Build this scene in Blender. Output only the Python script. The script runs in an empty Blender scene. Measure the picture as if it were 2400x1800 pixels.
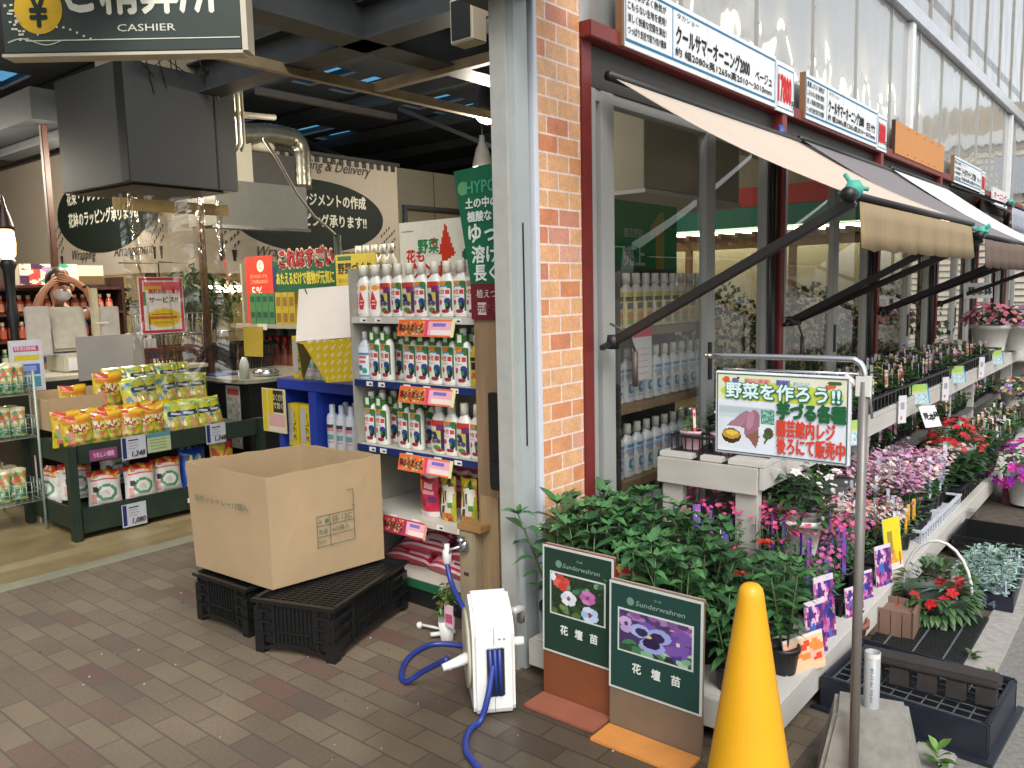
import bpy, bmesh, math, random
import numpy as np
from math import pi, sin, cos, radians as R
from mathutils import Vector as V, Matrix
S = bpy.context.scene; COL = S.collection
random.seed(7)
# ---------------------------------------------------------------- camera, sky, sun, exposure
cam = bpy.data.cameras.new('camera'); camo = bpy.data.objects.new('camera', cam); COL.objects.link(camo)
cam.sensor_width = 36; cam.lens = 1900 / 2400 * 36; cam.clip_end = 500; cam.clip_start = .05
_dY = V((1575, -255, 1900)).normalized()            # facade direction seen in the camera's axes (right, down, forward)
_h = V((1, -.022, 0)); _dZ = _dY.cross(_h).normalized()
if _dZ.y > 0: _dZ = -_dZ
_dX = _dY.cross(_dZ)
if _dX.x < 0: _dX = -_dX
CAMZ = 1.5
camo.matrix_world = Matrix(((_dX.x, -_dX.y, -_dX.z, 0), (_dY.x, -_dY.y, -_dY.z, 0), (_dZ.x, -_dZ.y, -_dZ.z, CAMZ), (0, 0, 0, 1)))
S.camera = camo
S.view_settings.view_transform = 'Standard'; S.view_settings.look = 'None'; S.view_settings.gamma = 1; S.view_settings.exposure = .9
S.cycles.use_denoising = True; S.cycles.max_bounces = 8; S.cycles.transparent_max_bounces = 12
S.cycles.sample_clamp_indirect = 6
w = bpy.data.worlds.new('World'); S.world = w; w.use_nodes = True
nt = w.node_tree; bg = nt.nodes['Background']
sky = nt.nodes.new('ShaderNodeTexSky'); sky.sky_type = 'NISHITA'; sky.sun_disc = False
sky.sun_elevation = R(48); sky.sun_rotation = R(132); sky.air_density = 1.2; sky.dust_density = 3
hs = nt.nodes.new('ShaderNodeHueSaturation'); hs.inputs['Saturation'].default_value = .3
nt.links.new(sky.outputs[0], hs.inputs['Color']); nt.links.new(hs.outputs[0], bg.inputs[0]); bg.inputs[1].default_value = .15
sl = bpy.data.lights.new('sun', 'SUN'); sl.energy = 1.0; sl.angle = R(25); sl.color = (1, .97, .92)
so = bpy.data.objects.new('sun', sl); COL.objects.link(so); so.rotation_euler = (R(42), 0, R(48))
# ---------------------------------------------------------------- helpers
def hx(h):
    h = h.lstrip('#'); c = [int(h[i:i + 2], 16) / 255 for i in (0, 2, 4)]
    return tuple(x / 12.92 if x <= .04045 else ((x + .055) / 1.055) ** 2.4 for x in c)
MATS = {}
def mat(name, h, rough=.55, metal=0., var=.12, scale=14., bump=0., spec=.5, emit=0., trans=0., det=5, stretch=None, coat=0.):
    if name in MATS: return MATS[name]
    m = bpy.data.materials.new(name); m.use_nodes = True; n = m.node_tree; p = n.nodes['Principled BSDF']
    c = hx(h) if isinstance(h, str) else h
    tc = n.nodes.new('ShaderNodeTexCoord'); src = tc.outputs['Object']
    if stretch:
        mp = n.nodes.new('ShaderNodeMapping'); mp.inputs['Scale'].default_value = stretch; n.links.new(src, mp.inputs[0]); src = mp.outputs[0]
    no = n.nodes.new('ShaderNodeTexNoise'); no.inputs['Scale'].default_value = scale; no.inputs['Detail'].default_value = det
    n.links.new(src, no.inputs['Vector'])
    mr = n.nodes.new('ShaderNodeMapRange'); mr.inputs['From Min'].default_value = .25; mr.inputs['From Max'].default_value = .75
    mr.inputs['To Min'].default_value = 1 - var; mr.inputs['To Max'].default_value = 1 + var
    n.links.new(no.outputs['Fac'], mr.inputs['Value'])
    mx = n.nodes.new('ShaderNodeVectorMath'); mx.operation = 'SCALE'; mx.inputs[0].default_value = c
    n.links.new(mr.outputs[0], mx.inputs['Scale']); n.links.new(mx.outputs[0], p.inputs['Base Color'])
    p.inputs['Roughness'].default_value = rough; p.inputs['Metallic'].default_value = metal; p.inputs['Specular IOR Level'].default_value = spec
    p.inputs['Coat Weight'].default_value = coat
    if trans: p.inputs['Transmission Weight'].default_value = trans
    if emit:
        p.inputs['Emission Color'].default_value = (*c, 1); p.inputs['Emission Strength'].default_value = emit
    if bump:
        b = n.nodes.new('ShaderNodeBump'); b.inputs['Strength'].default_value = bump; b.inputs['Distance'].default_value = .01
        n.links.new(no.outputs['Fac'], b.inputs['Height']); n.links.new(b.outputs[0], p.inputs['Normal'])
    MATS[name] = m; return m
def vcmat(name, rough=.5, var=.1, scale=25., objvar=0., coat=0., sub=0., bump=0., metal=0.):
    """printed / planted surfaces: each face carries the colour of the thing itself"""
    if name in MATS: return MATS[name]
    m = bpy.data.materials.new(name); m.use_nodes = True; n = m.node_tree; p = n.nodes['Principled BSDF']
    at = n.nodes.new('ShaderNodeAttribute'); at.attribute_name = 'Col'
    tc = n.nodes.new('ShaderNodeTexCoord'); no = n.nodes.new('ShaderNodeTexNoise'); no.inputs['Scale'].default_value = scale
    n.links.new(tc.outputs['Object'], no.inputs['Vector'])
    mr = n.nodes.new('ShaderNodeMapRange'); mr.inputs['From Min'].default_value = .3; mr.inputs['From Max'].default_value = .7
    mr.inputs['To Min'].default_value = 1 - var; mr.inputs['To Max'].default_value = 1 + var
    n.links.new(no.outputs['Fac'], mr.inputs['Value']); fac = mr.outputs[0]
    if objvar:
        oi = n.nodes.new('ShaderNodeObjectInfo'); m2 = n.nodes.new('ShaderNodeMapRange')
        m2.inputs['To Min'].default_value = 1 - objvar; m2.inputs['To Max'].default_value = 1 + objvar
        n.links.new(oi.outputs['Random'], m2.inputs['Value']); mu = n.nodes.new('ShaderNodeMath'); mu.operation = 'MULTIPLY'
        n.links.new(fac, mu.inputs[0]); n.links.new(m2.outputs[0], mu.inputs[1]); fac = mu.outputs[0]
    mx = n.nodes.new('ShaderNodeVectorMath'); mx.operation = 'SCALE'
    n.links.new(at.outputs['Color'], mx.inputs[0]); n.links.new(fac, mx.inputs['Scale']); n.links.new(mx.outputs[0], p.inputs['Base Color'])
    p.inputs['Specular IOR Level'].default_value = .25 if rough >= .5 else .5; p.inputs['Roughness'].default_value = rough; p.inputs['Coat Weight'].default_value = coat; p.inputs['Metallic'].default_value = metal
    if sub:
        p.inputs['Subsurface Weight'].default_value = sub; p.inputs['Subsurface Radius'].default_value = (.01, .012, .004)
    if bump:
        b = n.nodes.new('ShaderNodeBump'); b.inputs['Strength'].default_value = bump; b.inputs['Distance'].default_value = .01
        n2 = n.nodes.new('ShaderNodeTexNoise'); n2.inputs['Scale'].default_value = 30; n.links.new(tc.outputs['Object'], n2.inputs['Vector'])
        n.links.new(n2.outputs['Fac'], b.inputs['Height']); n.links.new(b.outputs[0], p.inputs['Normal'])
    MATS[name] = m; return m
PRINT = vcmat('printed_paper', .62, .04); GLOSSP = vcmat('printed_film', .28, .06, coat=.3, bump=.5); LEAF = vcmat('leaf', .45, .22, 60, objvar=.18)
PETAL = vcmat('petal', .6, .1, 60); SHINY = vcmat('printed_plastic', .3, .03)
def glassmat(name, tint, ior=1.5, gain=1.0, rough=0., base=0., bump=0.):
    m = bpy.data.materials.new(name); m.use_nodes = True; n = m.node_tree; n.nodes.remove(n.nodes['Principled BSDF'])
    out = n.nodes['Material Output']; t = n.nodes.new('ShaderNodeBsdfTransparent'); t.inputs[0].default_value = (*tint, 1)
    g = n.nodes.new('ShaderNodeBsdfGlossy'); g.inputs['Roughness'].default_value = rough
    lw_ = n.nodes.new('ShaderNodeLayerWeight'); lw_.inputs[0].default_value = .5; fr = n.nodes.new('ShaderNodeMath'); fr.operation = 'POWER'; fr.inputs[1].default_value = 5; n.links.new(lw_.outputs['Facing'], fr.inputs[0]); mu = n.nodes.new('ShaderNodeMath'); mu.operation = 'MULTIPLY_ADD'
    mu.inputs[1].default_value = .95 * gain; mu.inputs[2].default_value = .045 * gain + base; mu.use_clamp = True
    n.links.new(fr.outputs[0], mu.inputs[0]); mx = n.nodes.new('ShaderNodeMixShader')
    n.links.new(mu.outputs[0], mx.inputs[0]); n.links.new(t.outputs[0], mx.inputs[1]); n.links.new(g.outputs[0], mx.inputs[2]); n.links.new(mx.outputs[0], out.inputs[0])
    if bump:
        tc = n.nodes.new('ShaderNodeTexCoord'); no = n.nodes.new('ShaderNodeTexNoise'); no.inputs['Scale'].default_value = 3; no.inputs['Distortion'].default_value = 1.5
        n.links.new(tc.outputs['Object'], no.inputs['Vector']); b = n.nodes.new('ShaderNodeBump'); b.inputs['Strength'].default_value = bump; b.inputs['Distance'].default_value = .1
        n.links.new(no.outputs['Fac'], b.inputs['Height']); n.links.new(b.outputs[0], g.inputs['Normal']); n.links.new(b.outputs[0], lw_.inputs['Normal'])
    MATS[name] = m; return m
class Art:
    """a small print, w x h cells, painted by code and laid on a surface as coloured faces"""
    def __init__(s, w, h, bg): s.w, s.h = w, h; s.pal = [hx(bg)]; s.key = {bg: 0}; s.a = np.zeros((h, w), int); s.Y, s.X = np.mgrid[0:h, 0:w]; s.X = (s.X + .5) / w; s.Y = (s.Y + .5) / h
    def c(s, h):
        if h not in s.key: s.key[h] = len(s.pal); s.pal.append(hx(h))
        return s.key[h]
    def rect(s, x0, y0, x1, y1, h): s.a[(s.X >= x0) & (s.X < x1) & (s.Y >= y0) & (s.Y < y1)] = s.c(h); return s
    def ell(s, cx, cy, rx, ry, h, rot=0.):
        dx, dy = s.X - cx, (s.Y - cy); c_, s_ = cos(rot), sin(rot); u = dx * c_ + dy * s_; v = -dx * s_ + dy * c_
        s.a[(u / rx) ** 2 + (v / ry) ** 2 < 1] = s.c(h); return s
    def poly(s, pts, h):
        ins = np.zeros(s.a.shape, bool); n = len(pts)
        for i in range(n):
            (x0, y0), (x1, y1) = pts[i], pts[(i + 1) % n]
            if y0 == y1: continue
            cr = ((s.Y < y0) != (s.Y < y1)) & (s.X < (x1 - x0) * (s.Y - y0) / (y1 - y0) + x0); ins ^= cr
        s.a[ins] = s.c(h); return s
    def noise(s, x0, y0, x1, y1, hs, p=.5, seed=1):
        r = np.random.RandomState(seed); q = (s.X >= x0) & (s.X < x1) & (s.Y >= y0) & (s.Y < y1) & (r.rand(s.h, s.w) < p)
        k = r.randint(0, len(hs), s.a.shape); cc = np.array([s.c(h) for h in hs]); s.a[q] = cc[k][q]; return s
    def blobs(s, x0, y0, x1, y1, hs, n, rx, ry, seed=1):
        r = random.Random(seed)
        for i in range(n): s.ell(r.uniform(x0, x1), r.uniform(y0, y1), rx * r.uniform(.6, 1.3), ry * r.uniform(.6, 1.3), r.choice(hs), r.uniform(0, 3))
        return s
_tc = {}
def textmesh(body, bold=0.):
    k = (body, bold)
    if k not in _tc:
        cu = bpy.data.curves.new('lettering', 'FONT'); cu.body = body; cu.offset = bold; cu.resolution_u = 2; o = bpy.data.objects.new('lettering', cu); COL.objects.link(o)
        dg = bpy.context.evaluated_depsgraph_get(); me = bpy.data.meshes.new_from_object(o.evaluated_get(dg), depsgraph=dg)
        vs = [v.co.copy() for v in me.vertices]; fs = [tuple(p.vertices) for p in me.polygons]
        bpy.data.objects.remove(o); bpy.data.curves.remove(cu); bpy.data.meshes.remove(me)
        xs = [v.x for v in vs] or [0, 1]; ys = [v.y for v in vs] or [0, 1]; _tc[k] = (vs, fs, min(xs), max(xs), min(ys), max(ys))
    return _tc[k]
class MB:
    def __init__(s): s.v, s.f, s.m, s.c, s.s = [], [], [], [], []
    def add(s, vs, fs, mi=0, col=None, sm=False):
        o = len(s.v); s.v += [tuple(v) for v in vs]
        for i, f in enumerate(fs):
            s.f.append(tuple(o + k for k in f)); s.m.append(mi); s.s.append(sm)
            s.c.append(col[i] if isinstance(col, list) else col)
        return s
    def box(s, x0, x1, y0, y1, z0, z1, mi=0, col=None, X=None):
        vs = [V((x, y, z)) for z in (z0, z1) for y in (y0, y1) for x in (x0, x1)]
        if X is not None: vs = [X @ v for v in vs]
        return s.add(vs, [(0, 2, 3, 1), (4, 5, 7, 6), (0, 1, 5, 4), (2, 6, 7, 3), (0, 4, 6, 2), (1, 3, 7, 5)], mi, col)
    def obox(s, a, b, w, h, mi=0, col=None, up=V((0, 0, 1))):
        a, b = V(a), V(b); d = (b - a).normalized(); r = d.cross(up).normalized(); u = r.cross(d); r *= w / 2; u *= h / 2
        vs = [p + e for p in (a, b) for e in (-r - u, r - u, r + u, -r + u)]
        return s.add(vs, [(0, 1, 2, 3), (7, 6, 5, 4), (0, 4, 5, 1), (1, 5, 6, 2), (2, 6, 7, 3), (3, 7, 4, 0)], mi, col)
    def quad(s, a, b, c, d, mi=0, col=None): return s.add([a, b, c, d], [(0, 1, 2, 3)], mi, col)
    def tube(s, pts, r, n=8, mi=0, col=None, cap=True):
        pts = [V(p) for p in pts]; rs = r if isinstance(r, (list, tuple)) else [r] * len(pts); vs = []; fs = []; ref = None
        for i, p in enumerate(pts):
            d = (pts[min(i + 1, len(pts) - 1)] - pts[max(i - 1, 0)]).normalized()
            if ref is None: ref = d.orthogonal().normalized()
            ref = (ref - d * ref.dot(d)); ref = ref.normalized() if ref.length > 1e-6 else d.orthogonal().normalized(); q = d.cross(ref)
            vs += [p + (ref * cos(2 * pi * k / n) + q * sin(2 * pi * k / n)) * rs[i] for k in range(n)]
        for i in range(len(pts) - 1):
            for k in range(n): a = i * n + k; b = i * n + (k + 1) % n; fs.append((a, b, b + n, a + n))
        if cap: fs += [tuple(range(n - 1, -1, -1)), tuple((len(pts) - 1) * n + k for k in range(n))]
        return s.add(vs, fs, mi, col, True)
    def lathe(s, prof, c=(0, 0, 0), n=16, mi=0, col=None, sx=1., sy=1., cap=True, sq=0.):
        vs, fs = [], []
        for r, z in prof:
            for k in range(n):
                t = 2 * pi * k / n; x, y = cos(t), sin(t)
                if sq: e = 1 / max(abs(x), abs(y)); e = 1 + (e - 1) * sq; x *= e; y *= e
                vs.append((c[0] + r * sx * x, c[1] + r * sy * y, c[2] + z))
        for i in range(len(prof) - 1):
            for k in range(n): a = i * n + k; b = i * n + (k + 1) % n; fs.append((a, b, b + n, a + n))
        if cap: fs += [tuple(range(n - 1, -1, -1)), tuple((len(prof) - 1) * n + k for k in range(n))]
        return s.add(vs, fs, mi, col, True)
    def prism(s, poly, O, U, W, d, mi=0, col=None):
        O, U, W = V(O), V(U), V(W); N = U.cross(W).normalized() * d; n = len(poly)
        vs = [O + U * x + W * y for x, y in poly]; vs += [v - N for v in vs]
        fs = [tuple(range(n)), tuple(range(2 * n - 1, n - 1, -1))] + [(i, i + n, (i + 1) % n + n, (i + 1) % n) for i in range(n)]
        return s.add(vs, fs, mi, col)
    def art(s, art, fn, mi=0, seg=0):
        """lay a print on the surface fn(s,t); runs of one colour become one face unless seg cells long"""
        h, w = art.a.shape
        for j in range(h):
            i = 0
            while i < w:
                k = i + 1
                while k < w and art.a[j, k] == art.a[j, i] and (not seg or k - i < seg): k += 1
                s.add([fn(i / w, j / h), fn(k / w, j / h), fn(k / w, (j + 1) / h), fn(i / w, (j + 1) / h)], [(0, 1, 2, 3)], mi, art.pal[art.a[j, i]]); i = k
        return s
    def print_(s, art, O, U, W, mi=0):
        O, U, W = V(O), V(U), V(W); return s.art(art, lambda a, b: O + U * a + W * b, mi)
    def text(s, body, O, U, W, h, w=None, mi=0, col=None, bold=.0, eps=.0015, align='l', slant=0.):
        """flat lettering of height h along U, rising along W; w squeezes it to a width"""
        stroke = bold; vs, fs, x0, x1, y0, y1 = textmesh(body, 0.)
        if not vs: return s
        O, U, W = V(O), V(U).normalized(), V(W).normalized(); N = U.cross(W) * eps; ky = h / max(y1 - y0, 1e-6); kx = w / max(x1 - x0, 1e-6) if w else ky
        off = {'l': 0, 'c': -(x1 - x0) * kx / 2, 'r': -(x1 - x0) * kx}[align]
        c = hx(col) if isinstance(col, str) else col; b = min(stroke * h * 1.1, .02); sh = [(0, 0)] if b < .0006 else [(0, 0), (1, 0), (-1, 0), (0, 1), (0, -1)] if stroke < .045 else [(cos(k * pi / 4), sin(k * pi / 4)) for k in range(8)]
        for i, (a, d) in enumerate(sh): s.add([O + N * (1 + i * .06) + U * ((v.x - x0) * kx + off + slant * (v.y - y0) * ky + a * b) + W * ((v.y - y0) * ky + d * b) for v in vs], fs, mi, c)
        return s
    def build(s, name, mats, parent=None, bevel=0., seg=2, loc=None, solid=0., subd=0, auto=True):
        me = bpy.data.meshes.new(name); me.from_pydata(s.v, [], s.f)
        mats = mats if isinstance(mats, (list, tuple)) else [mats]
        for m in mats: me.materials.append(m)
        me.polygons.foreach_set('material_index', s.m); me.polygons.foreach_set('use_smooth', s.s)
        if any(c is not None for c in s.c):
            ca = me.color_attributes.new('Col', 'FLOAT_COLOR', 'CORNER'); buf = []
            for p, c in zip(me.polygons, s.c):
                c = (1, 1, 1) if c is None else c; buf += [c[0], c[1], c[2], 1.] * p.loop_total
            ca.data.foreach_set('color', buf)
        if bevel:
            bm = bmesh.new(); bm.from_mesh(me); bmesh.ops.remove_doubles(bm, verts=bm.verts, dist=1e-5)
            ed = [e for e in bm.edges if len(e.link_faces) == 2 and e.calc_face_angle(0) > .6]
            bmesh.ops.bevel(bm, geom=ed, offset=bevel, segments=seg, affect='EDGES', clamp_overlap=True); bm.to_mesh(me); bm.free()
        me.update(); o = bpy.data.objects.new(name, me); COL.objects.link(o)
        if parent is not None: o.parent = parent
        if loc is not None: o.location = loc
        if solid: md = o.modifiers.new('thick', 'SOLIDIFY'); md.thickness = solid; md.offset = 0
        if subd: md = o.modifiers.new('round', 'SUBSURF'); md.levels = subd; md.render_levels = subd
        return o
def tag(o, label, cat, group=None, kind=None):
    if label: o['label'] = label
    if cat: o['category'] = cat
    if group: o['group'] = group
    if kind: o['kind'] = kind
    return o
def empty(name, label, cat, loc=(0, 0, 0), rz=0., group=None):
    o = bpy.data.objects.new(name, None); COL.objects.link(o); o.location = loc; o.rotation_euler = (0, 0, rz); o.empty_display_size = .05
    return tag(o, label, cat, group)
def struct(o, name=None): o['kind'] = 'structure'; return o
def dup(root, loc, rz=0., label=None, group=None, sc=None, rot=None):
    def cp(o, par):
        c = o.copy(); COL.objects.link(c)
        if par is not None: c.parent = par
        for ch in KIDS.get(o.name, []): cp(ch, c)
        return c
    c = cp(root, None); c.location = loc; c.rotation_euler = rot or (0, 0, rz)
    if sc: c.scale = sc if isinstance(sc, (tuple, list)) else (sc,) * 3
    if label: c['label'] = label
    if group: c['group'] = group
    return c
KIDS = {}
def proto(root):
    """remember a finished thing's parts so that dup() can copy them"""
    for o in [root] + [x for x in COL.objects if x.parent is root]:
        KIDS[o.name] = [x for x in COL.objects if x.parent is o]
    return root
used = set()
def put(root, loc, rz=0., label=None, group=None, sc=None, rot=None):
    """the first call moves the thing itself, later calls copy it"""
    if root.name not in used:
        used.add(root.name); root.location = loc; root.rotation_euler = rot or (0, 0, rz)
        if sc: root.scale = sc if isinstance(sc, (tuple, list)) else (sc,) * 3
        if label: root['label'] = label
        if group: root['group'] = group
        return root
    return dup(root, loc, rz, label, group, sc, rot)
ORD = 'first second third fourth fifth sixth seventh eighth ninth tenth eleventh twelfth thirteenth fourteenth fifteenth sixteenth'.split()
X1, Y1, Z1 = V((1, 0, 0)), V((0, 1, 0)), V((0, 0, 1))
# ---------------------------------------------------------------- ground
def brickmat(name, axes, bw, rh, mort, ramp, mcol, ox=0., oy=0., rough=.7, bump=.3, blot=.15, blotscale=2.5, wet=None):
    m = bpy.data.materials.new(name); m.use_nodes = True; n = m.node_tree; p = n.nodes['Principled BSDF']
    tc = n.nodes.new('ShaderNodeTexCoord'); sp = n.nodes.new('ShaderNodeSeparateXYZ'); n.links.new(tc.outputs['Object'], sp.inputs[0])
    cb = n.nodes.new('ShaderNodeCombineXYZ')
    for k, (ax, of) in enumerate(zip(axes, (ox, oy))):
        ad = n.nodes.new('ShaderNodeMath'); ad.inputs[1].default_value = of; n.links.new(sp.outputs['XYZ'.index(ax)], ad.inputs[0]); n.links.new(ad.outputs[0], cb.inputs[k])
    br = n.nodes.new('ShaderNodeTexBrick'); br.inputs['Scale'].default_value = 1; br.inputs['Brick Width'].default_value = bw; br.inputs['Row Height'].default_value = rh
    br.inputs['Mortar Size'].default_value = mort; br.inputs['Mortar Smooth'].default_value = .2; br.inputs['Bias'].default_value = 0
    br.inputs['Color1'].default_value = (0, 0, 0, 1); br.inputs['Color2'].default_value = (1, 1, 1, 1); br.inputs['Mortar'].default_value = (0, 0, 0, 1); br.offset = .5
    n.links.new(cb.outputs[0], br.inputs['Vector'])
    cr = n.nodes.new('ShaderNodeValToRGB'); cr.color_ramp.interpolation = 'LINEAR'; e = cr.color_ramp.elements
    while len(e) < len(ramp): e.new(.5)
    for el, (t, h) in zip(e, ramp): el.position = t; el.color = (*hx(h), 1)
    n.links.new(br.outputs['Color'], cr.inputs[0])
    no = n.nodes.new('ShaderNodeTexNoise'); no.inputs['Scale'].default_value = blotscale; no.inputs['Detail'].default_value = 8; n.links.new(tc.outputs['Object'], no.inputs['Vector'])
    n2 = n.nodes.new('ShaderNodeTexNoise'); n2.inputs['Scale'].default_value = 90; n2.inputs['Detail'].default_value = 3; n.links.new(tc.outputs['Object'], n2.inputs['Vector'])
    mr = n.nodes.new('ShaderNodeMapRange'); mr.inputs['From Min'].default_value = .3; mr.inputs['From Max'].default_value = .7; mr.inputs['To Min'].default_value = 1 - blot; mr.inputs['To Max'].default_value = 1 + blot
    n.links.new(no.outputs['Fac'], mr.inputs[0])
    mr2 = n.nodes.new('ShaderNodeMapRange'); mr2.inputs['From Min'].default_value = .3; mr2.inputs['From Max'].default_value = .7; mr2.inputs['To Min'].default_value = .88; mr2.inputs['To Max'].default_value = 1.12
    n.links.new(n2.outputs['Fac'], mr2.inputs[0]); mu = n.nodes.new('ShaderNodeMath'); mu.operation = 'MULTIPLY'; n.links.new(mr.outputs[0], mu.inputs[0]); n.links.new(mr2.outputs[0], mu.inputs[1])
    fac_out = mu.outputs[0]
    if wet:
        ds = n.nodes.new('ShaderNodeVectorMath'); ds.operation = 'DISTANCE'; ds.inputs[1].default_value = wet; n.links.new(tc.outputs['Object'], ds.inputs[0])
        a1 = n.nodes.new('ShaderNodeMath'); a1.operation = 'MULTIPLY_ADD'; a1.inputs[1].default_value = .9; n.links.new(no.outputs['Fac'], a1.inputs[0]); n.links.new(ds.outputs['Value'], a1.inputs[2])
        wm = n.nodes.new('ShaderNodeMapRange'); wm.interpolation_type = 'SMOOTHSTEP'; wm.inputs['From Min'].default_value = .7; wm.inputs['From Max'].default_value = 1.3; wm.inputs['To Min'].default_value = .55; wm.inputs['To Max'].default_value = 1.0; n.links.new(a1.outputs[0], wm.inputs[0])
        w2 = n.nodes.new('ShaderNodeMath'); w2.operation = 'MULTIPLY'; n.links.new(wm.outputs[0], w2.inputs[0]); n.links.new(fac_out, w2.inputs[1]); fac_out = w2.outputs[0]
        rr_ = n.nodes.new('ShaderNodeMath'); rr_.operation = 'MULTIPLY'; rr_.inputs[1].default_value = rough; n.links.new(wm.outputs[0], rr_.inputs[0]); n.links.new(rr_.outputs[0], p.inputs['Roughness'])
    mx = n.nodes.new('ShaderNodeMixRGB'); n.links.new(br.outputs['Fac'], mx.inputs[0]); n.links.new(cr.outputs[0], mx.inputs[1]); mx.inputs[2].default_value = (*hx(mcol), 1)
    sc = n.nodes.new('ShaderNodeVectorMath'); sc.operation = 'SCALE'; n.links.new(mx.outputs[0], sc.inputs[0]); n.links.new(fac_out, sc.inputs['Scale']); n.links.new(sc.outputs[0], p.inputs['Base Color'])
    p.inputs['Roughness'].default_value = rough
    b = n.nodes.new('ShaderNodeBump'); b.inputs['Strength'].default_value = bump; b.inputs['Distance'].default_value = .004; b.invert = True
    ad = n.nodes.new('ShaderNodeMath'); ad.operation = 'MULTIPLY_ADD'; ad.inputs[1].default_value = -.25; n.links.new(n2.outputs['Fac'], ad.inputs[0]); n.links.new(br.outputs['Fac'], ad.inputs[2])
    n.links.new(ad.outputs[0], b.inputs['Height']); n.links.new(b.outputs[0], p.inputs['Normal']); MATS[name] = m; return m
PAVE = brickmat('pavers', 'XY', .2275, .0968, .0042, [(0, '#55493f'), (.2, '#5d5142'), (.5, '#615546'), (.8, '#695d4c'), (.9, '#5e5044'), (.96, '#5d473d'), (1, '#57413a')], '#4c443a', 2.275 + .2275 * 40, -1.548 + .0968 * 200, .74, .4, .2, 1.6, (-1.5, 2.0, 0))
BRICK = brickmat('tile_brick', 'YZ', .1445, .0702, .0042, [(0, '#d0a074'), (.45, '#d3a278'), (.7, '#cf9468'), (.85, '#c58058'), (.94, '#bd7a64'), (1, '#cf9d88')], '#dcc9c0', -2.579 + 14.45, -2.306 + 7.02, .5, .15, .1, 18)
VINYL = brickmat('vinyl_planks', 'YX', 1.1, .14, .0015, [(0, '#77684a'), (.5, '#84754f'), (1, '#8f8160')], '#5d5138', 20, 60, .38, .1, .16, 7)
ASPH = mat('asphalt', '#6e6b67', .9, var=.25, scale=55, bump=.5, det=8); SOIL = mat('dirt', '#4a4239', .95, var=.4, scale=18, bump=.6, det=8)
b = MB(); b.box(-4.64, -.86, -8, 2.75, -.2, 0); struct(b.build('brick_paving', PAVE))
b = MB(); b.box(-4.64, -1.9, 2.75, 6, -.2, 0); struct(b.build('brick_paving', PAVE))
b = MB(); b.box(-4.76, -4.64, -8, 14, -.2, .002); struct(b.build('floor_border', mat('border', '#7c7c68', .6)))
b = MB(); b.box(-15, -4.76, -8, 14, -.2, 0); struct(b.build('store_floor', VINYL))
b = MB(); b.box(-1.9, -.59, 2.75, 20, -.2, -.004); struct(b.build('dirt_strip', SOIL))
b = MB(); b.box(-.86, -.59, -8, 2.75, -.2, -.003); struct(b.build('dirt_strip', SOIL))
b = MB(); b.box(-.59, -.47, -8, 22, -.2, .006); struct(b.build('kerb', mat('kerb_concrete', '#8c8984', .9, var=.2, scale=30, bump=.4), bevel=.006))
b = MB(); b.box(-.47, 60, -30, 90, -.2, -.006); struct(b.build('asphalt_path', ASPH))
b = MB(); b.box(-80, -15, -60, 120, -.3, -.05); b.box(-15, 60, 22, 120, -.3, -.05); b.box(-15, -.5, -60, -8, -.3, -.05); struct(b.build('ground', SOIL))
# ---------------------------------------------------------------- store shell
DARK = mat('dark_ceiling', '#26292c', .7, var=.2, scale=3); STEEL = mat('girder', '#3a3d3f', .55, var=.18, scale=5); BEIGE = mat('wall_beige', '#9b907c', .7, var=.05, scale=2)
b = MB(); b.box(-15, -14.8, -8, 14, 0, 5); b.box(-15, -1.97, 13.8, 14, 0, 5); struct(b.build('back_wall', mat('back_dark', '#8a826f', .7)))
b = MB(); b.box(-15, -4.7, -8, -7.8, 0, 5); struct(b.build('side_wall', mat('dim_wall', '#6f675b', .7)))
# roof with two strips of skylight panels
b = MB(); sky_open = [(-8.45, -7.55), (-6.3, -5.5), (-11.2, -10.3)]; xs = [-15, -11.2, -10.3, -8.45, -7.55, -6.3, -5.5, -1.96]
for i in range(len(xs) - 1):
    if i % 2 == 0: b.box(xs[i], xs[i + 1], 2.36, 14, 4.05, 4.15)
    else:
        b.box(xs[i], xs[i + 1], 2.36, 3.6, 4.05, 4.15); b.box(xs[i], xs[i + 1], 9, 14, 4.05, 4.15)
        y = 3.6
        while y < 9: b.box(xs[i], xs[i + 1], y + .38, y + .62, 4.05, 4.15); y += .62
b.box(-15, -4.8, -8, 2.36, 4.05, 4.15)
struct(b.build('roof', DARK))
SKYL = mat('skylight_film', '#7fb0c8', .4, var=.15, scale=4, trans=.0)
for i, (x0, x1) in enumerate(sky_open):
    o = MB(); y = 3.6; k = 0
    while y < 8.9:
        o.box(x0 + .02, x1 - .02, y + .02, y + .36, 4.07, 4.075); y += .62
    g = o.build('skylight_panel', None or glassmat('skylight_glass', (.35, .62, .78), 1.3, .6) if 'skylight_glass' not in MATS else MATS['skylight_glass'])
    tag(g, ['bluish row of roof skylight panes nearest the open storefront middle', 'bluish roof skylight panes closer to the glass front', 'bluish roof skylight panes deep over the back of the store'][i], 'skylight')
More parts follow.
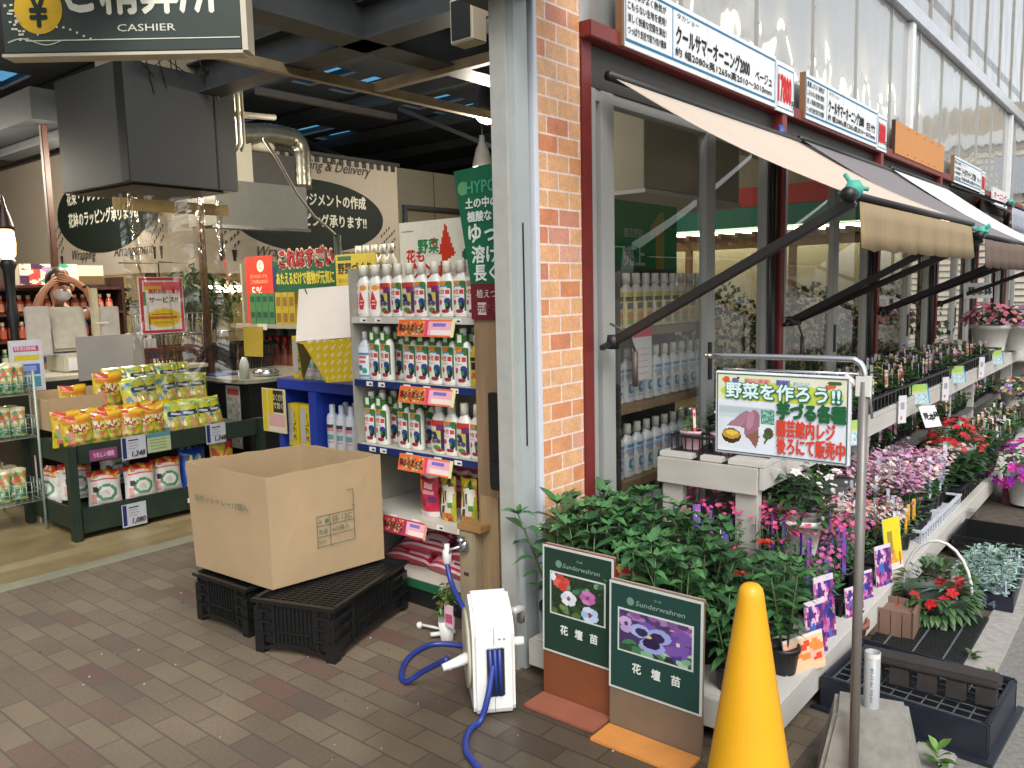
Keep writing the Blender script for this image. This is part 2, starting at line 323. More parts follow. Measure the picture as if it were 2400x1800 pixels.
# purlins and girders: each its own thing
def beam(name, lab, a, c, w_, h_, m=STEEL, cat='beam', grp=None, flange=True):
    q = MB(); q.obox(a, c, w_ * .3 if flange else w_, h_)
    if flange:
        for dz in (-h_ / 2, h_ / 2): q.obox(V(a) + Z1 * dz, V(c) + Z1 * dz, w_, .012)
    return tag(q.build(name, m), lab, cat, grp)
beam('girder', 'heavy dark steel girder running into the store above the cardboard box', (-3.62, -2, 3.0), (-3.62, 14, 3.0), .2, .24)
beam('girder', 'heavy dark steel crossbeam over the store entrance, meeting the long girder', (-9, 3.15, 2.98), (-1.97, 3.15, 2.98), .18, .2)
PIPE = mat('ceiling_pipe', '#8a7a5e', .5, var=.25, scale=9)
beam('ceiling_rail', 'pale rusty ceiling rail running back into the store from the cashier sign', (-4.28, 2.6, 2.86), (-4.28, 8.5, 2.86), .05, .06, PIPE, 'rail', flange=False)
beam('ceiling_rail', 'pale rusty ceiling rail crossing towards the grey column', (-4.28, 3.8, 2.87), (-1.97, 3.8, 2.87), .05, .06, PIPE, 'rail', flange=False)
for i in range(6): beam('purlin', 'slim dark purlin under the store roof', (-14, 4.2 + i * 1.5, 3.95), (-1.98, 4.2 + i * 1.5, 3.95), .08, .14, DARK, 'purlin', 'roof purlins', False)
for i in range(5): beam('truss_bar', 'dark diagonal roof truss bar below the skylights', (-12.5 + i * 2.2, 7 + i * .3, 3.9), (-11 + i * 2.2, 7.4 + i * .3, 3.2), .05, .05, DARK, 'truss bar', 'roof truss bars', False)
# canopy edge beam over the entrance
q = MB(); q.box(-2.12, -1.96, -8, 2.26, 2.56, 2.9); q.box(-2.12, -1.2, 2.26, 2.47, 2.56, 2.9); tag(q.build('canopy_beam', mat('canopy_grey', '#4b4f50', .55, var=.15, scale=4), bevel=.008), 'deep grey canopy edge beam resting on the pale steel column', 'beam')
# ---------------------------------------------------------------- glazed front along Y at X = -1.93
FX = -1.93; COLG = mat('column_paint', '#98a09f', .5, var=.07, scale=6); ALU = mat('aluminium', '#9fa09d', .42, metal=.15, var=.05, scale=3, stretch=(1, 1, .1)); WHT = mat('white_paint', '#c9cccf', .45, var=.04)
REDP = mat('red_paint', '#6e2420', .5, var=.15, scale=12); BLK = mat('black_plastic', '#17181a', .45, var=.15)
c = MB(); c.box(-2.03, FX, 2.385, 2.47, 0, 2.56)
col = tag(c.build('steel_column', COLG, bevel=.004), 'pale grey-blue steel column beside the orange brick pier', 'column')
c = MB(); c.box(-2.028, -1.955, 2.365, 2.3845, 0, 2.555); c.build('web_plate', mat('column_side', '#9b9c96', .5, var=.08), col)
c = MB(); c.box(-1.929, -1.925, 2.415, 2.42, .9, 1.75); c.build('gasket', BLK, col)
c = MB(); c.box(-2.03, FX - .03, 2.473, 2.492, 0, 2.9); c.build('dark_gap', mat('gap_brown', '#2a2420', .7), col)
c = MB(); c.box(-2.03, FX + .008, 2.493, 2.518, 0, 2.9); tag(c.build('door_channel', mat('channel_white', '#c3c8d0', .4, var=.03), bevel=.003), 'white aluminium door channel between grey column and brick pier', 'door channel')
c = MB(); c.box(-2.05, FX, 2.52, 2.808, 0, 3.3); tag(c.build('brick_pier', BRICK), 'orange tiled brick pier with pale joints beside the red post', 'brick pier')
PY = [2.85, 4.87, 6.90, 8.93, 10.95, 12.98]
for i, y in enumerate(PY):
    c = MB(); c.box(-2.02, FX + (.005 if i == 0 else .05), y - .038, y + .038, 0, 2.56)
    o = tag(c.build('red_post', REDP, bevel=.004), f"dark red square post of the glazed front, {['touching the brick pier', 'second from the brick pier', 'third from the brick pier', 'fourth from the brick pier', 'fifth from the brick pier', 'last before the pale shutter'][i]}", 'post', 'red posts of the storefront')
    if i:
        d = MB(); d.tube([(FX + .02, y - .075, 0), (FX + .02, y - .075, 2.4)], .02); d.build('downpipe', BLK, o)
c = MB(); c.box(-2.0, FX + .052, 2.812, 14.2, 2.5, 2.565); tag(c.build('red_beam', REDP, bevel=.004), 'long dark red beam under the awning price boards', 'beam')
c = MB(); c.box(-2.0, FX - .01, 2.89, 14.2, 2.33, 2.497); tag(c.build('window_header', mat('header', '#35322f', .6)), 'dark header band above the sliding windows', 'header')
PANE = glassmat('window_glass', (.88, .9, .88), 1.5, 2.2, 0)
for i in range(6):
    y0 = PY[i] + .04; y1 = (PY[i + 1] if i < 5 else 14.2) - .04; L = y1 - y0
    wroot = empty('sliding_window', ['sliding window next to the brick pier with bottles behind it', 'sliding window behind the vegetable sign, second from the pier', 'third sliding window along the flower shelves', 'fourth sliding window along the flower shelves', 'fifth sliding window, near the pink flower pot', 'last sliding window beside the pale shutter'][i], 'window', (FX - .04, y0, 0), group='sliding windows of the storefront')
    f = MB(); mids = [.08, L * .56]
    for a, wd in ((0, .05), (.09, .1), (L * .56, .1), (L - .06, .06)): f.box(-.03 + (.015 if wd > .09 else 0), .03, a, a + wd, .25, 2.33)
    for z0, z1 in ((.2, .27), (2.28, 2.332)): f.box(-.028, .024, .002, L - .002, z0, z1)
    f.build('frame', ALU, wroot, bevel=.003)
    for a in (.19, L * .56 + .1):
        p_ = MB(); e = (L * .56 if a < .5 else L - .06); p_.add([(0, a, .27), (0, e, .27), (0, e, 2.28), (0, a, 2.28)], [(0, 1, 2, 3)]); p_.build('pane', PANE, wroot)
    h = MB(); h.box(.031, .04, L * .56 + .02, L * .56 + .05, 1.0, 1.2); h.box(.016, .03, L * .56 + .03, L * .56 + .04, 1.03, 1.17); h.build('latch', BLK, wroot)
c = MB(); c.box(-2.0, FX - .01, 2.89, 14.2, 0, .2); tag(c.build('window_plinth', mat('plinth', '#55524d', .8)), 'low grey plinth below the sliding windows', 'plinth')
# glossy corrugated panels above the awnings
def wavy(name, h, rough):
    m = bpy.data.materials.new(name); m.use_nodes = True; n = m.node_tree; p = n.nodes['Principled BSDF']; p.inputs['Base Color'].default_value = (*hx(h), 1)
    p.inputs['Roughness'].default_value = rough; p.inputs['Specular IOR Level'].default_value = .9; p.inputs['Coat Weight'].default_value = .8; p.inputs['Coat Roughness'].default_value = .04
    tc = n.nodes.new('ShaderNodeTexCoord'); mp = n.nodes.new('ShaderNodeMapping'); mp.inputs['Scale'].default_value = (1, 1.3, .9); n.links.new(tc.outputs['Object'], mp.inputs[0])
    no = n.nodes.new('ShaderNodeTexNoise'); no.inputs['Scale'].default_value = 1.6; no.inputs['Detail'].default_value = 1; n.links.new(mp.outputs[0], no.inputs['Vector'])
    b = n.nodes.new('ShaderNodeBump'); b.inputs['Strength'].default_value = .22; b.inputs['Distance'].default_value = .12; n.links.new(no.outputs['Fac'], b.inputs['Height'])
    n.links.new(b.outputs[0], p.inputs['Coat Normal']); n.links.new(b.outputs[0], p.inputs['Normal']); MATS[name] = m; return m
UP1 = wavy('gloss_panel', '#7f7f7b', .2); UP2 = wavy('upper_glazing', '#7d7a74', .2)
upw = empty('cladding_wall', 'glossy pale grey cladding band with vertical seams above the awnings', 'wall', (FX, 2.81, 2.57))
y = 0; k = 0
while y < 11.5:
    p_ = MB(); p_.box(-.04, -.02, y + .004, y + .896, 0, 1.14); p_.build('panel', UP1, upw); p_ = MB(); p_.box(-.03, -.008, y - .008, y + .003, 0, 1.14)
    for z in (.1, .4, .7, 1.0): p_.lathe([(.006, 0), (.006, .004)], (-.006, y - .003, z), 6)
    p_.build('seam', ALU, upw); y += .9
for y in (5.06, 10.3):
    p_ = MB(); p_.box(-.03, .02, y - .05, y + .05, 0, 1.14); p_.build('mullion', WHT, upw, bevel=.004)
c = MB(); c.box(-2.0, FX + .04, 2.3, 15.5, 3.72, 3.84); c.box(-2.0, FX + .02, 2.3, 15.5, 3.845, 3.87); tag(c.build('eaves_rail', mat('rail_silver', '#b3b7bf', .35, metal=.4), bevel=.006), 'silver eaves rail running above the glossy cladding', 'rail')
upg = empty('upper_glazing', 'darker upper glazing with vertical ribs above the silver rail', 'glazing', (FX, 2.3, 3.875))
p_ = MB(); p_.box(-.05, -.03, 0, 13.3, 0, 3); p_.build('panel', UP2, upg)
for i in range(15):
    p_ = MB(); p_.box(-.03, -.015, i * .9, i * .9 + .03, 0, 3); p_.build('rib', mat('rib', '#8d8a84', .4), upg)
# pale shuttered building closing the view
sh = empty('shutter_building', 'cream louvred shutter building at the far end of the flower shelves', 'building', (-2.35, 16, 0))
p_ = MB()
for i in range(34): p_.add([(0, 0, i * .11), (2.2, 0, i * .11), (2.2, -.03, i * .11 + .02), (0, -.03, i * .11 + .02), (2.2, 0, i * .11 + .11), (0, 0, i * .11 + .11)], [(0, 1, 2, 3), (3, 2, 4, 5)])
p_.build('shutter', mat('cream', '#b7b0a2', .5, var=.05), sh); p_ = MB(); p_.box(-.1, 2.4, .01, 3, 0, 4.4); p_.build('wall', BEIGE, sh); p_ = MB(); p_.box(.2, 1.1, -.12, -.03, 2.9, 3.5); p_.build('shutter_box', mat('pale_box', '#9aa4b0', .5), sh)
p_ = MB(); p_.box(-.1, 2.4, -.1, -.04, 3.75, 3.95); p_.build('fascia', WHT, sh)
# deeper part of the shop seen through the windows
op = empty('inner_shop_front', 'inner shop front with red and green fascia bands seen through the windows', 'shop front', (-6.9, 11, 0))
p_ = MB(); p_.box(0, 4.8, .6, .7, 0, 4.0); p_.build('wall', mat('kiosk_wall', '#a8a08a', .7), op)
p_ = MB(); p_.box(-.1, 4.85, .0, .599, 2.58, 2.84); p_.build('red_band', mat('band_red', '#b8302a', .6), op); p_ = MB(); p_.box(-.1, 4.85, .02, .599, 2.3, 2.576); p_.build('green_band', mat('band_green', '#1f7a64', .6), op)
p_ = MB(); p_.box(.1, 4.7, .2, .3, 2.22, 2.28); p_.build('strip_lamp', mat('strip_glow', '#fff0c8', .4, emit=8), op)
pg = empty('pergola', 'brown timber pergola with slatted roof below the red and green fascia', 'pergola', (-6.8, 10.3, 0)); TIM = mat('timber', '#8a6a42', .7, var=.25, scale=20)
for i in range(4):
    p_ = MB(); p_.box(i * 1.45, i * 1.45 + .08, 0, .08, 0, 1.98); p_.build('post', TIM, pg)
p_ = MB(); p_.box(-.2, 4.6, -.02, .1, 1.98, 2.1); p_.build('beam', TIM, pg); p_ = MB()
for i in range(20): p_.box(i * .23, i * .23 + .05, -.3, .5, 2.102, 2.17)
p_.build('slats', TIM, pg)
lr = empty('lane_lights', 'row of long tube lamps on a rail high over the lane', 'lamp', (2.5, 3, 6)); p_ = MB(); p_.box(-.05, .05, 0, 22, .1, .2); p_.build('rail', STEEL, lr)
for x in (-.04,):
    p_ = MB()
    for y in (0, 21.9): p_.tube([(0, y + .05, -6), (0, y + .05, .1)], .05, 8)
    p_.build('mast', STEEL, lr)
for i in range(9):
    p_ = MB(); p_.box(-.09, .09, .4 + i * 2.4, 1.9 + i * 2.4, .0, .09); p_.build('tube_lamp', mat('lane_tube', '#fff4d8', .4, emit=7), lr)

# shrubs on sale in front of the pergola
random.seed(77)
for i in range(5):
    q = MB()
    for k in range(1100):
        d = V((random.gauss(0, 1), random.gauss(0, 1), random.gauss(0, 1))).normalized() * random.random() ** .3; p = V((d.x * .55, d.y * 1.3, .85 + d.z * .75)); u = V((random.uniform(-1, 1), random.uniform(-1, 1), random.uniform(-.5, .7))).normalized(); s_ = u.orthogonal().normalized()
        q.add([p, p + u * .06 + s_ * .035, p + u * .12, p + u * .06 - s_ * .035], [(0, 1, 2, 3)], 0, hx(random.choice(['#26401f', '#31502a', '#3d5f30', '#1d3318'])))
    q.tube([(0, 0, 0), (0, 0, .8)], .05, 6, 0, hx('#4a3a28')); o = tag(q.build('garden_shrub', LEAF), 'bushy shrub before the pergola, seen through the windows', 'shrub', 'shrubs before the pergola'); o.location = (-6.2 + i * .95, 9.2 + .3 * (i % 2), 0); o.rotation_euler = (0, 0, 1.4); o.scale = (.7, .5, .95)

ih = empty('inner_hood', 'beige ventilation hood hanging inside the first sliding window', 'hood', (-3.0, 5.16, 2.2)); p_ = MB(); p_.box(-.9, 0, 0, 1.6, 0, .62); p_.build('casing', mat('hood_beige', '#a39c8a', .5, var=.04), ih, bevel=.006); p_ = MB(); p_.box(-.92, .012, -.012, 1.61, -.03, -.001); p_.build('rim', WHT, ih)
# ================================================================ inside the store
DGREEN = mat('dark_green_wood', '#1c2b20', .5, var=.25, scale=10); CARD = mat('cardboard', '#a58d6c', .8, var=.06, scale=5, bump=.05); WHITEP = mat('white_plastic', '#c9c8c2', .35, var=.03)
GREYB = mat('grey_sheet', '#383a3a', .45, var=.08, scale=3); CREAM2 = mat('cream_plastic', '#b7b09a', .45, var=.05); PAPER = mat('paper', '#d4d2cc', .7, var=.03); BROWN = mat('brown_post', '#452818', .5, var=.25, scale=10, stretch=(1, 1, .15))
GREYW = mat('grey_panel', '#8e8a84', .6, var=.06, scale=4); CHROME = mat('chrome', '#b9bcc0', .2, metal=.9, var=.03)
# --- hanging dark hood with its brackets
hd = empty('hanging_hood', 'big dark grey boxed hood hanging over the cash desk', 'hood', (-5.213, 2.543, 2.24), R(3))
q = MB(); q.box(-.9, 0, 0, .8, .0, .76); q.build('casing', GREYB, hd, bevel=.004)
q = MB(); q.box(.001, .004, .64, .648, .01, .75); q.box(-.1, -.001, -.004, -.001, .01, .75); q.build('seam', BLK, hd)
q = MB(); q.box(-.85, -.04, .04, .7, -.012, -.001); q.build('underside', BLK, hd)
q = MB(); q.box(-.52, -.12, .1, .68, .761, 1.0); q.box(-.4, -.2, .2, .5, 1.0, 1.3); q.build('duct_box', BEIGE, hd)
q = MB(); rr = random.Random(3)
for i in range(16):
    a = rr.uniform(.1, .7); q.tube([(.02, a, .9), (.03 + rr.uniform(-.02, .05), a + rr.uniform(-.1, .1), .8), (.03, a + rr.uniform(-.15, .15), .74 - rr.uniform(0, .2) * (i % 5 == 0))], .004, 4)
q.build('loose_wires', BLK, hd)
q = MB()
for y in (.86, .9): q.tube([(-.05, y, 1.2), (-.05, y, .35), (-.05, y - .03, .3)], .014)
q.tube([(-.06, .8, .55), (-.2, 1.3, .62)], .022); tag(q.build('white_pipes', CREAM2, hd), None, None)
# --- cashier sign
U = V((.766, .643, 0)); cs = empty('cashier_sign', 'dark green hanging cashier sign with white Japanese lettering', 'sign', (-4.08, 1.47, 2.585), math.atan2(.643, .766))
q = MB(); q.box(0, 1.05, 0, .09, 0, .62, 0); q.build('panel', mat('sign_green', '#1b2a22', .4, var=.08), cs, bevel=.004)
q = MB(); q.box(1.05, 1.075, -.004, .094, -.004, .62); q.box(-.012, 1.05, .0, .092, -.014, -.001); q.build('edge', CREAM2, cs)
q = MB(); x, z, n = X1, Z1, V((0, -1, 0))
q.text('ご精算所', (.29, -.001, .16), X1, Z1, .24, .66, 0, '#d9d9c6', .02); q.text('CASHIER', (.505, -.001, .085), X1, Z1, .03, .255, 0, '#cfd0bd'); q.box(.1, 1.04, -.003, -.001, .05, .054, 0, hx('#cfd0bd'))
for i in range(9): t = i / 8; q.lathe([(.007, 0), (.007, .001)], (0, 0, 0), 8, 0, hx('#d9d9c6')) if 0 else q.box(.15 + t * .23, .158 + t * .23, -.003, -.001, .075 + .03 * sin(t * 4), .083 + .03 * sin(t * 4) - .0, 0, hx('#d9d9c6'))
for i in range(24): t = i / 23; a = .02 + t * .07 + .02 * sin(i * 1.3); zz = .05 + .16 * (1 - t) + .02 * cos(i * 1.7); q.box(a, a + .012, -.003, -.001, zz, zz + .008, 0, hx('#c9cab6'))
for i in range(20): t = i / 19; q.box(.02 + t * .22, .032 + t * .22, -.003, -.001, .046 + .014 * sin(t * 6.3), .05 + .014 * sin(t * 6.3), 0, hx('#c9cab6'))
disc = [(.165 + .105 * cos(2 * pi * k / 32), .185 + .105 * sin(2 * pi * k / 32)) for k in range(32)]
q.prism(disc, (0, -.003, 0), X1, Z1, .002, 0, hx('#c9a227')); q.text('¥', (.125, -.004, .11), X1, Z1, .15, .08, 0, '#1b2a22', .02); q.build('lettering', PRINT, cs)
q = MB()
for a in (.12, .9): q.tube([(a, .045, .62), (a, .045, .9)], .012)
q.build('hanger', STEEL, cs)
# brackets and cable by the sign
q = MB(); q.obox((-3.3, 2.2, 2.75), (-3.3, 2.2, 2.42), .03, .03); q.obox((-3.3, 2.22, 2.425), (-3.34, 3.1, 2.44), .03, .03); tag(q.build('pipe_bracket', mat('bracket_grey', '#3d3b37', .5)), 'grey angled pipe bracket hanging below the end of the cashier sign', 'bracket')
q = MB(); pts = [(-5.3, 3.6, 2.65), (-5.35, 3.75, 2.52), (-5.42, 3.95, 2.3), (-5.47, 4.15, 2.13), (-5.5, 4.3, 2.05), (-5.5, 4.38, 1.99)]; q.tube(pts, .011, 6); tag(q.build('grey_cable', mat('cable_grey', '#7d7a70', .5)), 'pale cable sagging from the ceiling to the dark green pole', 'cable')
q = MB(); q.tube([(-5.5, 4.4, 0), (-5.5, 4.4, 1.99)], .03, 10); tag(q.build('green_pole', DGREEN), 'dark green pole that takes the sagging cable', 'pole')
# --- second hood with flexible duct
h2 = empty('extraction_hood', 'sloped grey extraction hood under a silver flexible duct', 'hood', (-7, 4.2, 2.17))
q = MB(); q.prism([(0, 0), (1.03, .0), (1.03, .42), (0, .42)], (0, 0, 0), Y1, Z1, .5); q.build('canopy', GREYW if 0 else mat('hood_grey', '#66665f', .45, var=.06), h2)
q = MB(); q.box(-.03, .02, -.03, 1.05, -.03, -.001); q.build('rim', CHROME, h2)
q = MB(); q.box(-.45, -.05, .1, .45, .421, .8); q.build('duct_box', CREAM2, h2); q = MB(); q.box(-.4, -.05, .451, .95, .421, .72); q.build('dark_box', mat('box_dark', '#3b3732', .5), h2)
q = MB(); q.lathe([(.16, -.05), (.17, 0), (.13, .06), (.05, .09)], (-.2, .62, .80), 14); q.build('fan_dome', CREAM2, h2)
q = MB(); pts = []
for i in range(40):
    t = i / 39; pts.append((-.1, .1 + .95 * min(t * 1.3, 1), .8 + .12 * sin(min(t * 1.3, 1) * 2.2) - max(0, t - .72) * 1.7))
q.tube(pts, [.1 + .008 * (i % 2) for i in range(40)], 14); q.build('flexible_duct', mat('foil_duct', '#8d8a7c', .28, metal=.8, var=.2, scale=12, bump=.4), h2)
# --- brown posts
for i, (x, y, lab) in enumerate([(-7.4, 2.905, 'brown wooden store post behind the cash desk, by the lantern side'), (-6.35, 3.66, 'brown wooden store post between the plastic sheet and the red poster')]):
    q = MB(); q.box(x - .025, x + .025, y - .025, y + .025, 0, 2.95 if i == 0 else 3.0); tag(q.build('wooden_post', BROWN, bevel=.006), lab, 'post')
q = MB(); q.box(-12, -7.2, 2.75, 3.05, 2.951, 3.2); tag(q.build('timber_lintel', mat('lintel_grey', '#2c2f33', .6, var=.15)), 'grey lintel resting on the brown post near the lantern', 'lintel')
# --- street lantern
ln = empty('lantern_post', 'black ornamental lantern post with a glowing glass head', 'lamp', (-6.6, 2.275, .1))
q = MB(); q.lathe([(.09, -.1), (.09, -.05), (.045, .1), (.032, .3), (.028, 1.2), (.04, 1.3), (.028, 1.4), (.04, 1.62), (.055, 1.66), (.05, 1.7)], n=14); q.build('post', BLK, ln)
q = MB(); q.lathe([(.035, 1.7), (.055, 1.73), (.062, 1.82), (.055, 1.9), (.04, 1.915)], n=12); q.build('glass', mat('lantern_glow', '#ffdc9a', .4, emit=3), ln)
q = MB(); q.lathe([(.07, 1.915), (.06, 1.94), (.045, 2.0), (.025, 2.06), (.012, 2.12), (.003, 2.17)], n=12); q.build('cap', mat('lantern_copper', '#3a2018', .4), ln)
# --- wrapping kiosk with its two sign faces
ki = empty('wrapping_kiosk', 'cream wrapping kiosk with two large signs and a lit opening below', 'kiosk', (-8, 4, 0))
CREAMW = mat('kiosk_cream', '#9d9384', .6, var=.04); q = MB(); q.box(-4.2, 0, 0, .06, 1.75, 3.12); q.box(-.06, 0, .061, 3.42, 1.75, 3.12); q.box(-4.2, -.061, .061, 3.42, 2.3, 2.36); q.build('header', CREAMW, ki)
q = MB(); q.box(-3.8, -.061, 3.3, 3.36, 0, 2.3); q.box(-3.86, -3.8, .1, 3.36, 0, 2.3); q.build('inner_wall', mat('inner_wall', '#cfc09a', .6), ki)
q = MB()
for x, y in ((-.07, .07), (-.07, 3.36), (-3.9, .07), (-2, .07), (-.07, 1.7)): q.box(x - .04, x + .04, y - .04, y + .04, 0, 1.748)
q.build('frame_post', BROWN, ki); q = MB(); q.box(-3.85, -.02, .07, .12, 0, 1.0); q.box(-.1, -.02, .121, 3.35, 0, 1.0); q.build('counter_front', BROWN, ki)
q = MB(); q.box(-2.9, -1.9, 1.2, 1.3, 2.2, 2.28); q.box(-1.2, -.4, 2.0, 2.1, 2.2, 2.28); q.box(-.5, -.42, .9, 1.6, 1.55, 1.62); q.build('tube_lamp', mat('tube_glow', '#fff1cf', .4, emit=14), ki)
q = MB()
for i in range(28): q.box(.0, .012, .08 + i * .12, .14 + i * .12, 3.05, 3.118)
q.box(-.04, .06, .0, 3.42, 3.121, 3.16); q.box(-4.2, -.041, -.05, .05, 3.121, 3.16); q.build('eaves_trim', BLK, ki)
def oval(O, U, x0, cw, lines):
    q.prism([(x0 + cw * cos(2 * pi * k / 48), .62 + .43 * sin(2 * pi * k / 48)) for k in range(48)], O, U, Z1, .003, 0, hx('#0e1a13'))
    N = U.cross(Z1) * .004; O = V(O) + N; c_ = '#d0d0c0'
    q.text('花束・アレンジメントの作成', O + U * (x0 - cw * .72) + Z1 * .74, U, Z1, .15, cw * 1.46, 0, c_, .025); q.text('花鉢のラッピング承ります!!', O + U * (x0 - cw * .72) + Z1 * .5, U, Z1, .15, cw * 1.46, 0, c_, .025)
    q.text('Wrapping & Delivery', O + U * (x0 - cw * .45) + Z1 * 1.12, U, Z1, .16, cw * 1.25, 0, '#2b2622', 0, slant=.35) if lines else None
    q.text('Wrapping', O + U * (x0 - cw * .75) + Z1 * .1, U, Z1, .15, cw * .55, 0, '#2b2622', 0, slant=.35); q.text('Arrangement', O + U * (x0 + cw * .2) + Z1 * .1, U, Z1, .15, cw * .75, 0, '#2b2622', 0, slant=.35)
    for xx in (x0 - cw * 1.12, x0 - cw * .98, x0 + cw * .98, x0 + cw * 1.1):
        q.prism([(xx, .08), (xx + .03, .08), (xx + .045, .2), (xx - .015, .2)], O, U, Z1, .003, 0, hx('#1d1c1a'))
        for k in range(9): a = xx + .015 + .05 * sin(k * 2.1); z_ = .22 + k * .035; q.prism([(a, z_), (a + .03, z_ + .035), (a + .012, z_ + .05)], O, U, Z1, .003, 0, hx('#1d1c1a'))
q = MB(); oval((.002, 0, 1.8), Y1, 2.05, 1.1, 1); q.build('lettering', PRINT, ki); q = MB(); oval((-4.2, -.002, 1.8), X1, 3.3, 1.1, 0); q.build('lettering', PRINT, ki)
# --- people-height shelving at the back left: brown shelves with rows of small bottles
def small_bottle(nm, lab, body, cap_, band, h=.15, r=.03, grp=None):
    o = MB(); o.lathe([(r, 0), (r, h * .62), (r * .45, h * .75), (r * .4, h * .8)], n=10, col=hx(body)); o.lathe([(r * 1.01, h * .12), (r * 1.01, h * .52)], n=10, col=hx(band), cap=False); o.lathe([(r * .55, h * .78), (r * .55, h), (r * .4, h)], n=8, col=hx(cap_))
    return proto(tag(o.build(nm, SHINY), lab, 'bottle', grp))
def shelf_unit(nm, lab, x, y0, y1, zs, d, m, face=1, back=True, top=None):
    """open shelves along Y, front at x facing +X"""
    r = empty(nm, lab, 'shelves', (x, y0, 0)); L = y1 - y0; o = MB()
    for z in zs: o.box(-d, 0, .031, L - .031, z - .025, z)
    o.build('shelf', m, r); [MB().box(-d, 0, a, a + .03, 0, (top or zs[-1] + .1)).build('side_panel', m, r) for a in (0, L - .03)]
    if back: o = MB(); o.box(-d - .02, -d - .001, 0, L, 0, (top or zs[-1] + .1)); o.build('back_panel', m, r)
    return r
SHB = mat('shelf_brown', '#3a1f18', .55, var=.2)
shelf_unit('product_shelves', 'dark brown shelves of small bottles behind the lantern', -8.4, 2.72, 3.95, [.3, .62, .88, 1.13, 1.38, 1.62], .3, SHB, top=1.72)
kinds = [('#a33a2a', '#b8aa94', '#c98a70'), ('#a8442c', '#c9b9a0', '#b05a40'), ('#3f7a3f', '#cfc6a8', '#d6cfb4'), ('#4d6aa0', '#d8d2b0', '#c7bf9a'), ('#8a5a3a', '#3f7a3f', '#b0a890')]
for j, z in enumerate([1.38, 1.13, .88, .62, .3]):
    k = kinds[j]; pb = small_bottle('small_bottle', 'small bottle', k[0], k[1], k[2], .17, .034)
    for i in range(13): put(pb, (-8.47 - .02 * (i % 2), 2.82 + i * .083, z + .001), .3 * i, f"small {['red capped', 'rust red', 'green', 'blue and white', 'brown'][j]} bottle in the {ORD[j]} row of the brown shelves behind the lantern", 'small bottles on the brown shelves')
q = MB(); a = Art(26, 20, '#c8c3b4').rect(.05, 0, .35, 1, '#b9433a').blobs(.05, .1, .9, .9, ['#b9433a', '#3f8f74', '#d8d0bc', '#a679b0', '#46283f', '#d8d0bc'], 26, .12, .12, 4)
q.print_(a, (-8.05, 2.86, 1.64), (0, .5, 0), (0, 0, .19)); q.box(-8.36, -8.06, 2.86, 3.6, 1.64, 1.82, 0, hx('#c2b8a4')); q.box(-8.055, -8.05, 3.37, 3.6, 1.64, 1.72, 0, hx('#5b4a30')); tag(q.build('display_carton', PRINT), 'printed display carton standing on top of the brown shelves', 'carton')
# --- cash desk
cd = empty('cash_desk', 'dark cash desk with a grey front panel beneath the register', 'counter', (-6.1, 2.2, 0))
q = MB(); q.box(-.75, -.01, 0, 1.3, 0, .93); q.build('cabinet', mat('desk_dark', '#23211f', .5), cd, bevel=.005); q = MB(); q.box(0, .02, .29, .775, .915, 1.235); tag(q.build('front_panel', GREYW, cd, bevel=.003), None, None); q = MB(); q.box(-.78, -.03, -.02, 1.32, .932, .96); q.build('top', CREAM2, cd)
rg = empty('cash_register', 'cream cash register with screens beside the plastic sheet', 'register', (-6.45, 2.49, .961), 0); rg.scale = (.8,) * 3
q = MB(); q.box(-.3, .12, .02, .36, 0, .16); q.build('base', CREAM2, rg, bevel=.015); q = MB(); X = Matrix.Rotation(R(-12), 4, 'Y'); q.box(-.05, .03, -.02, .32, .2, .62, 0, None, X); q.build('display', mat('screen_back', '#a39f90', .4), rg, bevel=.02)
q = MB(); q.box(-.06, .0, .36, .42, .1, .78); q.build('mast', mat('mast', '#b3a98a', .5), rg, bevel=.005); q = MB(); q.box(-.05, -.02, .4, .62, .2, .6); q.build('side_screen', mat('side_panel', '#aaa59c', .5), rg, bevel=.01); q = MB(); q.box(-.02, .02, -.24, -.03, .16, .62); q.build('customer_screen', mat('side_panel', '#aaa59c', .5), rg, bevel=.01)
q = MB(); q.box(.125, .13, .05, .22, .02, .14); q.box(.001, .006, .38, .5, .44, .452); q.build('keys', PAPER, rg)
hb = MB(); hb.box(-.045, .045, -.045, .045, 0, .14, 0, hx('#c9c9c9')); hb.box(-.046, .046, -.046, .046, .03, .09, 0, hx('#39456e')); hb.lathe([(.02, .14), (.02, .175)], n=8, col=hx('#e2e2e2')); pb = proto(tag(hb.build('white_bottle', SHINY), '', 'bottle'))
for i in range(5): put(pb, (-6.5, 2.88 + i * .088, .961), 0, f'white bottle with dark blue band on the cash desk beside the register', 'white bottles on the cash desk', (.8, .8, 1.5))
# --- clear curtain under the hood and the framed notice
q = MB(); fn = lambda s, t: V((-5.32 + .05 * sin(s * 9 + t * 2) + .03 * sin(s * 23), 2.5 + .8 * s + .02 * sin(t * 6), .88 + 1.3 * t)); n1, n2 = 30, 14
q.add([fn(i / n1, j / n2) for j in range(n2 + 1) for i in range(n1 + 1)], [(j * (n1 + 1) + i, j * (n1 + 1) + i + 1, (j + 1) * (n1 + 1) + i + 1, (j + 1) * (n1 + 1) + i) for j in range(n2) for i in range(n1)], 0, None, True)
cu = tag(q.build('clear_curtain', glassmat('clear_film', (.8, .79, .74), 1.45, 1.6, .12, .04, .5)), 'clear plastic splash curtain hanging below the dark hood', 'curtain')
q = MB(); q.box(-5.345, -5.335, 2.48, 3.3, 2.07, 2.15); q.build('tape_hem', mat('tape', '#8b744a', .3), cu)
nt_ = empty('notice_stand', 'wire stand with a red framed notice in front of the register', 'notice', (-5.78, 2.82, 0))
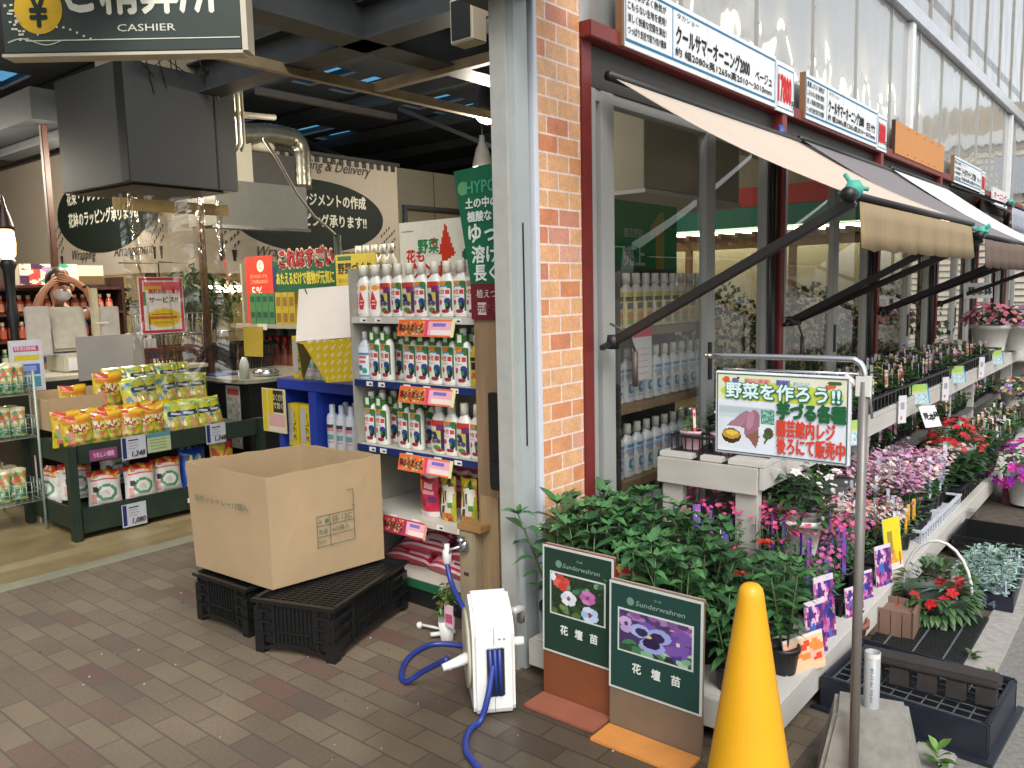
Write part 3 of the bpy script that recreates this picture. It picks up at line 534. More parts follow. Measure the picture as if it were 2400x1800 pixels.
q = MB(); q.tube([(-.02, .17, .95), (-.02, .17, 1.75), (-.02, -.12, 1.75)], .005, 6); q.tube([(-.02, .17, .95), (-.02, .45, 1.75), (-.02, .17, 1.76)], .004, 6); q.lathe([(.08, .95), (.08, .965)], (0, .17, 0), 12); q.build('wire', BLK, nt_)
A = Art(30, 40, '#d9d2d2').rect(0, 0, 1, .05, '#b3263c').rect(0, .95, 1, 1, '#b3263c').rect(0, 0, .07, 1, '#b3263c').rect(.93, 0, 1, 1, '#b3263c').rect(.1, .86, .92, .93, '#d4596c').rect(.1, .78, .5, .85, '#c9a21f').rect(.5, .78, .92, .85, '#cf4a5c').rect(.08, .5, .15, .75, '#3c7a55').ell(.52, .27, .4, .17, '#d7b223').rect(.25, .33, .75, .36, '#8a7a2a').rect(.2, .24, .85, .29, '#b45a2a').rect(.3, .17, .7, .2, '#a3862a')
q = MB(); q.box(-.012, -.001, 0, .335, 1.24, 1.65, 0, hx('#d9d2d2')); q.print_(A, (0, .005, 1.245), (0, .325, 0), (0, 0, .4)); q.text('無料お取り置き', (0, .07, 1.53), Y1, Z1, .034, .235, 0, '#b3263c', .03); q.text('サービス!!', (0, .07, 1.465), Y1, Z1, .042, .22, 0, '#2a2830', .02); q.build('notice', PRINT, nt_)
# --- side counter with its clutter
sc_ = empty('side_counter', 'dark counter with rounded pale top in front of the red bottle shelves', 'counter', (-5.55, 3.5, 0))
q = MB(); q.box(-1.1, 0, 0, .9, 0, .82); q.build('cabinet', mat('cab_dark', '#15191a', .35), sc_, bevel=.01)
q = MB(); q.prism([(-1.12, 0), (-.1, -.06), (.02, -.03), (.06, .06), (.05, .92), (-1.12, .92)], (0, 0, .855), X1, Y1, .03); q.build('top', mat('pale_top', '#8d8b7c', .3, var=.06), sc_)
q = MB(); a = Art(10, 20, '#a8a59c').rect(.1, .85, .9, .97, '#a8433f').noise(.1, .1, .9, .8, ['#8d8a83', '#c0bdb4'], .5, 3); q.print_(a, (-.3, -.004, .3), (.2, 0, 0), (0, 0, .5)); tag(q.build('notice', PRINT, sc_), None, None)
def spray(nm, lab, loc, col_, h=.24, head=True):
    o = MB(); o.lathe([(.035, 0), (.038, .1), (.03, .14), (.013, .17), (.012, h - .03)], n=12, col=hx(col_))
    if head: o.box(-.012, .05, -.012, .012, h - .03, h, 0, hx('#d9d9d4')); o.box(.03, .042, -.006, .006, h - .07, h - .03, 0, hx('#d9d9d4'))
    r = tag(o.build(nm, SHINY), lab, 'bottle'); r.location = loc; return r
spray('spray_bottle', 'white trigger spray bottle standing on the pale counter top', (-5.55, 4.02, .856), '#c9c9c4', .3); spray('pump_bottle', 'clear pump bottle standing near the counter front edge', (-5.62, 3.53, .856), '#a9aea6', .2, False)
q = MB(); q.lathe([(.09, 0), (.1, .03), (.07, .06)], n=14, sx=1.2); q.build
o = tag(q.build('wrapped_dish', CHROME), 'shiny wrapped dish lying on the pale counter', 'dish'); o.location = (-5.68, 3.76, .856)
q = MB(); q.box(-.12, .12, -.1, .1, 0, .012); o = tag(q.build('blue_tray', mat('blue_tray', '#34478a', .4)), 'blue tray lying at the near end of the pale counter', 'tray'); o.location = (-6.1, 3.6, .856)
def basket(lab, loc, rz, colr='#1b1d1e'):
    r = empty('shopping_basket', lab, 'basket', loc, rz); o = MB(); w0, w1, l0, l1, h = .13, .16, .2, .24, .22
    for k in range(15):
        t = -1 + 2 * k / 14
        for s_ in (-1, 1): o.obox((t * l0, s_ * w0, 0), (t * l1, s_ * w1, h), .008, .006); o.obox((s_ * l0, t * w0, 0), (s_ * l1, t * w1, h), .008, .006)
    for f in (.0, .5): 
        a, b_ = w0 + (w1 - w0) * f, l0 + (l1 - l0) * f
        for s_ in (-1, 1): o.obox((-b_, s_ * a, h * f), (b_, s_ * a, h * f), .01, .01); o.obox((s_ * b_, -a, h * f), (s_ * b_, a, h * f), .01, .01)
    o.box(-l0, l0, -w0, w0, 0, .006); o.build('mesh', mat('basket_' + colr, colr, .4), r)
    o = MB()
    for s_ in (-1, 1): o.obox((-l1, s_ * w1, h), (l1, s_ * w1, h), .022, .03); o.obox((s_ * l1, -w1, h), (s_ * l1, w1, h), .022, .03)
    o.build('rim', mat('basket_' + colr, colr, .4), r); o = MB()
    o.tube([(-l1, 0, h), (-l1 + .02, .0, h + .12), (l1 - .02, 0, h + .12), (l1, 0, h)], .009, 6); o.build('handle', CHROME, r); return r
basket('dark shopping basket with raised metal handle on the side counter', (-6.5, 3.72, .856), R(100)); basket('dark shopping basket behind the first one on the side counter', (-6.52, 4.1, .856), R(95)); basket('reddish brown basket next to the dark shopping baskets', (-6.42, 3.33, .87), R(95), '#5a2c20')
ct = empty('shopping_cart', 'grey wire shopping cart behind the clear curtain', 'cart', (-7.3, 3.85, 0)); q = MB()
for k in range(12):
    t = k / 11; q.tube([(-.2, t * .5 - .25, .75), (-.24, t * .55 - .27, 1.35)], .005, 4); q.tube([(.2, t * .5 - .25, .75), (.24, t * .55 - .27, 1.35)], .005, 4)
    q.tube([(-.2 + .4 * t, -.25, .75), (-.24 + .48 * t, -.27, 1.35)], .005, 4)
for z in (.75, .95, 1.15, 1.35):
    for s_ in (-1, 1): q.tube([(s_ * .22, -.26, z), (s_ * .22, .26, z)], .006, 4); q.tube([(-.22, s_ * .26, z), (.22, s_ * .26, z)], .006, 4)
q.build('basket', mat('cart_wire', '#6e7274', .35, metal=.5), ct); q = MB()
for sx_ in (-.2, .2):
    for sy_ in (-.25, .25): q.tube([(sx_, sy_, .75), (sx_, sy_, .1)], .012, 6); q.lathe([(.04, .0), (.05, .05), (.04, .1)], (sx_, sy_, 0), 10)
q.build('frame', mat('cart_wire', '#6e7274'), ct); q = MB(); q.tube([(-.3, -.27, 1.42), (-.3, .27, 1.42)], .015, 8); q.build('handle', BLK, ct)
# --- middle shelving facing the entrance
mr_ = empty('bottle_shelves', 'shelving of green boxes and red capped bottles under the red poster', 'shelves', (-6.95, 4.4, 0)); q = MB(); SHW = mat('shelf_ivory', '#8d8672', .5)
for z in (.06, .4, .76, 1.24): q.box(0, 1.6, -.15 if z > 1 else 0, .45, z - .03, z)
q.build('shelf', SHW, mr_); q = MB(); q.box(0, 1.6, .451, .47, 0, 1.8); q.build('back_panel', mat('shelf_back', '#6d6a5d', .6), mr_); [MB().box(a, a + .029, 0, .47, 0, 1.8).build('side_panel', SHW, mr_) for a in (-.03, 1.601)]
gb = MB(); gb.box(-.045, .045, -.06, .06, 0, .14, 0, hx('#3f6f45')); gb.box(-.03, .03, -.062, -.0605, .06, .11, 0, hx('#1d4a3a')); gb = proto(tag(gb.build('green_box', PRINT), '', 'box')); yb = MB(); yb.box(-.045, .045, -.06, .06, 0, .14, 0, hx('#a08f2c')); yb.box(-.03, .03, -.062, -.0605, .02, .1, 0, hx('#7a5a2a')); yb = proto(tag(yb.build('yellow_box', PRINT), '', 'box'))
for z in (1.241, 1.382):
    for i in range(4): put(gb, (-6.6 + i * .098, 4.33, z), 0, 'green product box in the stacked pair of rows under the red poster', 'green boxes on the bottle shelves')
    for i in range(3): put(yb, (-6.2 + i * .098, 4.33, z), 0, 'yellow brown product box next to the green boxes', 'yellow boxes on the bottle shelves')
rb = small_bottle('red_capped_bottle', '', '#7a2c24', '#8a1f1c', '#9a5a48', .3, .05); db = small_bottle('dark_green_bottle', '', '#1f3326', '#5a1a22', '#2f4a3c', .3, .05)
for i in range(7): put(rb, (-6.5 + i * .115 - .3, 4.5, .761), 0, 'red capped bottle on the shelf level with the counter top', 'red capped bottles', (1, 1, 1.2)); put(rb, (-6.55 + i * .115, 4.48, .401), 0, 'red capped bottle on the shelf below the counter top', 'red capped bottles lower down'); put(db, (-6.55 + i * .115, 4.48, .061), 0, 'dark green bottle on the lowest of the bottle shelves', 'dark green bottles')
wb = small_bottle('white_drum', '', '#8b887c', '#77746a', '#97948a', .42, .09)
for i in range(4): put(wb, (-6.75 + i * .2, 4.66, .761), 0, 'pale round drum at the back of the bottle shelves', 'pale drums')
q = MB(); q.box(.02, 1.58, -.156, -.151, 1.205, 1.24, 0, hx('#8c8a7e')); q.box(.45, .6, -.159, -.1565, 1.19, 1.245, 0, hx('#b9b8ae')); q.box(.1, 1.5, -.006, -.001, .37, .4, 0, hx('#c7a99a')); q.box(.55, .67, -.009, -.0065, .33, .4, 0, hx('#c9c7c4')); q.build('price_rail', PRINT, mr_)
po = empty('red_poster', 'red discount poster with a white emblem left of the green banner', 'poster', (-6.84, 4.38, 1.24)); q = MB()
q.box(0, .43, -.01, 0, 0, .62, 0, hx('#c23322')); q.prism([(.245 + .055 * cos(2 * pi * k / 20), .53 + .055 * sin(2 * pi * k / 20)) for k in range(20)], (0, -.0105, 0), X1, Z1, .001, 0, hx('#d6d0b8')); q.text('C', (.225, -.0115, .505), X1, Z1, .05, None, 0, '#c23322')
for z, t in ((.42, '日々のおトクな'), (.37, 'ご利用は5%引')): q.text(t, (.08, -.0105, z), X1, Z1, .035, .27, 0, '#d8b48a')
q.text('5%', (.09, -.0105, .25), X1, Z1, .09, .17, 0, '#d8d0c8', .02); q.box(.08, .3, -.0115, -.0105, .15, .18, 0, hx('#d8d0c8')); q.build('sheet', PRINT, po)
gbn = empty('green_banner', 'dark green banner topped by red Japanese cut-out letters', 'banner', (-6.38, 4.36, 1.56)); q = MB(); q.box(0, .92, -.01, 0, -.03, .24, 0, hx('#0c4a2c')); q.box(0, .07, -.011, -.0101, -.02, .2, 0, hx('#1a2f4a'))
q.text('あたえるだけで植物が元気に', (.06, -.0105, .03), X1, Z1, .11, .82, 0, '#b3a83a', .03); q.build('sheet', PRINT, gbn); q = MB()
q.text('これはすごい', (.12, -.0125, .18), X1, Z1, .16, .76, 0, '#c9a99a', .11, .0); q.text('これはすごい', (.12, -.0145, .18), X1, Z1, .16, .76, 0, '#8f1d22', .035); q.build('lettering', PRINT, gbn)
yp = empty('yellow_poster', 'yellow vegetable poster right of the green banner', 'poster', (-5.45, 4.34, 1.42)); q = MB(); q.box(0, .5, -.01, 0, 0, .4, 0, hx('#b5a233')); q.text('野菜づくり', (.03, -.0105, .24), X1, Z1, .09, .42, 0, '#2a2a16', .03); q.box(.03, .2, -.0115, -.0105, .35, .385, 0, hx('#2e5a3a'))
for z, c_ in ((.17, '#7a6a20'), (.12, '#8a7a20'), (.05, '#a8542a')): q.text('おいしい野菜を', (.03, -.0105, z), X1, Z1, .04, .4, 0, c_)
q.build('sheet', PRINT, yp)
tb = small_bottle('tall_white_bottle', '', '#c4c2b0', '#c9c8bc', '#b8a94a', .34, .045)
for i in range(5): put(tb, (-5.3 + i * .1, 4.45, 1.55), 0, 'tall white bottle behind the yellow vegetable poster', 'tall white bottles behind the poster')
shelf_unit('upper_ledge', 'ivory ledge that carries the tall white bottles', -4.85, 4.38, 4.41, [1.548], .7, SHW, back=False)
q = MB(); q.prism([(0, 0), (.15, -.01), (.16, .24), (0, .25)], (-6.02, 3.79, 1.0), V((.7, .71, 0)), Z1, .02); q.build
o = tag(q.build('yellow_bag', mat('yellow_sheet', '#a8901f', .5, var=.06)), 'plain yellow bag hanging on the post by the red poster', 'bag')
# --- green foliage inside the kiosk opening and dangling decoration
def leafcloud(mb, c, r, n, cols, ln=.07, wd=.03, seed=1, flat=1.):
    rg_ = random.Random(seed); c = V(c)
    for i in range(n):
        d = V((rg_.gauss(0, 1), rg_.gauss(0, 1), rg_.gauss(0, 1))); d.normalize(); p = c + V((d.x * r[0], d.y * r[1], d.z * r[2])) * (rg_.random() ** .45)
        u = V((rg_.uniform(-1, 1), rg_.uniform(-1, 1), rg_.uniform(-.7, .5) * flat)).normalized(); s_ = u.cross(V((rg_.uniform(-.4, .4), rg_.uniform(-.4, .4), 1))).normalized(); l = ln * rg_.uniform(.6, 1.2); w_ = wd * rg_.uniform(.7, 1.2)
        mb.add([p, p + u * l * .5 + s_ * w_ * .5, p + u * l - Z1 * l * .25, p + u * l * .5 - s_ * w_ * .5], [(0, 1, 2, 3)], 0, hx(rg_.choice(cols)))
GREENS = ['#2f4a22', '#3a5a28', '#46682f', '#24401e', '#55773a']
for i, (loc, r) in enumerate([((-8.3, 4.9, 1.5), (.2, .35, .3)), ((-8.25, 6.2, 1.35), (.25, .4, .3)), ((-9.4, 4.25, 1.45), (.4, .2, .25)), ((-7.75, 4.3, 1.5), (.2, .25, .35))]):
    q = MB(); leafcloud(q, (0, 0, 0), r, 260, GREENS, .14, .05, i); q.tube([(0, 0, -loc[2] + .4), (0, 0, 0)], .02, 6, 0, hx('#3a2f22')); q.lathe([(.1, -loc[2] + .01), (.14, -loc[2] + .4)], n=10, col=hx('#5a4a3a'))
    o = tag(q.build('indoor_plant', LEAF), ['leafy potted plant in the lit kiosk opening nearest its corner', 'leafy potted plant farther along the lit kiosk opening', 'leafy potted plant behind the brown store post', 'leafy potted plant outside the kiosk corner post'][i], 'plant'); o.location = loc
# --- far wall strip and pendants
q = MB(); q.box(-9.1, -9, 7.6, 12.5, 0, 3.32); fw = tag(q.build('partition_wall', mat('partition', '#857a66', .6, var=.04)), 'beige partition wall right of the kiosk sign', 'wall'); q = MB(); q.tube([(-8.97, 8.45, 1.9), (-8.97, 8.45, 2.75), (-8.97, 9.8, 2.75)], .05, 8); q.build('pipe', mat('pipe_grey', '#47453f', .5), fw)
q = MB()
for y in (8.3, 9.1, 9.9): q.box(-8.999, -8.995, y, y + .012, 0, 3.3)
q.build('joint', DARK, fw)
def pendant(lab, loc, r=.14, power=55, shade='#1b1c1d', top=4.05, col_=(1, .9, .76)):
    p = empty('pendant_lamp', lab, 'lamp', loc, 0, 'pendant lamps of the store'); o = MB(); o.lathe([(r, 0), (r * .96, .04), (r * .6, .2), (r * .3, .26), (r * .25, .34)], n=18, cap=False); o.build('shade', mat('shade' + shade, shade, .4), p, solid=.004)
    o = MB(); o.lathe([(r * .3, .16), (r * .8, .06), (r * .85, .0), (r * .5, -.05), (.01, -.07)], n=16); o.build('bulb', mat('bulb_glow', '#fff0d0', .4, emit=9), p); o = MB(); o.tube([(0, 0, .34), (0, 0, top - loc[2])], .006, 5); o.build('cord', BLK, p)
    l = bpy.data.lights.new('lamp', 'POINT'); l.energy = power; l.color = col_; l.shadow_soft_size = .12; lo = bpy.data.objects.new('lamp', l); COL.objects.link(lo); lo.parent = p; lo.location = (0, 0, -.16); return p
pendant('glowing pendant lamp hanging left of the steel column', (-4.4, 5.09, 2.9), .13, 60)
pendant('small grey pendant lamp hanging before the beige partition', (-6, 6.84, 2.84), .11, 25, '#8c8a86')
pendant('pendant lamp glowing beyond the grey lintel', (-8.1, 2.3, 2.85), .14, 42)
pendant('pendant lamp over the cash desk, hidden behind the hood', (-6.9, 3.2, 2.75), .14, 42)
pendant('pendant lamp over the bottle shelves', (-5.6, 3.4, 2.95), .14, 42)
pendant('pendant lamp past the kiosk front', (-6.4, 7.9, 2.95), .14, 42); pendant('pendant lamp over the brown shelves', (-9.5, 2.0, 2.8), .14, 42); pendant('added unseen pendant lamp in front of the kiosk', (-7.5, 3.5, 2.9), .14, 45)  # the lamp in front of the kiosk is added out of view to light the store
# box speaker under the canopy
sp = empty('wall_speaker', 'small cream speaker box hung beside the top of the steel column', 'speaker', (-2.6, 2.9, 2.63)); q = MB(); q.box(-.08, .06, -.05, .05, 0, .2); q.build('casing', CREAM2, sp, bevel=.006); q = MB(); q.box(-.065, .05, -.056, -.051, .015, .185); q.build('grille', BLK, sp); q = MB(); q.tube([(0, 0, .2), (0, .02, .32), (.3, .1, .36)], .012, 6); q.build('bracket', STEEL, sp)
# --- shop assistant behind the register, hands raised to the mask
def skin_mesh(name, nodes, edges, m, parent=None, sub=2, smooth=True):
    me = bpy.data.meshes.new(name); me.from_pydata([n[:3] for n in nodes], edges, []); o = bpy.data.objects.new(name, me); COL.objects.link(o)
    md = o.modifiers.new('s', 'SKIN'); md.use_smooth_shade = True
    for i, n in enumerate(nodes): me.skin_vertices[0].data[i].radius = (n[3], n[4] if len(n) > 4 else n[3])
    me.skin_vertices[0].data[0].use_root = True; sd = o.modifiers.new('d', 'SUBSURF'); sd.levels = sub; sd.render_levels = sub
    dg = bpy.context.evaluated_depsgraph_get(); m2 = bpy.data.meshes.new_from_object(o.evaluated_get(dg), depsgraph=dg); bpy.data.objects.remove(o); bpy.data.meshes.remove(me)
    m2.name = name; m2.materials.clear(); m2.materials.append(m); r = bpy.data.objects.new(name, m2); COL.objects.link(r)
    for p in m2.polygons: p.use_smooth = True
    if parent: r.parent = parent
    return r
SKIN = mat('skin', '#b07a5c', .5, var=.06); pe = empty('person', 'shop assistant with a white face mask and both hands raised, behind the register', 'person', (-6.93, 2.73, .015))
# axes: x toward the entrance, y across the shoulders
N = [(0, 0, .9, .12, .15), (0, 0, 1.05, .11, .14), (0, 0, 1.25, .12, .16), (0, 0, 1.36, .08, .1), (.01, 0, 1.43, .05), (.03, 0, 1.52, .075), (.035, 0, 1.6, .085), (.02, 0, 1.67, .06),
     (0, -.16, 1.34, .055), (.1, -.23, 1.36, .042), (.16, -.2, 1.5, .032), (.19, -.16, 1.58, .026), (.2, -.14, 1.62, .03),
     (0, .16, 1.34, .055), (.1, .25, 1.4, .042), (.19, .14, 1.56, .03), (.2, .07, 1.61, .026), (.2, .02, 1.65, .03),
     (0, -.09, .85, .1), (.01, -.1, .48, .065), (0, -.1, .09, .045), (.1, -.11, .04, .04), (0, .09, .85, .1), (.01, .1, .48, .065), (0, .1, .09, .045), (.1, .11, .04, .04)]
E_ = [(0, 1), (1, 2), (2, 3), (3, 4), (4, 5), (5, 6), (6, 7), (3, 8), (8, 9), (9, 10), (10, 11), (11, 12), (3, 13), (13, 14), (14, 15), (15, 16), (16, 17), (0, 18), (18, 19), (19, 20), (20, 21), (0, 22), (22, 23), (23, 24), (24, 25)]
for w0, sgn in ((12, 1), (17, -1)):
    wx, wy, wz = N[w0][:3]
    for k in range(5):
        a = len(N); f = (k - 1.6) * .017; th = k == 4
        N.append((wx + .005, wy + sgn * (.03 if not th else .01), wz + f + (.0 if not th else -.07), .009)); N.append((wx - .01, wy + sgn * (.055 + .006 * (1 if k in (1, 2) else 0) if not th else .035), wz + f * 1.1 + .01, .008)); N.append((wx - .03, wy + sgn * (.08 if not th else .055), wz + f * 1.1 + .012, .007)); E_ += [(w0, a), (a, a + 1), (a + 1, a + 2)]
skin_mesh('body', N, E_, SKIN, pe)
T = [(0, 0, .78, .13, .17), (0, 0, 1.05, .13, .16), (0, 0, 1.25, .135, .175), (0, 0, 1.37, .09, .115), (.005, 0, 1.42, .065), (0, -.165, 1.345, .068), (.06, -.21, 1.36, .056), (0, .165, 1.345, .068), (.06, .22, 1.38, .056)]
skin_mesh('shirt', T, [(0, 1), (1, 2), (2, 3), (3, 4), (3, 5), (5, 6), (3, 7), (7, 8)], mat('shirt', '#4a5473', .8, var=.1), pe)
q = MB(); q.lathe([(.02, -.12), (.085, -.1), (.1, -.02), (.098, .05), (.07, .1), (.02, .12)], (.01, 0, 1.63), 18, sx=1.0, sy=.93); q.build('hair', mat('hair', '#241a15', .5, var=.3, scale=60, stretch=(1, 1, .1)), pe, subd=1)
q = MB(); q.lathe([(.03, -.055), (.062, -.035), (.075, .0), (.07, .03), (.045, .045)], (.075, 0, 1.53), 16, sx=.75, sy=.95); q.build('mask', mat('mask_white', '#c3bec0', .7), pe, subd=1)
q = MB()
for s_ in (-1, 1): q.lathe([(.001, -.012), (.012, 0), (.001, .012)], (.118, s_ * .032, 1.6), 8, 0, hx('#2a2320')); q.lathe([(.001, -.03), (.016, -.01), (.016, .015), (.001, .03)], (.03, s_ * .098, 1.58), 8, 0, hx('#b07a5c'))
q.lathe([(.001, -.02), (.014, -.012), (.006, .03)], (.125, 0, 1.57), 8, 0, hx('#b07a5c')); q.build('face_features', PRINT, pe)
q = MB(); q.lathe([(.032, -.012), (.034, 0), (.032, .012)], (.19, .11, 1.585), 12); q.build('watch', BLK, pe)
# ================================================================ goods at the storefront
NAVY = mat('navy_edge', '#14285c', .4); RACKW = mat('rack_ivory', '#b5b2a6', .4, var=.04)
RX0, RX1, RY = -3.17, -2.31, 2.6
rk = empty('fertilizer_rack', 'ivory gondola rack of fertilizer bottles beside the grey column', 'rack', (RX0, RY, 0)); RL = RX1 - RX0
q = MB()
for z in (.43, .75, 1.075, 1.385): q.box(.012, RL - .012, 0.004, .42, z - .022, z)
q.box(.012, RL - .012, .004, .44, .0, .13); q.build('shelf', RACKW, rk, bevel=.002)
for z, m_ in ((.75, NAVY), (1.075, NAVY), (.43, RACKW), (1.385, RACKW)): q = MB(); q.box(.01, RL - .01, -.006, .003, z - .03, z + .002); q.build('shelf_edge', m_, rk)
q = MB(); q.box(.01, RL - .01, -.006, .003, .085, .125); q.build('base_edge', mat('rack_green', '#23553a', .4), rk); q = MB(); q.box(0.01, RL - .01, 0, .003, .0, .084); q.build('kick_plate', BLK, rk)
q = MB(); q.box(0, RL, .441, .46, 0, 1.62); q.build('back_panel', mat('rack_back', '#a6a498', .5), rk); [MB().box(a - .0105, a + .0105, .0, .46, 0, 1.62).build('side_panel', mat('rack_side', '#8f8d83', .5), rk) for a in (0, RL)]
rr = random.Random(5)
for z in (.43, .75, 1.075, 1.385):
    for i in range(5): x = .03 + .15 * i + rr.uniform(0, .08); q = MB(); q.box(x, x + .045, -.008, -.0062, z - .026, z - .004, 0, hx('#d6d4cf')); q.box(x + .02, x + .04, -.009, -.0081, z - .02, z - .012, 0, hx('#30343a')); q.build('price_label', PRINT, rk)
# header board
hb = empty('brand_board', 'white header board with red fertilizer lettering above the rack', 'sign', (-2.93, 2.72, 1.5), R(0)); q = MB(); q.box(0, .68, 0, .012, 0, .33, 0, hx('#d2cdbb'))
A = Art(68, 33, '#d2cdbb').poly([(.28, .1), (.42, .45), (.4, .6), (.46, .95), (.5, .62), (.53, .5), (.47, .45), (.38, .12)], '#b8331f').poly([(.38, .5), (.45, .95), (.54, .52)], '#b8331f').ell(.66, .62, .035, .1, '#4a4a8a').ell(.63, .5, .03, .07, '#2a5a45').ell(.6, .32, .04, .12, '#c88aa8').ell(.62, .12, .05, .1, '#d2a32c').ell(.75, .88, .06, .13, '#d0a02a').ell(.75, .88, .03, .065, '#5a3a1a').ell(.9, .9, .05, .11, '#d0702a')
for k in range(30): t = k / 29; A.ell(.74 + .2 * t, .62 + .12 * sin(pi * t), .02, .045, '#2a7ab0')
q.print_(A, (.003, -.0015, .003), (.674, 0, 0), (0, 0, .324)); t_ = [('花も', .05, .14, .06, '#b8331f'), ('野菜', .13, .18, .065, '#2f7a45'), ('も', .22, .21, .04, '#c0402f'), ('グン', .07, .055, .085, '#b8331f'), ('花工場', .46, .07, .09, '#b8331f')]
for s_, x_, z_, h_, c_ in t_:
    q.text(s_, (x_, -.0025, z_), X1, Z1, h_, None if s_ != '花工場' else .21, 0, '#e6e2d6', .09); q.text(s_, (x_, -.0035, z_), X1, Z1, h_, None if s_ != '花工場' else .21, 0, c_, .044)
q.text('グン', (.32, -.0035, .06), X1, Z1, .05, None, 0, '#c89a98', .0); q.box(.02, .1, -.003, -.002, .285, .289, 0, hx('#8a8578')); q.build('board', PRINT, hb)
# bottles
def label_A(bg='#d2d0c8'):   # vegetables and rainbow
    a = Art(32, 46, bg); a.ell(.5, .93, .35, .08, '#c87f2c').ell(.8, .9, .2, .12, '#3a6b33').rect(.88, .1, 1, .95, '#35602f'); a.ell(.45, .83, .3, .05, '#3a86b0').ell(.45, .8, .24, .035, '#d2d0c8')
    a.rect(.1, .62, .24, .72, '#c0392b').rect(.3, .6, .5, .73, '#c0392b').rect(.58, .6, .84, .74, '#b83a4a').rect(.36, .64, .44, .7, bg); a.ell(.7, .4, .2, .11, '#2d3a7a').ell(.72, .24, .16, .12, '#1f2440', .5).ell(.62, .3, .1, .06, '#3a7a3a').ell(.22, .36, .13, .08, '#c4454a').ell(.55, .1, .25, .06, '#8f2c34').rect(.1, .52, .6, .55, '#b08a88'); return a
def label_B():
    a = Art(32, 46, '#c9c1b8'); a.rect(0, .8, 1, 1, '#b03a2a').rect(.5, .68, 1, .86, '#6a2c5a').rect(0, .25, 1, .68, '#b5a850').ell(.3, .58, .22, .06, '#2a2a5c').ell(.42, .5, .14, .1, '#2a2a5c').rect(.15, .4, .6, .45, '#2a2a5c').ell(.3, .33, .16, .06, '#4a4a88').ell(.62, .34, .15, .07, '#3d3d78').rect(.78, .05, 1, .72, '#2b2340').ell(.5, .14, .25, .08, '#4c7a35').ell(.7, .06, .25, .05, '#8f2c34'); return a
def label_C():
    a = Art(32, 46, '#d6d0c8'); a.ell(.72, .86, .25, .09, '#d08a2c').ell(.2, .86, .12, .07, '#d2a05a').poly([(.5, .78), (.8, .4), (.7, .15), (.4, .15), (.3, .4)], '#b8323a').rect(.12, .2, .26, .7, '#c98a86').rect(.4, .3, .7, .34, '#d6b0a8').rect(.42, .42, .68, .46, '#d6b0a8'); return a
def label_D():
    a = Art(32, 46, '#c9cfd4'); a.rect(0, .72, 1, .8, '#4a7a9a').rect(.15, .6, .8, .7, '#c0555a').rect(.2, .45, .75, .55, '#b85a6a').ell(.3, .3, .2, .1, '#3a6aa0').ell(.65, .2, .2, .1, '#3a8a70').rect(0, 0, 1, .07, '#5a8aa8'); return a
def label_E():
    a = Art(18, 26, '#b09a30'); a.rect(.1, .75, .9, .85, '#2f2a20').rect(.25, .45, .75, .7, '#2a2418').ell(.5, .25, .3, .13, '#b0602a').ell(.6, .12, .25, .08, '#c9a83a'); return a
def bottle(nm, art, h, r, fl, capc, capr, caph, collar=None, bodyc='#d3d1c8'):
    """flat-sided plastic bottle; the front looks to -Y"""
    c = hx(bodyc); o = MB(); hb_ = h - caph
    o.lathe([(r * .94, 0), (r, .006), (r, hb_ * .78), (r * .86, hb_ * .86), (capr * 1.05, hb_ * .95), (capr * .9, hb_)], n=20, col=c, sy=fl, sq=.25); root = o.build(nm, SHINY); root['category'] = 'bottle'
    o = MB(); o.lathe([(capr, hb_ - .002), (capr, h - .006), (capr * .9, h), (.001, h)], n=14, col=hx(capc)); o.build('cap', SHINY, root)
    o = MB()
    def fn(s, t):
        th = -pi / 2 + (s - .5) * 2.1; x, y = cos(th), sin(th); e = 1 / max(abs(x), abs(y)); e = 1 + (e - 1) * .25; rr_ = (r + .0012) * e; z = .012 + t * (hb_ * .74); return V((rr_ * x, rr_ * fl * y, z))
    o.art(art, fn, 0, 4); o.build('label', SHINY, root)
    if collar:
        o = MB(); o.lathe([(capr * 1.5, hb_ * .86), (capr * 1.35, hb_ + .005)], n=12, col=hx(collar), cap=False); o.box(-capr * 1.2, capr * 1.2, -capr * 1.5 - .006, -capr * 1.5, hb_ * .82, hb_ + .02, 0, hx(collar)); o.box(-capr * .5, capr * .9, -capr * 1.5 - .007, -capr * 1.5 - .0061, hb_ * .9, hb_ + .012, 0, hx('#d2d6c4')); o.build('collar', PRINT, root)
    return proto(root)
bA = bottle('fertilizer_bottle', label_A(), .25, .041, .62, '#cfcdc0', .02, .05); bB = bottle('fertilizer_bottle', label_B(), .25, .041, .62, '#cfcdc0', .02, .05); bC = bottle('fertilizer_bottle', label_C(), .25, .041, .62, '#cfcdc0', .022, .05)
bG = bottle('fertilizer_bottle', label_A(), .26, .0415, .62, '#cfcdc8', .017, .04, '#3c6b34'); bD = bottle('fertilizer_bottle', label_D(), .235, .035, .7, '#cfcdc8', .014, .035, None, '#aebac2'); bE = bottle('fertilizer_bottle', label_E(), .23, .033, .7, '#d0cfc6', .016, .035, None, '#b5a230')
def shelf_row(seq, x0, step, y, z, shelf, grp):
    cnt = {}
    for i, k in enumerate(seq):
        if k == '.': continue
        nm = {'A': 'white bottle with fruit label', 'B': 'bottle with purple red label', 'C': 'white bottle with red drop', 'G': 'white bottle with green collar', 'D': 'pale blue bottle', 'E': 'yellow labelled bottle'}[k]
        for row in range(2):
            put({'A': bA, 'B': bB, 'C': bC, 'G': bG, 'D': bD, 'E': bE}[k], (x0 + i * step + random.uniform(-.004, .004), y + row * .08, z), random.uniform(-.12, .12), f"{nm}, {ORD[i]} in the {shelf} shelf's {'front' if row == 0 else 'back'} row", grp)
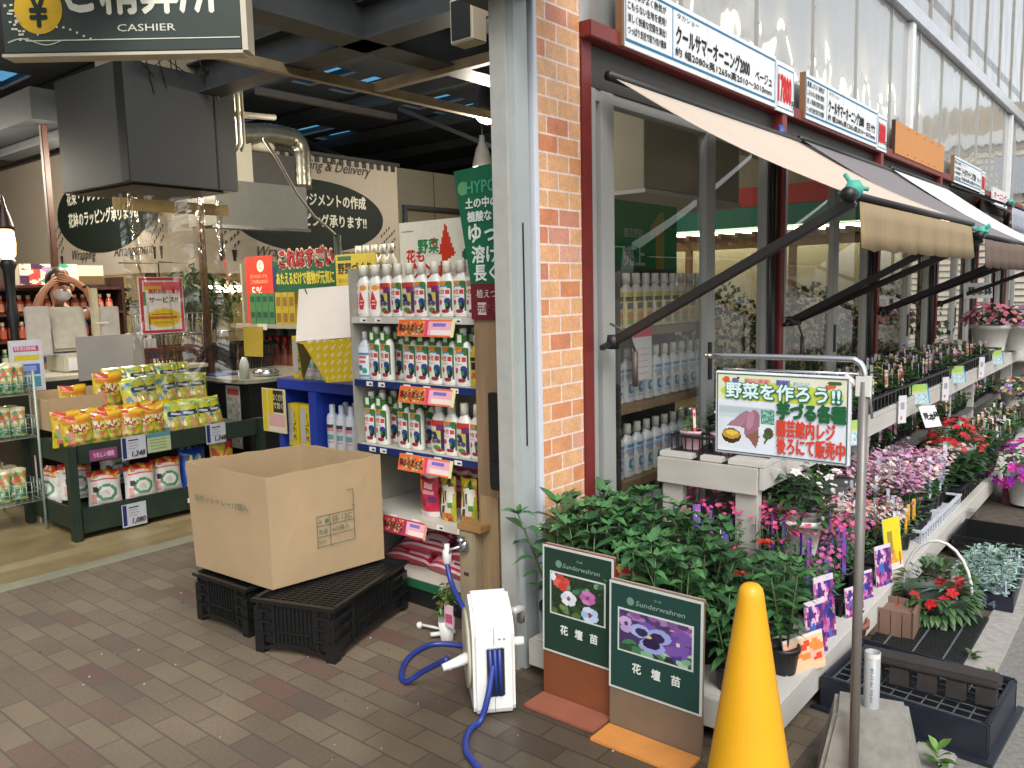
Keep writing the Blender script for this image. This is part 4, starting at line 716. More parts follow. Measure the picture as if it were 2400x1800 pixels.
shelf_row('CCBABABAAA', RX0 + .05, .0815, RY + .05, 1.386, 'topmost', 'bottles on the top rack shelf')
shelf_row('DGG.GGGGGE', RX0 + .04, .083, RY + .05, 1.076, 'upper middle', 'bottles on the upper middle rack shelf')
shelf_row('.GG.GG.', RX0 - .03, .083, RY + .06, .751, 'lower middle', 'bottles on the lower middle rack shelf')
for i, k in enumerate('BABA'): put({'A': bA, 'B': bB}[k], (RX0 + .54 + i * .08, RY + .05, .751), random.uniform(-.1, .1), f"{'fruit label' if k == 'A' else 'purple label'} bottle, {ORD[i]} of the four near the column on the lower middle shelf", 'bottles on the lower middle rack shelf')
# hanging strip notices on the shelf edges
def strip(lab, x, z, w_, rz=0, c=('#c9602f', '#c93a6a', '#cfc68a')):
    a = Art(40, 10, c[0]).rect(.5, 0, .55, 1, c[1]).rect(.55, .1, 1, .9, '#cf9aa6').rect(.62, .6, .85, .85, '#6a62a8').rect(.6, .15, .95, .4, '#d6c4bc').noise(.04, .1, .48, .9, ['#c98a3a', '#c9a58a', c[0], '#6a8a5a', '#3a3a30'], .6, 5).rect(.94, 0, 1, 1, c[2])
    e = empty('shelf_notice', lab, 'notice', (x, RY - .012, z), 0, 'shelf edge notices of the rack'); o = MB(); o.print_(a, (0, -.02, -.075), (w_, 0, 0), (0, .018, .075)); o.text('驚きの大きさ', (.015, -.017, -.05), X1, V((0, .23, 1)), .03, w_ * .42, 0, '#5a1420', .02, .004); o.build('sheet', PRINT, e)
    o = MB(); o.add([(0, .001, 0), (w_, .001, 0), (w_, -.019, -.076), (0, -.019, -.076)], [(3, 2, 1, 0)], 0, hx('#c9c2b8')); o.build('backing', PAPER, e)
strip('orange and pink notice strip hanging from the topmost rack shelf', RX0 + .36, 1.375, .36); strip('orange and pink notice strip hanging from the upper middle rack shelf', RX0 + .35, 1.065, .36); strip('orange and pink notice strip hanging from the lower middle rack shelf', RX0 + .33, .74, .35); strip('crimson notice strip hanging below the pouches, lowest on the rack', RX0 + .2, .42, .3, 0, ('#a8283c', '#8f2a5a', '#c9866a'))
# pouches
def bag(nm, art, w, h, d, m=GLOSSP, seed=1, top=.12, gus=.6, back=None):
    """filled film bag: pillow body, flat top seam; front to -Y"""
    o = MB(); n, k = art.w, art.h; rr = random.Random(seed); ph = rr.uniform(0, 6)
    def prof(s, t, sg):
        x = (s - .5) * w * (1 - .06 * sin(pi * t)); bulge = (max(0, sin(pi * min(max(s, 0), 1))) ** gus) * (1 - max(0, (t - (1 - top)) / top)) ** .7 if t > 1 - top else (max(0, sin(pi * s)) ** gus)
        low = min(1, .55 + t * 2.2); y = sg * d / 2 * bulge * low * (1 - .35 * t) + .004 * sin(9 * s + 7 * t + ph) * (0 < s < 1); return V((x, y, h * t + .004 * sin(8 * s + ph) * t))
    o.art(art, lambda s, t: prof(s, t, -1), 0, 2); bc = back or art.pal[0]; nb = 8
    for j in range(nb):
        for i in range(nb): o.add([prof((i + 1) / nb, j / nb, 1), prof(i / nb, j / nb, 1), prof(i / nb, (j + 1) / nb, 1), prof((i + 1) / nb, (j + 1) / nb, 1)], [(0, 1, 2, 3)], 0, bc)
    o.add([prof(i / nb, 0, -1) for i in range(nb + 1)] + [prof(i / nb, 0, 1) for i in range(nb, -1, -1)], [tuple(range(2 * nb + 1, -1, -1))], 0, bc)
    o.s = [True] * len(o.s); r = o.build(nm, m); r['category'] = 'bag'; bm = bmesh.new(); bm.from_mesh(r.data); bmesh.ops.remove_doubles(bm, verts=bm.verts, dist=1e-4); bm.to_mesh(r.data); bm.free(); return proto(r)
aR = Art(18, 26, '#a8233a').rect(0, .88, 1, 1, '#a83a4a').rect(.1, .8, .95, .88, '#c9b8b8').rect(.15, .74, .9, .79, '#7a1428').rect(.35, .58, .8, .7, '#d0a0a0').rect(.3, .45, .85, .55, '#c98a90').rect(.1, .25, .5, .4, '#8a142a').rect(.5, .3, .95, .42, '#5a2a5a').rect(.0, .0, 1, .1, '#c4b8b4').rect(.1, .5, .25, .72, '#c98a2a')
aO = Art(18, 26, '#9a9a2c').rect(0, .86, 1, 1, '#b5a32a').blobs(.2, .7, .95, .85, ['#5a7a2a', '#b05a2a', '#2a3a1a'], 10, .12, .06, 3).poly([(.12, .05), (.8, .05), (.95, .78), (.3, .8)], '#cbc6b6').rect(.28, .4, .4, .72, '#2f2c26').rect(.5, .45, .62, .7, '#2f2c26').rect(.66, .3, .9, .42, '#4a7a3a').rect(.3, .2, .45, .35, '#3a352c').ell(.5, .1, .45, .1, '#b8662a').blobs(.1, 0, .9, .12, ['#b8662a', '#8a3a1a', '#c9a23a'], 12, .1, .05, 7)
pR = bag('feed_pouch', aR, .12, .24, .06, seed=2); pO = bag('feed_pouch', aO, .105, .215, .06, seed=4)
put(pR, (RX0 + .44, RY + .07, .431), R(6), 'crimson stand-up pouch on the white rack shelf nearest the cardboard box', 'pouches on the rack')
for i, (x, y) in enumerate([(.565, .07), (.685, .08), (.86, .1)]): put(pO, (RX0 + x, RY + y, .431), R(-4 + 3 * i), f"yellow orange vegetable feed pouch, {ORD[i]} from the crimson pouch", 'pouches on the rack')
for i in range(3): put(pR, (RX0 + .42 + .1 * i, RY + .2, .431), R(10 - 9 * i), 'crimson pouch standing behind the front pouches on the rack', 'pouches on the rack')
aS = Art(26, 16, '#b02840').rect(.0, .8, 1, 1, '#b8b0b0').rect(.12, .5, .62, .72, '#d2b0b4').rect(.2, .56, .5, .66, '#a8263c').rect(.55, .15, .95, .42, '#cdb0b2').rect(.62, .2, .9, .26, '#8a2038').rect(.08, .1, .45, .4, '#c4808a').rect(.0, .0, 1, .06, '#c9b8b8').noise(.6, .5, .95, .78, ['#c9a0a0', '#b84a5a', '#a8263c'], .5, 8)
pS = bag('sack', aS, .3, .2, .09, seed=8, gus=.5)
for i, (x, y, z, rx, rz) in enumerate([(.2, .12, .15, -70, 4), (.5, .1, .15, -66, -6), (.78, .1, .15, -70, 3), (.3, .13, .22, -64, 8), (.63, .12, .225, -68, -5), (.25, .36, .14, -12, 0), (.5, .36, .14, -12, 4), (.77, .36, .14, -10, 0), (.82, .12, .22, -64, 5), (.4, .38, .25, -14, 3), (.66, .38, .25, -12, 3)]):
    put(pS, (RX0 + x, RY + y, z), 0, f"crimson fertilizer sack {['lying in the front pile', 'standing at the back'][5 <= i <= 7 or i > 8]} on the lowest rack shelf", 'crimson sacks at the bottom of the rack', None, (R(rx), 0, R(rz)))
# plank, banner, black panel beside the rack
WOOD = mat('weathered_wood', '#7f674c', .75, var=.3, scale=16, stretch=(1, 1, .12), bump=.2)
q = MB(); q.box(-2.32, -2.185, 2.56, 2.59, 0, 1.42); pl = tag(q.build('plank', WOOD, bevel=.003), 'weathered wooden plank standing between the rack and the grey column', 'plank'); q = MB(); q.box(-2.19, -2.06, 2.6, 2.63, 0, 1.3); q.box(-2.3, -2.2, 2.55, 2.58, .0, .62); tag(q.build('board_offcut', mat('offcut', '#8f7856', .75, var=.3, scale=14, stretch=(1, 1, .12))), 'paler board offcut leaning behind the hose reel', 'plank')
q = MB(); q.box(-2.2, -2.1, 2.5, 2.53, .68, 1.08); q.box(-2.17, -2.1, 2.47, 2.5, .68, .8); tag(q.build('black_panel_box', BLK, bevel=.004), 'black panel box fixed on the plank behind the grey column', 'panel')
bn = empty('green_shop_banner', 'tall green banner with white Japanese lettering above the plank', 'banner', (-2.37, 2.55, 1.4)); q = MB(); q.add([(0.05, 0, .13), (.36, 0, .13), (.36, 0, .62), (-.03, 0, .6)], [(0, 1, 2, 3)], 0, hx('#14573a')); q.add([(.05, 0, -.02), (.36, 0, -.02), (.36, 0, .129), (.05, 0, .129)], [(0, 1, 2, 3)], 0, hx('#5c1c24')); q.text('HYPONeX', (.04, -.002, .5), X1, Z1, .05, .3, 0, '#3a8a6a', .02); q.prism([(.02 + .028 * cos(k), .525 + .028 * sin(k)) for k in [2 * pi * i / 14 for i in range(14)]], (0, -.001, 0), X1, Z1, .001, 0, hx('#5a8a5a'))
for t, x, z, h_ in (('土の中の', .035, .44, .042), ('植酸など', .045, .385, .042), ('ゆっくり', .05, .3, .075), ('溶けて', .065, .215, .07), ('長く効く', .075, .14, .068)): q.text(t, (x, -.002, z), X1, Z1, h_, None, 0, '#bfc7c0', .025)
q.text('植えつけ・', (.085, -.002, .07), X1, Z1, .035, None, 0, '#b5a8a4', .015); q.box(.09, .135, -.003, -.002, .0, .05, 0, hx('#b5a8a4')); q.text('元肥マグ', (.09, -.004, .01), X1, Z1, .034, None, 0, '#7a3a40', .015); q.build('sheet', PRINT, bn, solid=.002)
# faucet post
fp = empty('water_post', 'beige water tap post with wooden cap in front of the rack', 'tap post', (-2.335, 2.535, 0)); q = MB(); q.box(-.045, .045, -.045, .045, 0, .47); q.build('post', mat('post_beige', '#8a7d63', .6, var=.1), fp, bevel=.006); q = MB(); q.box(-.05, .09, -.05, .05, .471, .5); q.build('cap', mat('post_cap', '#8c6a3c', .7, var=.15), fp, bevel=.004)
q = MB(); q.tube([(-.0, -.045, .41), (-.0, -.09, .41), (-.03, -.11, .4), (-.05, -.115, .36)], .007, 8); q.lathe([(.016, .43), (.018, .44), (.008, .45)], (0, -.075, 0), 10); q.box(-.02, .02, -.079, -.071, .448, .454); q.lathe([(.018, .385), (.022, .4), (.022, .42), (.018, .43)], (.0, -.055, 0), 12); q.build('tap', CHROME, fp)
q = MB(); q.box(-.016, .012, -.0465, -.0452, .27, .285, 0, hx('#3a372e')); q.build('stamp', PRINT, fp)
q = MB(); q.tube([(-2.44, 2.36, .02), (-2.38, 2.45, .02)], .01); q.lathe([(.014, .004), (.015, .02), (.009, .03)], (-2.56, 2.41, 0), 10); q.lathe([(.016, .004), (.018, .024), (.01, .035)], (-2.43, 2.44, 0), 10); q.tube([(-2.56, 2.41, .02), (-2.43, 2.44, .018)], .007, 6); tag(q.build('hose_fitting', WHITEP), 'white hose fittings lying on the paving in front of the rack', 'fitting')
# hose reel
BLUEH = mat('blue_hose', '#22357f', .35, var=.05); REELW = mat('reel_white', '#cfd0cd', .35, var=.03); REELC = mat('reel_cream', '#b0ab96', .4, var=.05)
hr = empty('hose_reel', 'white hose reel with blue hose standing on the paving', 'hose reel', (-1.845, 1.985, 0), math.atan2(.74, .67))   # local x along the front face, y back
W_ = .15; pr = [(0, .03), (.012, .004), (.26, .0), (.31, .02), (.325, .12), (.31, .26), (.25, .37), (.17, .405), (.06, .37), (.012, .33), (0, .3)]
q = MB(); q.add([(0, y, z) for y, z in pr] + [(W_, y, z) for y, z in pr], [(tuple(range(len(pr) - 1, -1, -1))), tuple(range(len(pr), 2 * len(pr)))] + [(i, (i + 1) % len(pr), (i + 1) % len(pr) + len(pr), i + len(pr)) for i in range(len(pr))])
q.build('housing', REELW, hr, bevel=.012, seg=3)
q = MB(); q.lathe([(.001, 0), (.135, 0), (.145, .006), (.14, .012), (.1, .014), (.03, .018), (.001, .018)], (0, 0, 0), 28); s_ = q.build('side_disc', REELC, hr); s_.location = (-.001, .165, .19); s_.rotation_euler = (0, R(-90), 0)
q = MB(); q.box(.045, .112, -.004, .02, .075, .255); q.build('slot', BLK, hr, bevel=.004); q = MB()
for k in range(3): q.tube([(.062 + k * .017, -.003, .08), (.063 + k * .016, -.005, .16), (.06 + k * .017, -.003, .25)], .0065, 8)
q.build('wound_hose', BLUEH, hr); q = MB(); q.box(.0745, .0765, -.0015, .001, .262, .33); q.box(.0745, .0765, -.0015, .001, .02, .07)
for x in (.095, .112): q.lathe([(.004, 0), (.004, .003)], (x, -.001, .285), 6)
q.build('seam', mat('seam_grey', '#77766f', .6), hr)
q = MB(); q.tube([(.15, .03, .26), (.185, .03, .26)], .016, 12); q.build('knob', REELW, hr); q = MB(); q.tube([(-.015, .06, .2), (-.07, .04, .19), (-.105, .03, .185)], [.022, .016, .013], 12); q.build('hose_port', REELW, hr); q = MB(); q.tube([(.17, .2, .3), (.21, .23, .3), (.21, .25, .24)], .016, 8); q.build('crank', mat('crank_clear', '#a8a9a6', .2), hr)
q = MB(); q.tube([(-2.345, 2.425, .385), (-2.33, 2.38, .32), (-2.29, 2.3, .24), (-2.22, 2.23, .3), (-2.13, 2.15, .33)], .01) if 0 else None
def curve(pts, n=8):
    P = [V(p) for p in pts]; out = []
    for i in range(len(P) - 1):
        p0, p1, p2, p3 = P[max(i - 1, 0)], P[i], P[i + 1], P[min(i + 2, len(P) - 1)]
        for k in range(n): t = k / n; out.append(.5 * ((2 * p1) + (p2 - p0) * t + (2 * p0 - 5 * p1 + 4 * p2 - p3) * t * t + (3 * p1 - p0 - 3 * p2 + p3) * t ** 3))
    return out + [P[-1]]
q = MB(); q.tube(curve([(-2.385, 2.42, .33), (-2.34, 2.4, .26), (-2.22, 2.34, .2), (-2.12, 2.33, .1), (-2.16, 2.36, .02), (-2.27, 2.375, .011), (-2.38, 2.31, .011), (-2.37, 2.17, .011), (-2.29, 2.05, .011), (-2.22, 2.01, .014), (-2.13, 2.02, .08), (-1.97, 1.985, .185)]), .011, 8)
q.tube(curve([(-1.80, 2.04, .19), (-1.79, 2.0, .1), (-1.80, 1.97, .02), (-1.8, 1.92, .011), (-1.77, 1.86, .011), (-1.71, 1.8, .011), (-1.615, 1.755, .011), (-1.5, 1.7, .011), (-1.35, 1.55, .011)]), .011, 8); ho = tag(q.build('garden_hose', BLUEH), 'blue garden hose running from the tap and the reel across the paving', 'hose')
q = MB(); q.lathe([(.013, 0), (.02, .01), (.02, .06), (.012, .07), (.012, .09)], n=12); c_ = q.build('connector', WHITEP, ho); c_.location = (-2.388, 2.425, .33); q = MB(); q.lathe([(.02, 0), (.024, .03), (.015, .07)], n=12); q.box(.0, .035, -.02, .02, .02, .05); n_ = tag(q.build('hose_nozzle', WHITEP), 'white hose nozzle lying at the lower edge of the paving', 'nozzle'); n_.location = (-1.6, 1.66, .02); n_.rotation_euler = (R(90), 0, R(-40))
# pot with mint and a tag
pm = empty('mint_pot', 'small white square pot with a spindly green herb by the tap post', 'potted plant', (-2.39, 2.41, 0)); q = MB(); q.lathe([(.035, 0), (.05, .085), (.047, .085), (.044, .07), (.001, .07)], n=4, cap=False); q.build('pot', WHITEP, pm); q = MB(); leafcloud(q, (0, 0, .17), (.035, .035, .09), 150, ['#4a6a2a', '#5a7a35', '#3a5522', '#6a6a3a'], .035, .014, 3); q.tube([(0, 0, .06), (.01, 0, .25)], .003, 4, 0, hx('#5a4a2a')); q.build('foliage', LEAF, pm); q = MB(); q.box(.02, .07, -.03, -.028, .07, .17, 0, hx('#c9a6b5')); q.box(.025, .065, -.031, -.0301, .09, .13, 0, hx('#a8476a')); q.build('plant_tag', PRINT, pm)
# ---- crates and cardboard box
CRB = mat('crate_black', '#121314', .38, var=.2, scale=30)
def crate(lab, loc, rz, w=.4, l=.63, h=.235):
    r = empty('plastic_crate', lab, 'crate', loc, rz, 'black crates under the cardboard box'); o = MB(); t = .012
    o.box(t, w - t, t, l - t, h - .012, h - .008) if 0 else None
    for a, b_, ax in ((w, l, 0), (l, w, 1)):
        for side in (0, 1):
            def P(u, d, z): return ((u, d if side == 0 else l - d, z) if ax == 0 else (d if side == 0 else w - d, u, z))
            def bx(u0, u1, z0, z1, d0=0., d1=.012):
                p, q_ = P(u0, d0, z0), P(u1, d1, z1); o.box(min(p[0], q_[0]), max(p[0], q_[0]), min(p[1], q_[1]), max(p[1], q_[1]), min(z0, z1), max(z0, z1))
            e = .0015 * (1 + ax); bx(.016, a - .016, .045, h - .016, .012, .016)
            for u in (.016, a * .23, a * .77, a - .03): bx(u, u + .014, .0 if u < .03 or u > a - .04 else .03, h - .016, .004 + e, .014)
            for z in (h * .36, h * .58, h * .78): bx(.016, a * .23, z, z + .008, -.002 - e, .013); bx(a * .77, a - .016, z, z + .008, -.002 - e, .013)
            for z in (h * .2, h * .42): bx(a * .3, a * .7, z, z + .008, .0005 + e, .013)
            for k in range(9): u = a * .3 + a * .4 * k / 8; bx(u, u + .005, h * .24, h - .03, .006, .0125)
            n = 10
            for k in range(n): u = .04 + (a - .08) * k / n; zz = .008 + .03 * sin(pi * (k + .5) / n) ** .6; bx(u, u + (a - .08) / n + .001, zz, zz + .014, .003 + e, .013)
    for x in (0, w - .05):
        for y in (0, l - .05): o.box(x + .003, x + .047, y + .003, y + .047, 0, h * .8)
    o.build('body', CRB, r); o = MB(); o.box(-.006, w + .006, -.006, .02, h - .016, h); o.box(-.006, w + .006, l - .02, l + .006, h - .016, h); o.box(-.006, .02, .0201, l - .0201, h - .016, h); o.box(w - .02, w + .006, .0201, l - .0201, h - .016, h); o.build('rim', CRB, r, bevel=.003)
    o = MB(); nx = 26; ny = 9
    for i in range(nx + 1): y = .022 + (l - .044) * i / nx; o.box(.0205, w - .0205, y - .004, y + .004, h - .022, h - .012)
    for i in range(ny + 1): x = .022 + (w - .044) * i / ny; o.box(x - .003, x + .003, .0205, l - .0205, h - .026, h - .013)
    o.build('grid_top', CRB, r); return r
crate('black plastic crate with grid top sticking out right under the cardboard box', (-2.955, 1.825, 0), R(18.5)); crate('black plastic crate mostly hidden beneath the box on the store side', (-3.49, 1.862, 0), R(3), .4, .6, .225)
cbx = empty('cardboard_box', 'large open brown cardboard box with green printing standing on black crates', 'box', (0, 0, 0)); F_, L_, R_ = V((-2.981, 1.924, .24)), V((-3.557, 1.894, .24)), V((-2.897, 2.482, .24)); F_ = V((-2.965, 1.935, .237)); L_ = V((-3.535, 1.905, .237)); R_ = V((-2.885, 2.5, .237)); B_ = L_ + R_ - F_
q = MB(); top = [F_ + Z1 * .495 + V((.012, -.012, 0)), R_ + Z1 * .505, B_ + Z1 * .5, L_ + Z1 * .5 + V((-.015, -.01, 0))]; bot = [F_, R_, B_, L_]; rr = random.Random(2)
for i in range(4):
    a, b_, c_, d_ = bot[i], bot[(i + 1) % 4], top[(i + 1) % 4], top[i]; nrm = (b_ - a).cross(Z1).normalized(); ns, nz = 14, 8; g = []
    for j in range(nz + 1):
        for k in range(ns + 1):
            s, t = k / ns, j / nz; p = a.lerp(b_, s).lerp(d_.lerp(c_, s), t); p = p + nrm * (.008 * sin(pi * s) * sin(pi * t) + .003 * rr.uniform(-.25, .25) * (0 < s < 1) * (t > 0)); p.z += .003 * rr.uniform(-1, 1) * (j == nz) * (0 < k < ns); g.append(p)
    q.add(g, [(j * (ns + 1) + k, j * (ns + 1) + k + 1, (j + 1) * (ns + 1) + k + 1, (j + 1) * (ns + 1) + k) for j in range(nz) for k in range(ns)], 0, None, False)
q.quad(*bot); q.build('carton', CARD, cbx, solid=.007)
q = MB(); U = (R_ - F_).normalized(); N = U.cross(Z1).normalized()
def onr(s, z, e=.022): return F_ + U * s + Z1 * z + N * (e + .0)
G_ = '#4a6554'; q2 = MB(); Ln = .58
def ln_(s0, z0, s1, z1, w_=.0032):
    a, b_ = onr(s0, z0), onr(s1, z1); d = (b_ - a).normalized(); p_ = d.cross(N) * w_ / 2; q2.add([a - p_, b_ - p_, b_ + p_, a + p_], [(0, 1, 2, 3)], 0, hx(G_))
for z in (.14, .185, .235, .28): ln_(.215, z, .405, z)
for s in (.215, .28, .405): ln_(s, .14, s, .28)
ln_(.405, .28, .405, .375); ln_(.37, .375, .405, .375); ln_(.398, .3, .412, .3)
for t, s, z, h_, c_ in (('品', .222, .247, .018, '#4f6a58'), ('番', .252, .243, .024, '#2a6a4c'), ('SE-12C', .292, .245, .024, '#4f6a58'), ('数量', .222, .198, .022, '#4f7563'), ('600枚入', .29, .198, .024, '#48685a'), ('日付', .222, .153, .018, '#4f6a58'), ('. . .', .32, .16, .008, '#8d957f')): q2.text(t, onr(s, z), U, Z1, h_, None, 0, c_, .015, 0)
U2 = (F_ - L_).normalized(); N2 = U2.cross(Z1).normalized(); q2.text('苗ポットトレー12個入', L_ + U2 * .075 + Z1 * .335 + N2 * .033, U2, Z1 - U2 * .0, .032, .4, 0, '#3f6650', .012, 0); q2.box(0, 0, 0, 0, 0, 0) if 0 else None
q2.build('print', PRINT, cbx); q = MB()
for s in (0, 1): pass
# ---- green stand with bags
gs = empty('bag_stand', 'dark green wooden two-tier stand loaded with yellow and white bags', 'stand', (-5.23, 2.06, 0), R(0)); q = MB(); LY = 1.3; DX = .78
q.box(-.02, .0, .03, LY, .48, .6); q.box(-DX, -.021, .0, .02, .48, .6); q.box(-DX, -.021, .021, LY, .545, .565); q.build('top_shelf', DGREEN, gs, bevel=.003); q = MB(); q.box(-.02, .0, .03, LY, .04, .2); q.box(-DX, -.021, .0, .02, .06, .2); q.box(-DX, -.021, .021, LY, .14, .16); q.build('bottom_shelf', DGREEN, gs, bevel=.003)
for x, y in ((-.05, -.03), (-DX, -.03), (-.05, LY + .01), (-DX, LY + .01)): q = MB(); q.box(x, x + .07, y, y + .05, 0, .6); q.build('leg', DGREEN, gs, bevel=.004)
aY = Art(22, 30, '#b5a01f').rect(0, .82, 1, 1, '#c08a22').rect(0, .88, .5, 1, '#b0442a').rect(.5, .9, 1, .97, '#c9a52a').rect(.1, .74, .95, .82, '#b8741f').blobs(.15, .48, .9, .7, ['#7a2c22', '#c9bfa8', '#8f3a28', '#c9bfa8'], 26, .08, .035, 2).blobs(.1, .05, .95, .45, ['#7a8a35', '#b5894a', '#a8603a', '#5a7a2a', '#c9b58a', '#9a9a4a'], 30, .12, .07, 5).rect(0, 0, 1, .05, '#b5a01f').rect(0, 0, .05, 1, '#b8a622').rect(.95, 0, 1, 1, '#b8a622')
aB = Art(22, 30, '#a8a828').rect(0, .86, 1, 1, '#b0aa2a').blobs(.1, .7, .95, .9, ['#5f8a6a', '#3f6f8f', '#8fa05a', '#a8a828'], 12, .2, .05, 4).poly([(.35, .48), (.95, .56), (.9, .72), (.3, .64)], '#1f2f4a').rect(.45, .58, .8, .62, '#a8b0b8').blobs(.1, .08, .95, .46, ['#7f9a4a', '#b58a55', '#c98a4a', '#c9c2a0', '#4f6f8a', '#b5a53a'], 30, .13, .07, 9).rect(0, 0, .06, 1, '#b5a820').rect(.94, 0, 1, 1, '#b5a820')
bgY = bag('feed_bag', aY, .19, .27, .1, seed=3); bgB = bag('feed_bag', aB, .19, .27, .1, seed=6)
for i in range(6): put(bgY, (-5.3 - .01 * (i % 3), 2.14 + .1 * i, .566), R(68 + random.uniform(-9, 9)), f"yellow bag with orange top, {ORD[i]} from the stand corner in the front row", 'yellow orange bags on the green stand', (.95, 1, .8), (R(-8 + random.uniform(-6, 6)), R(random.uniform(-6, 6)), R(75 + random.uniform(-18, 18))))
for i in range(6): put(bgY, (-5.42, 2.12 + .12 * i, .57), 0, 'yellow bag with orange top standing behind the front row of the stand', 'yellow orange bags on the green stand', (.95, 1, .85), (R(-6), 0, R(78 + random.uniform(-14, 14))))
for i in range(4): put(bgB, (-5.3, 2.74 + .105 * i, .566), 0, f"yellow bag with blue band, {ORD[i]} in the lower row of blue banded bags", 'yellow blue bags on the green stand', (1, 1, .85), (R(-12 + random.uniform(-6, 6)), R(random.uniform(-7, 7)), R(78 + random.uniform(-20, 20))))
for i in range(5): put(bgB, (-5.48 - .02 * (i % 2), 2.62 + .1 * i, .74), 0, f"yellow bag with blue band, {ORD[i]} in the raised row of blue banded bags", 'yellow blue bags on the green stand', (1, 1, .85), (R(-16 + random.uniform(-6, 6)), R(random.uniform(-8, 8)), R(78 + random.uniform(-22, 22))))
for i in range(5): put(bgB, (-5.64, 2.58 + .105 * i, .84), 0, 'yellow bag with blue band leaning at the back of the stand', 'yellow blue bags on the green stand', (1, 1, .75), (R(-24), R(random.uniform(-8, 8)), R(80 + random.uniform(-20, 20))))
kc = empty('open_carton', 'low brown carton with a crimson stripe holding two yellow bags', 'carton', (-5.56, 2.08, .66)); q = MB()
q.box(0, .008, 0, .52, 0, .21); q.box(-.3, -.29, 0, .52, 0, .24); q.box(-.2899, -.0001, 0, .008, 0, .2); q.box(-.2899, -.0001, .512, .52, 0, .22); q.box(-.29, 0, .009, .511, 0.001, .006); q.build('carton', CARD, kc); q = MB(); q.box(.0085, .0095, .0, .33, .05, .12, 0, hx('#8f2a40')); q.text('ミラクルパーク', (.0105, .02, .065), Y1, Z1, .04, .3, 0, '#b8876a', .02); q.build('stripe', PRINT, kc)
put(bgY, (-5.6, 2.24, .7), 0, 'yellow bag sunk low inside the open carton', 'yellow orange bags on the green stand', .9, (0, 0, R(85))); put(bgY, (-5.58, 2.46, .74), 0, 'yellow bag standing tall out of the open carton', 'yellow orange bags on the green stand', 1.0, (0, 0, R(80)))
aW = Art(22, 26, '#c2bdb6').rect(0, .84, 1, 1, '#a82f28').blobs(.2, .8, .9, .96, ['#c9a03a', '#a82f28', '#c05a2a'], 8, .12, .05, 5).rect(.1, .72, .9, .78, '#b84a40').ell(.55, .4, .32, .22, '#3f7a55').ell(.55, .4, .22, .15, '#c2bdb6').ell(.5, .38, .14, .1, '#a8a49a').ell(.22, .5, .1, .08, '#2a2a26').rect(.08, .1, .25, .4, '#c08a82').rect(.3, .05, .9, .1, '#9a958c')
aU = Art(22, 26, '#1f3f8f').rect(.1, .75, .9, .9, '#1a3478').blobs(.2, .55, .9, .75, ['#3f7a8f', '#b5a83a', '#2a57a8'], 8, .12, .05, 3).rect(.15, .05, .95, .55, '#b8bcc2').ell(.55, .3, .25, .16, '#3f7a55').ell(.55, .3, .17, .1, '#c2c4c2').ell(.2, .3, .08, .1, '#c06a62')
aV = Art(22, 26, '#c0a52a').rect(0, .8, 1, 1, '#a8a52a').rect(.6, .7, 1, 1, '#b8322a').blobs(.1, .4, .9, .7, ['#b8452a', '#c9a03a', '#c9c2a8', '#a8322a'], 16, .12, .06, 3).rect(.1, .1, .9, .4, '#c2bdb0').ell(.5, .25, .2, .1, '#4a8a4a')
bW = bag('soil_bag', aW, .2, .24, .13, seed=5, gus=.45); bU = bag('soil_bag', aU, .19, .27, .12, seed=7, gus=.45); bV = bag('soil_bag', aV, .18, .27, .1, seed=9)
for i, (x, y, z, rz, lab) in enumerate([(-5.33, 2.28, .161, 70, 'white bag with red top and green swirl at the corner of the lower shelf'), (-5.3, 2.5, .165, 80, 'white bag with red top and green swirl, second along the lower shelf'), (-5.33, 2.7, .17, 78, 'white bag with red top and green swirl, third along the lower shelf'), (-5.55, 2.2, .2, 78, 'white bag with red top half hidden behind the stand leg'), (-5.53, 2.45, .25, 82, 'white bag with red top raised behind the front white bags'), (-5.75, 2.12, .161, 10, 'white bag with red top seen through the end of the stand')]): put(bW, (x, y, z), 0, lab, 'white bags on the green stand', None, (R(-6), 0, R(rz)))
put(bU, (-5.33, 2.9, .17), 0, 'blue and white bag on the lower shelf next to the white bags', 'blue bags on the green stand', None, (R(-5), 0, R(84))); put(bU, (-5.5, 2.98, .2), 0, 'blue bag standing behind the blue and white bag', 'blue bags on the green stand', (1, 1, 1.1), (R(-5), 0, R(95))); put(bV, (-5.32, 3.12, .18), 0, 'red and yellow bag on the lower shelf beside the cardboard box', 'red yellow bag on the green stand', (1, 1, 1.15), (R(-4), 0, R(84)))
def pcard(lab, y, z, price, w_=.16, h_=.15):
    e = empty('price_card', lab, 'price card', (-5.222, y, z), 0, 'price cards of the green stand'); o = MB(); o.box(-.003, 0, 0, w_, 0, h_, 0, hx('#a9abb2')); o.box(.0002, .001, .005, .03, .01, h_ - .005, 0, hx('#1e2a5a')); o.text(price, (.001, .06, .012), Y1, Z1, .04, .085, 0, '#1a1a1e', .03, slant=.2)
    for k in range(4): o.box(.0002, .001, .045, .11 - .01 * (k % 2), h_ - .03 - k * .018, h_ - .022 - k * .018, 0, hx(['#30343a', '#8d8f96'][k > 0]))
    o.build('card', PRINT, e)
pcard('white price card reading 1,348 on the stand near its middle', 2.36, .46, '1,348'); pcard('white price card reading 1,348 farther along the top shelf edge', 2.95, .47, '1,348', .15, .14); pcard('white price card reading 1,080 on the lower shelf edge', 2.33, .02, '1,080')
e = empty('price_card', 'pale green notice card next to the middle price card', 'notice', (-5.222, 2.53, .48), 0, 'price cards of the green stand'); q = MB(); q.box(-.003, 0, 0, .16, 0, .13, 0, hx('#9aa582')); q.box(.0002, .001, 0, .16, .1, .13, 0, hx('#4a7a80'))
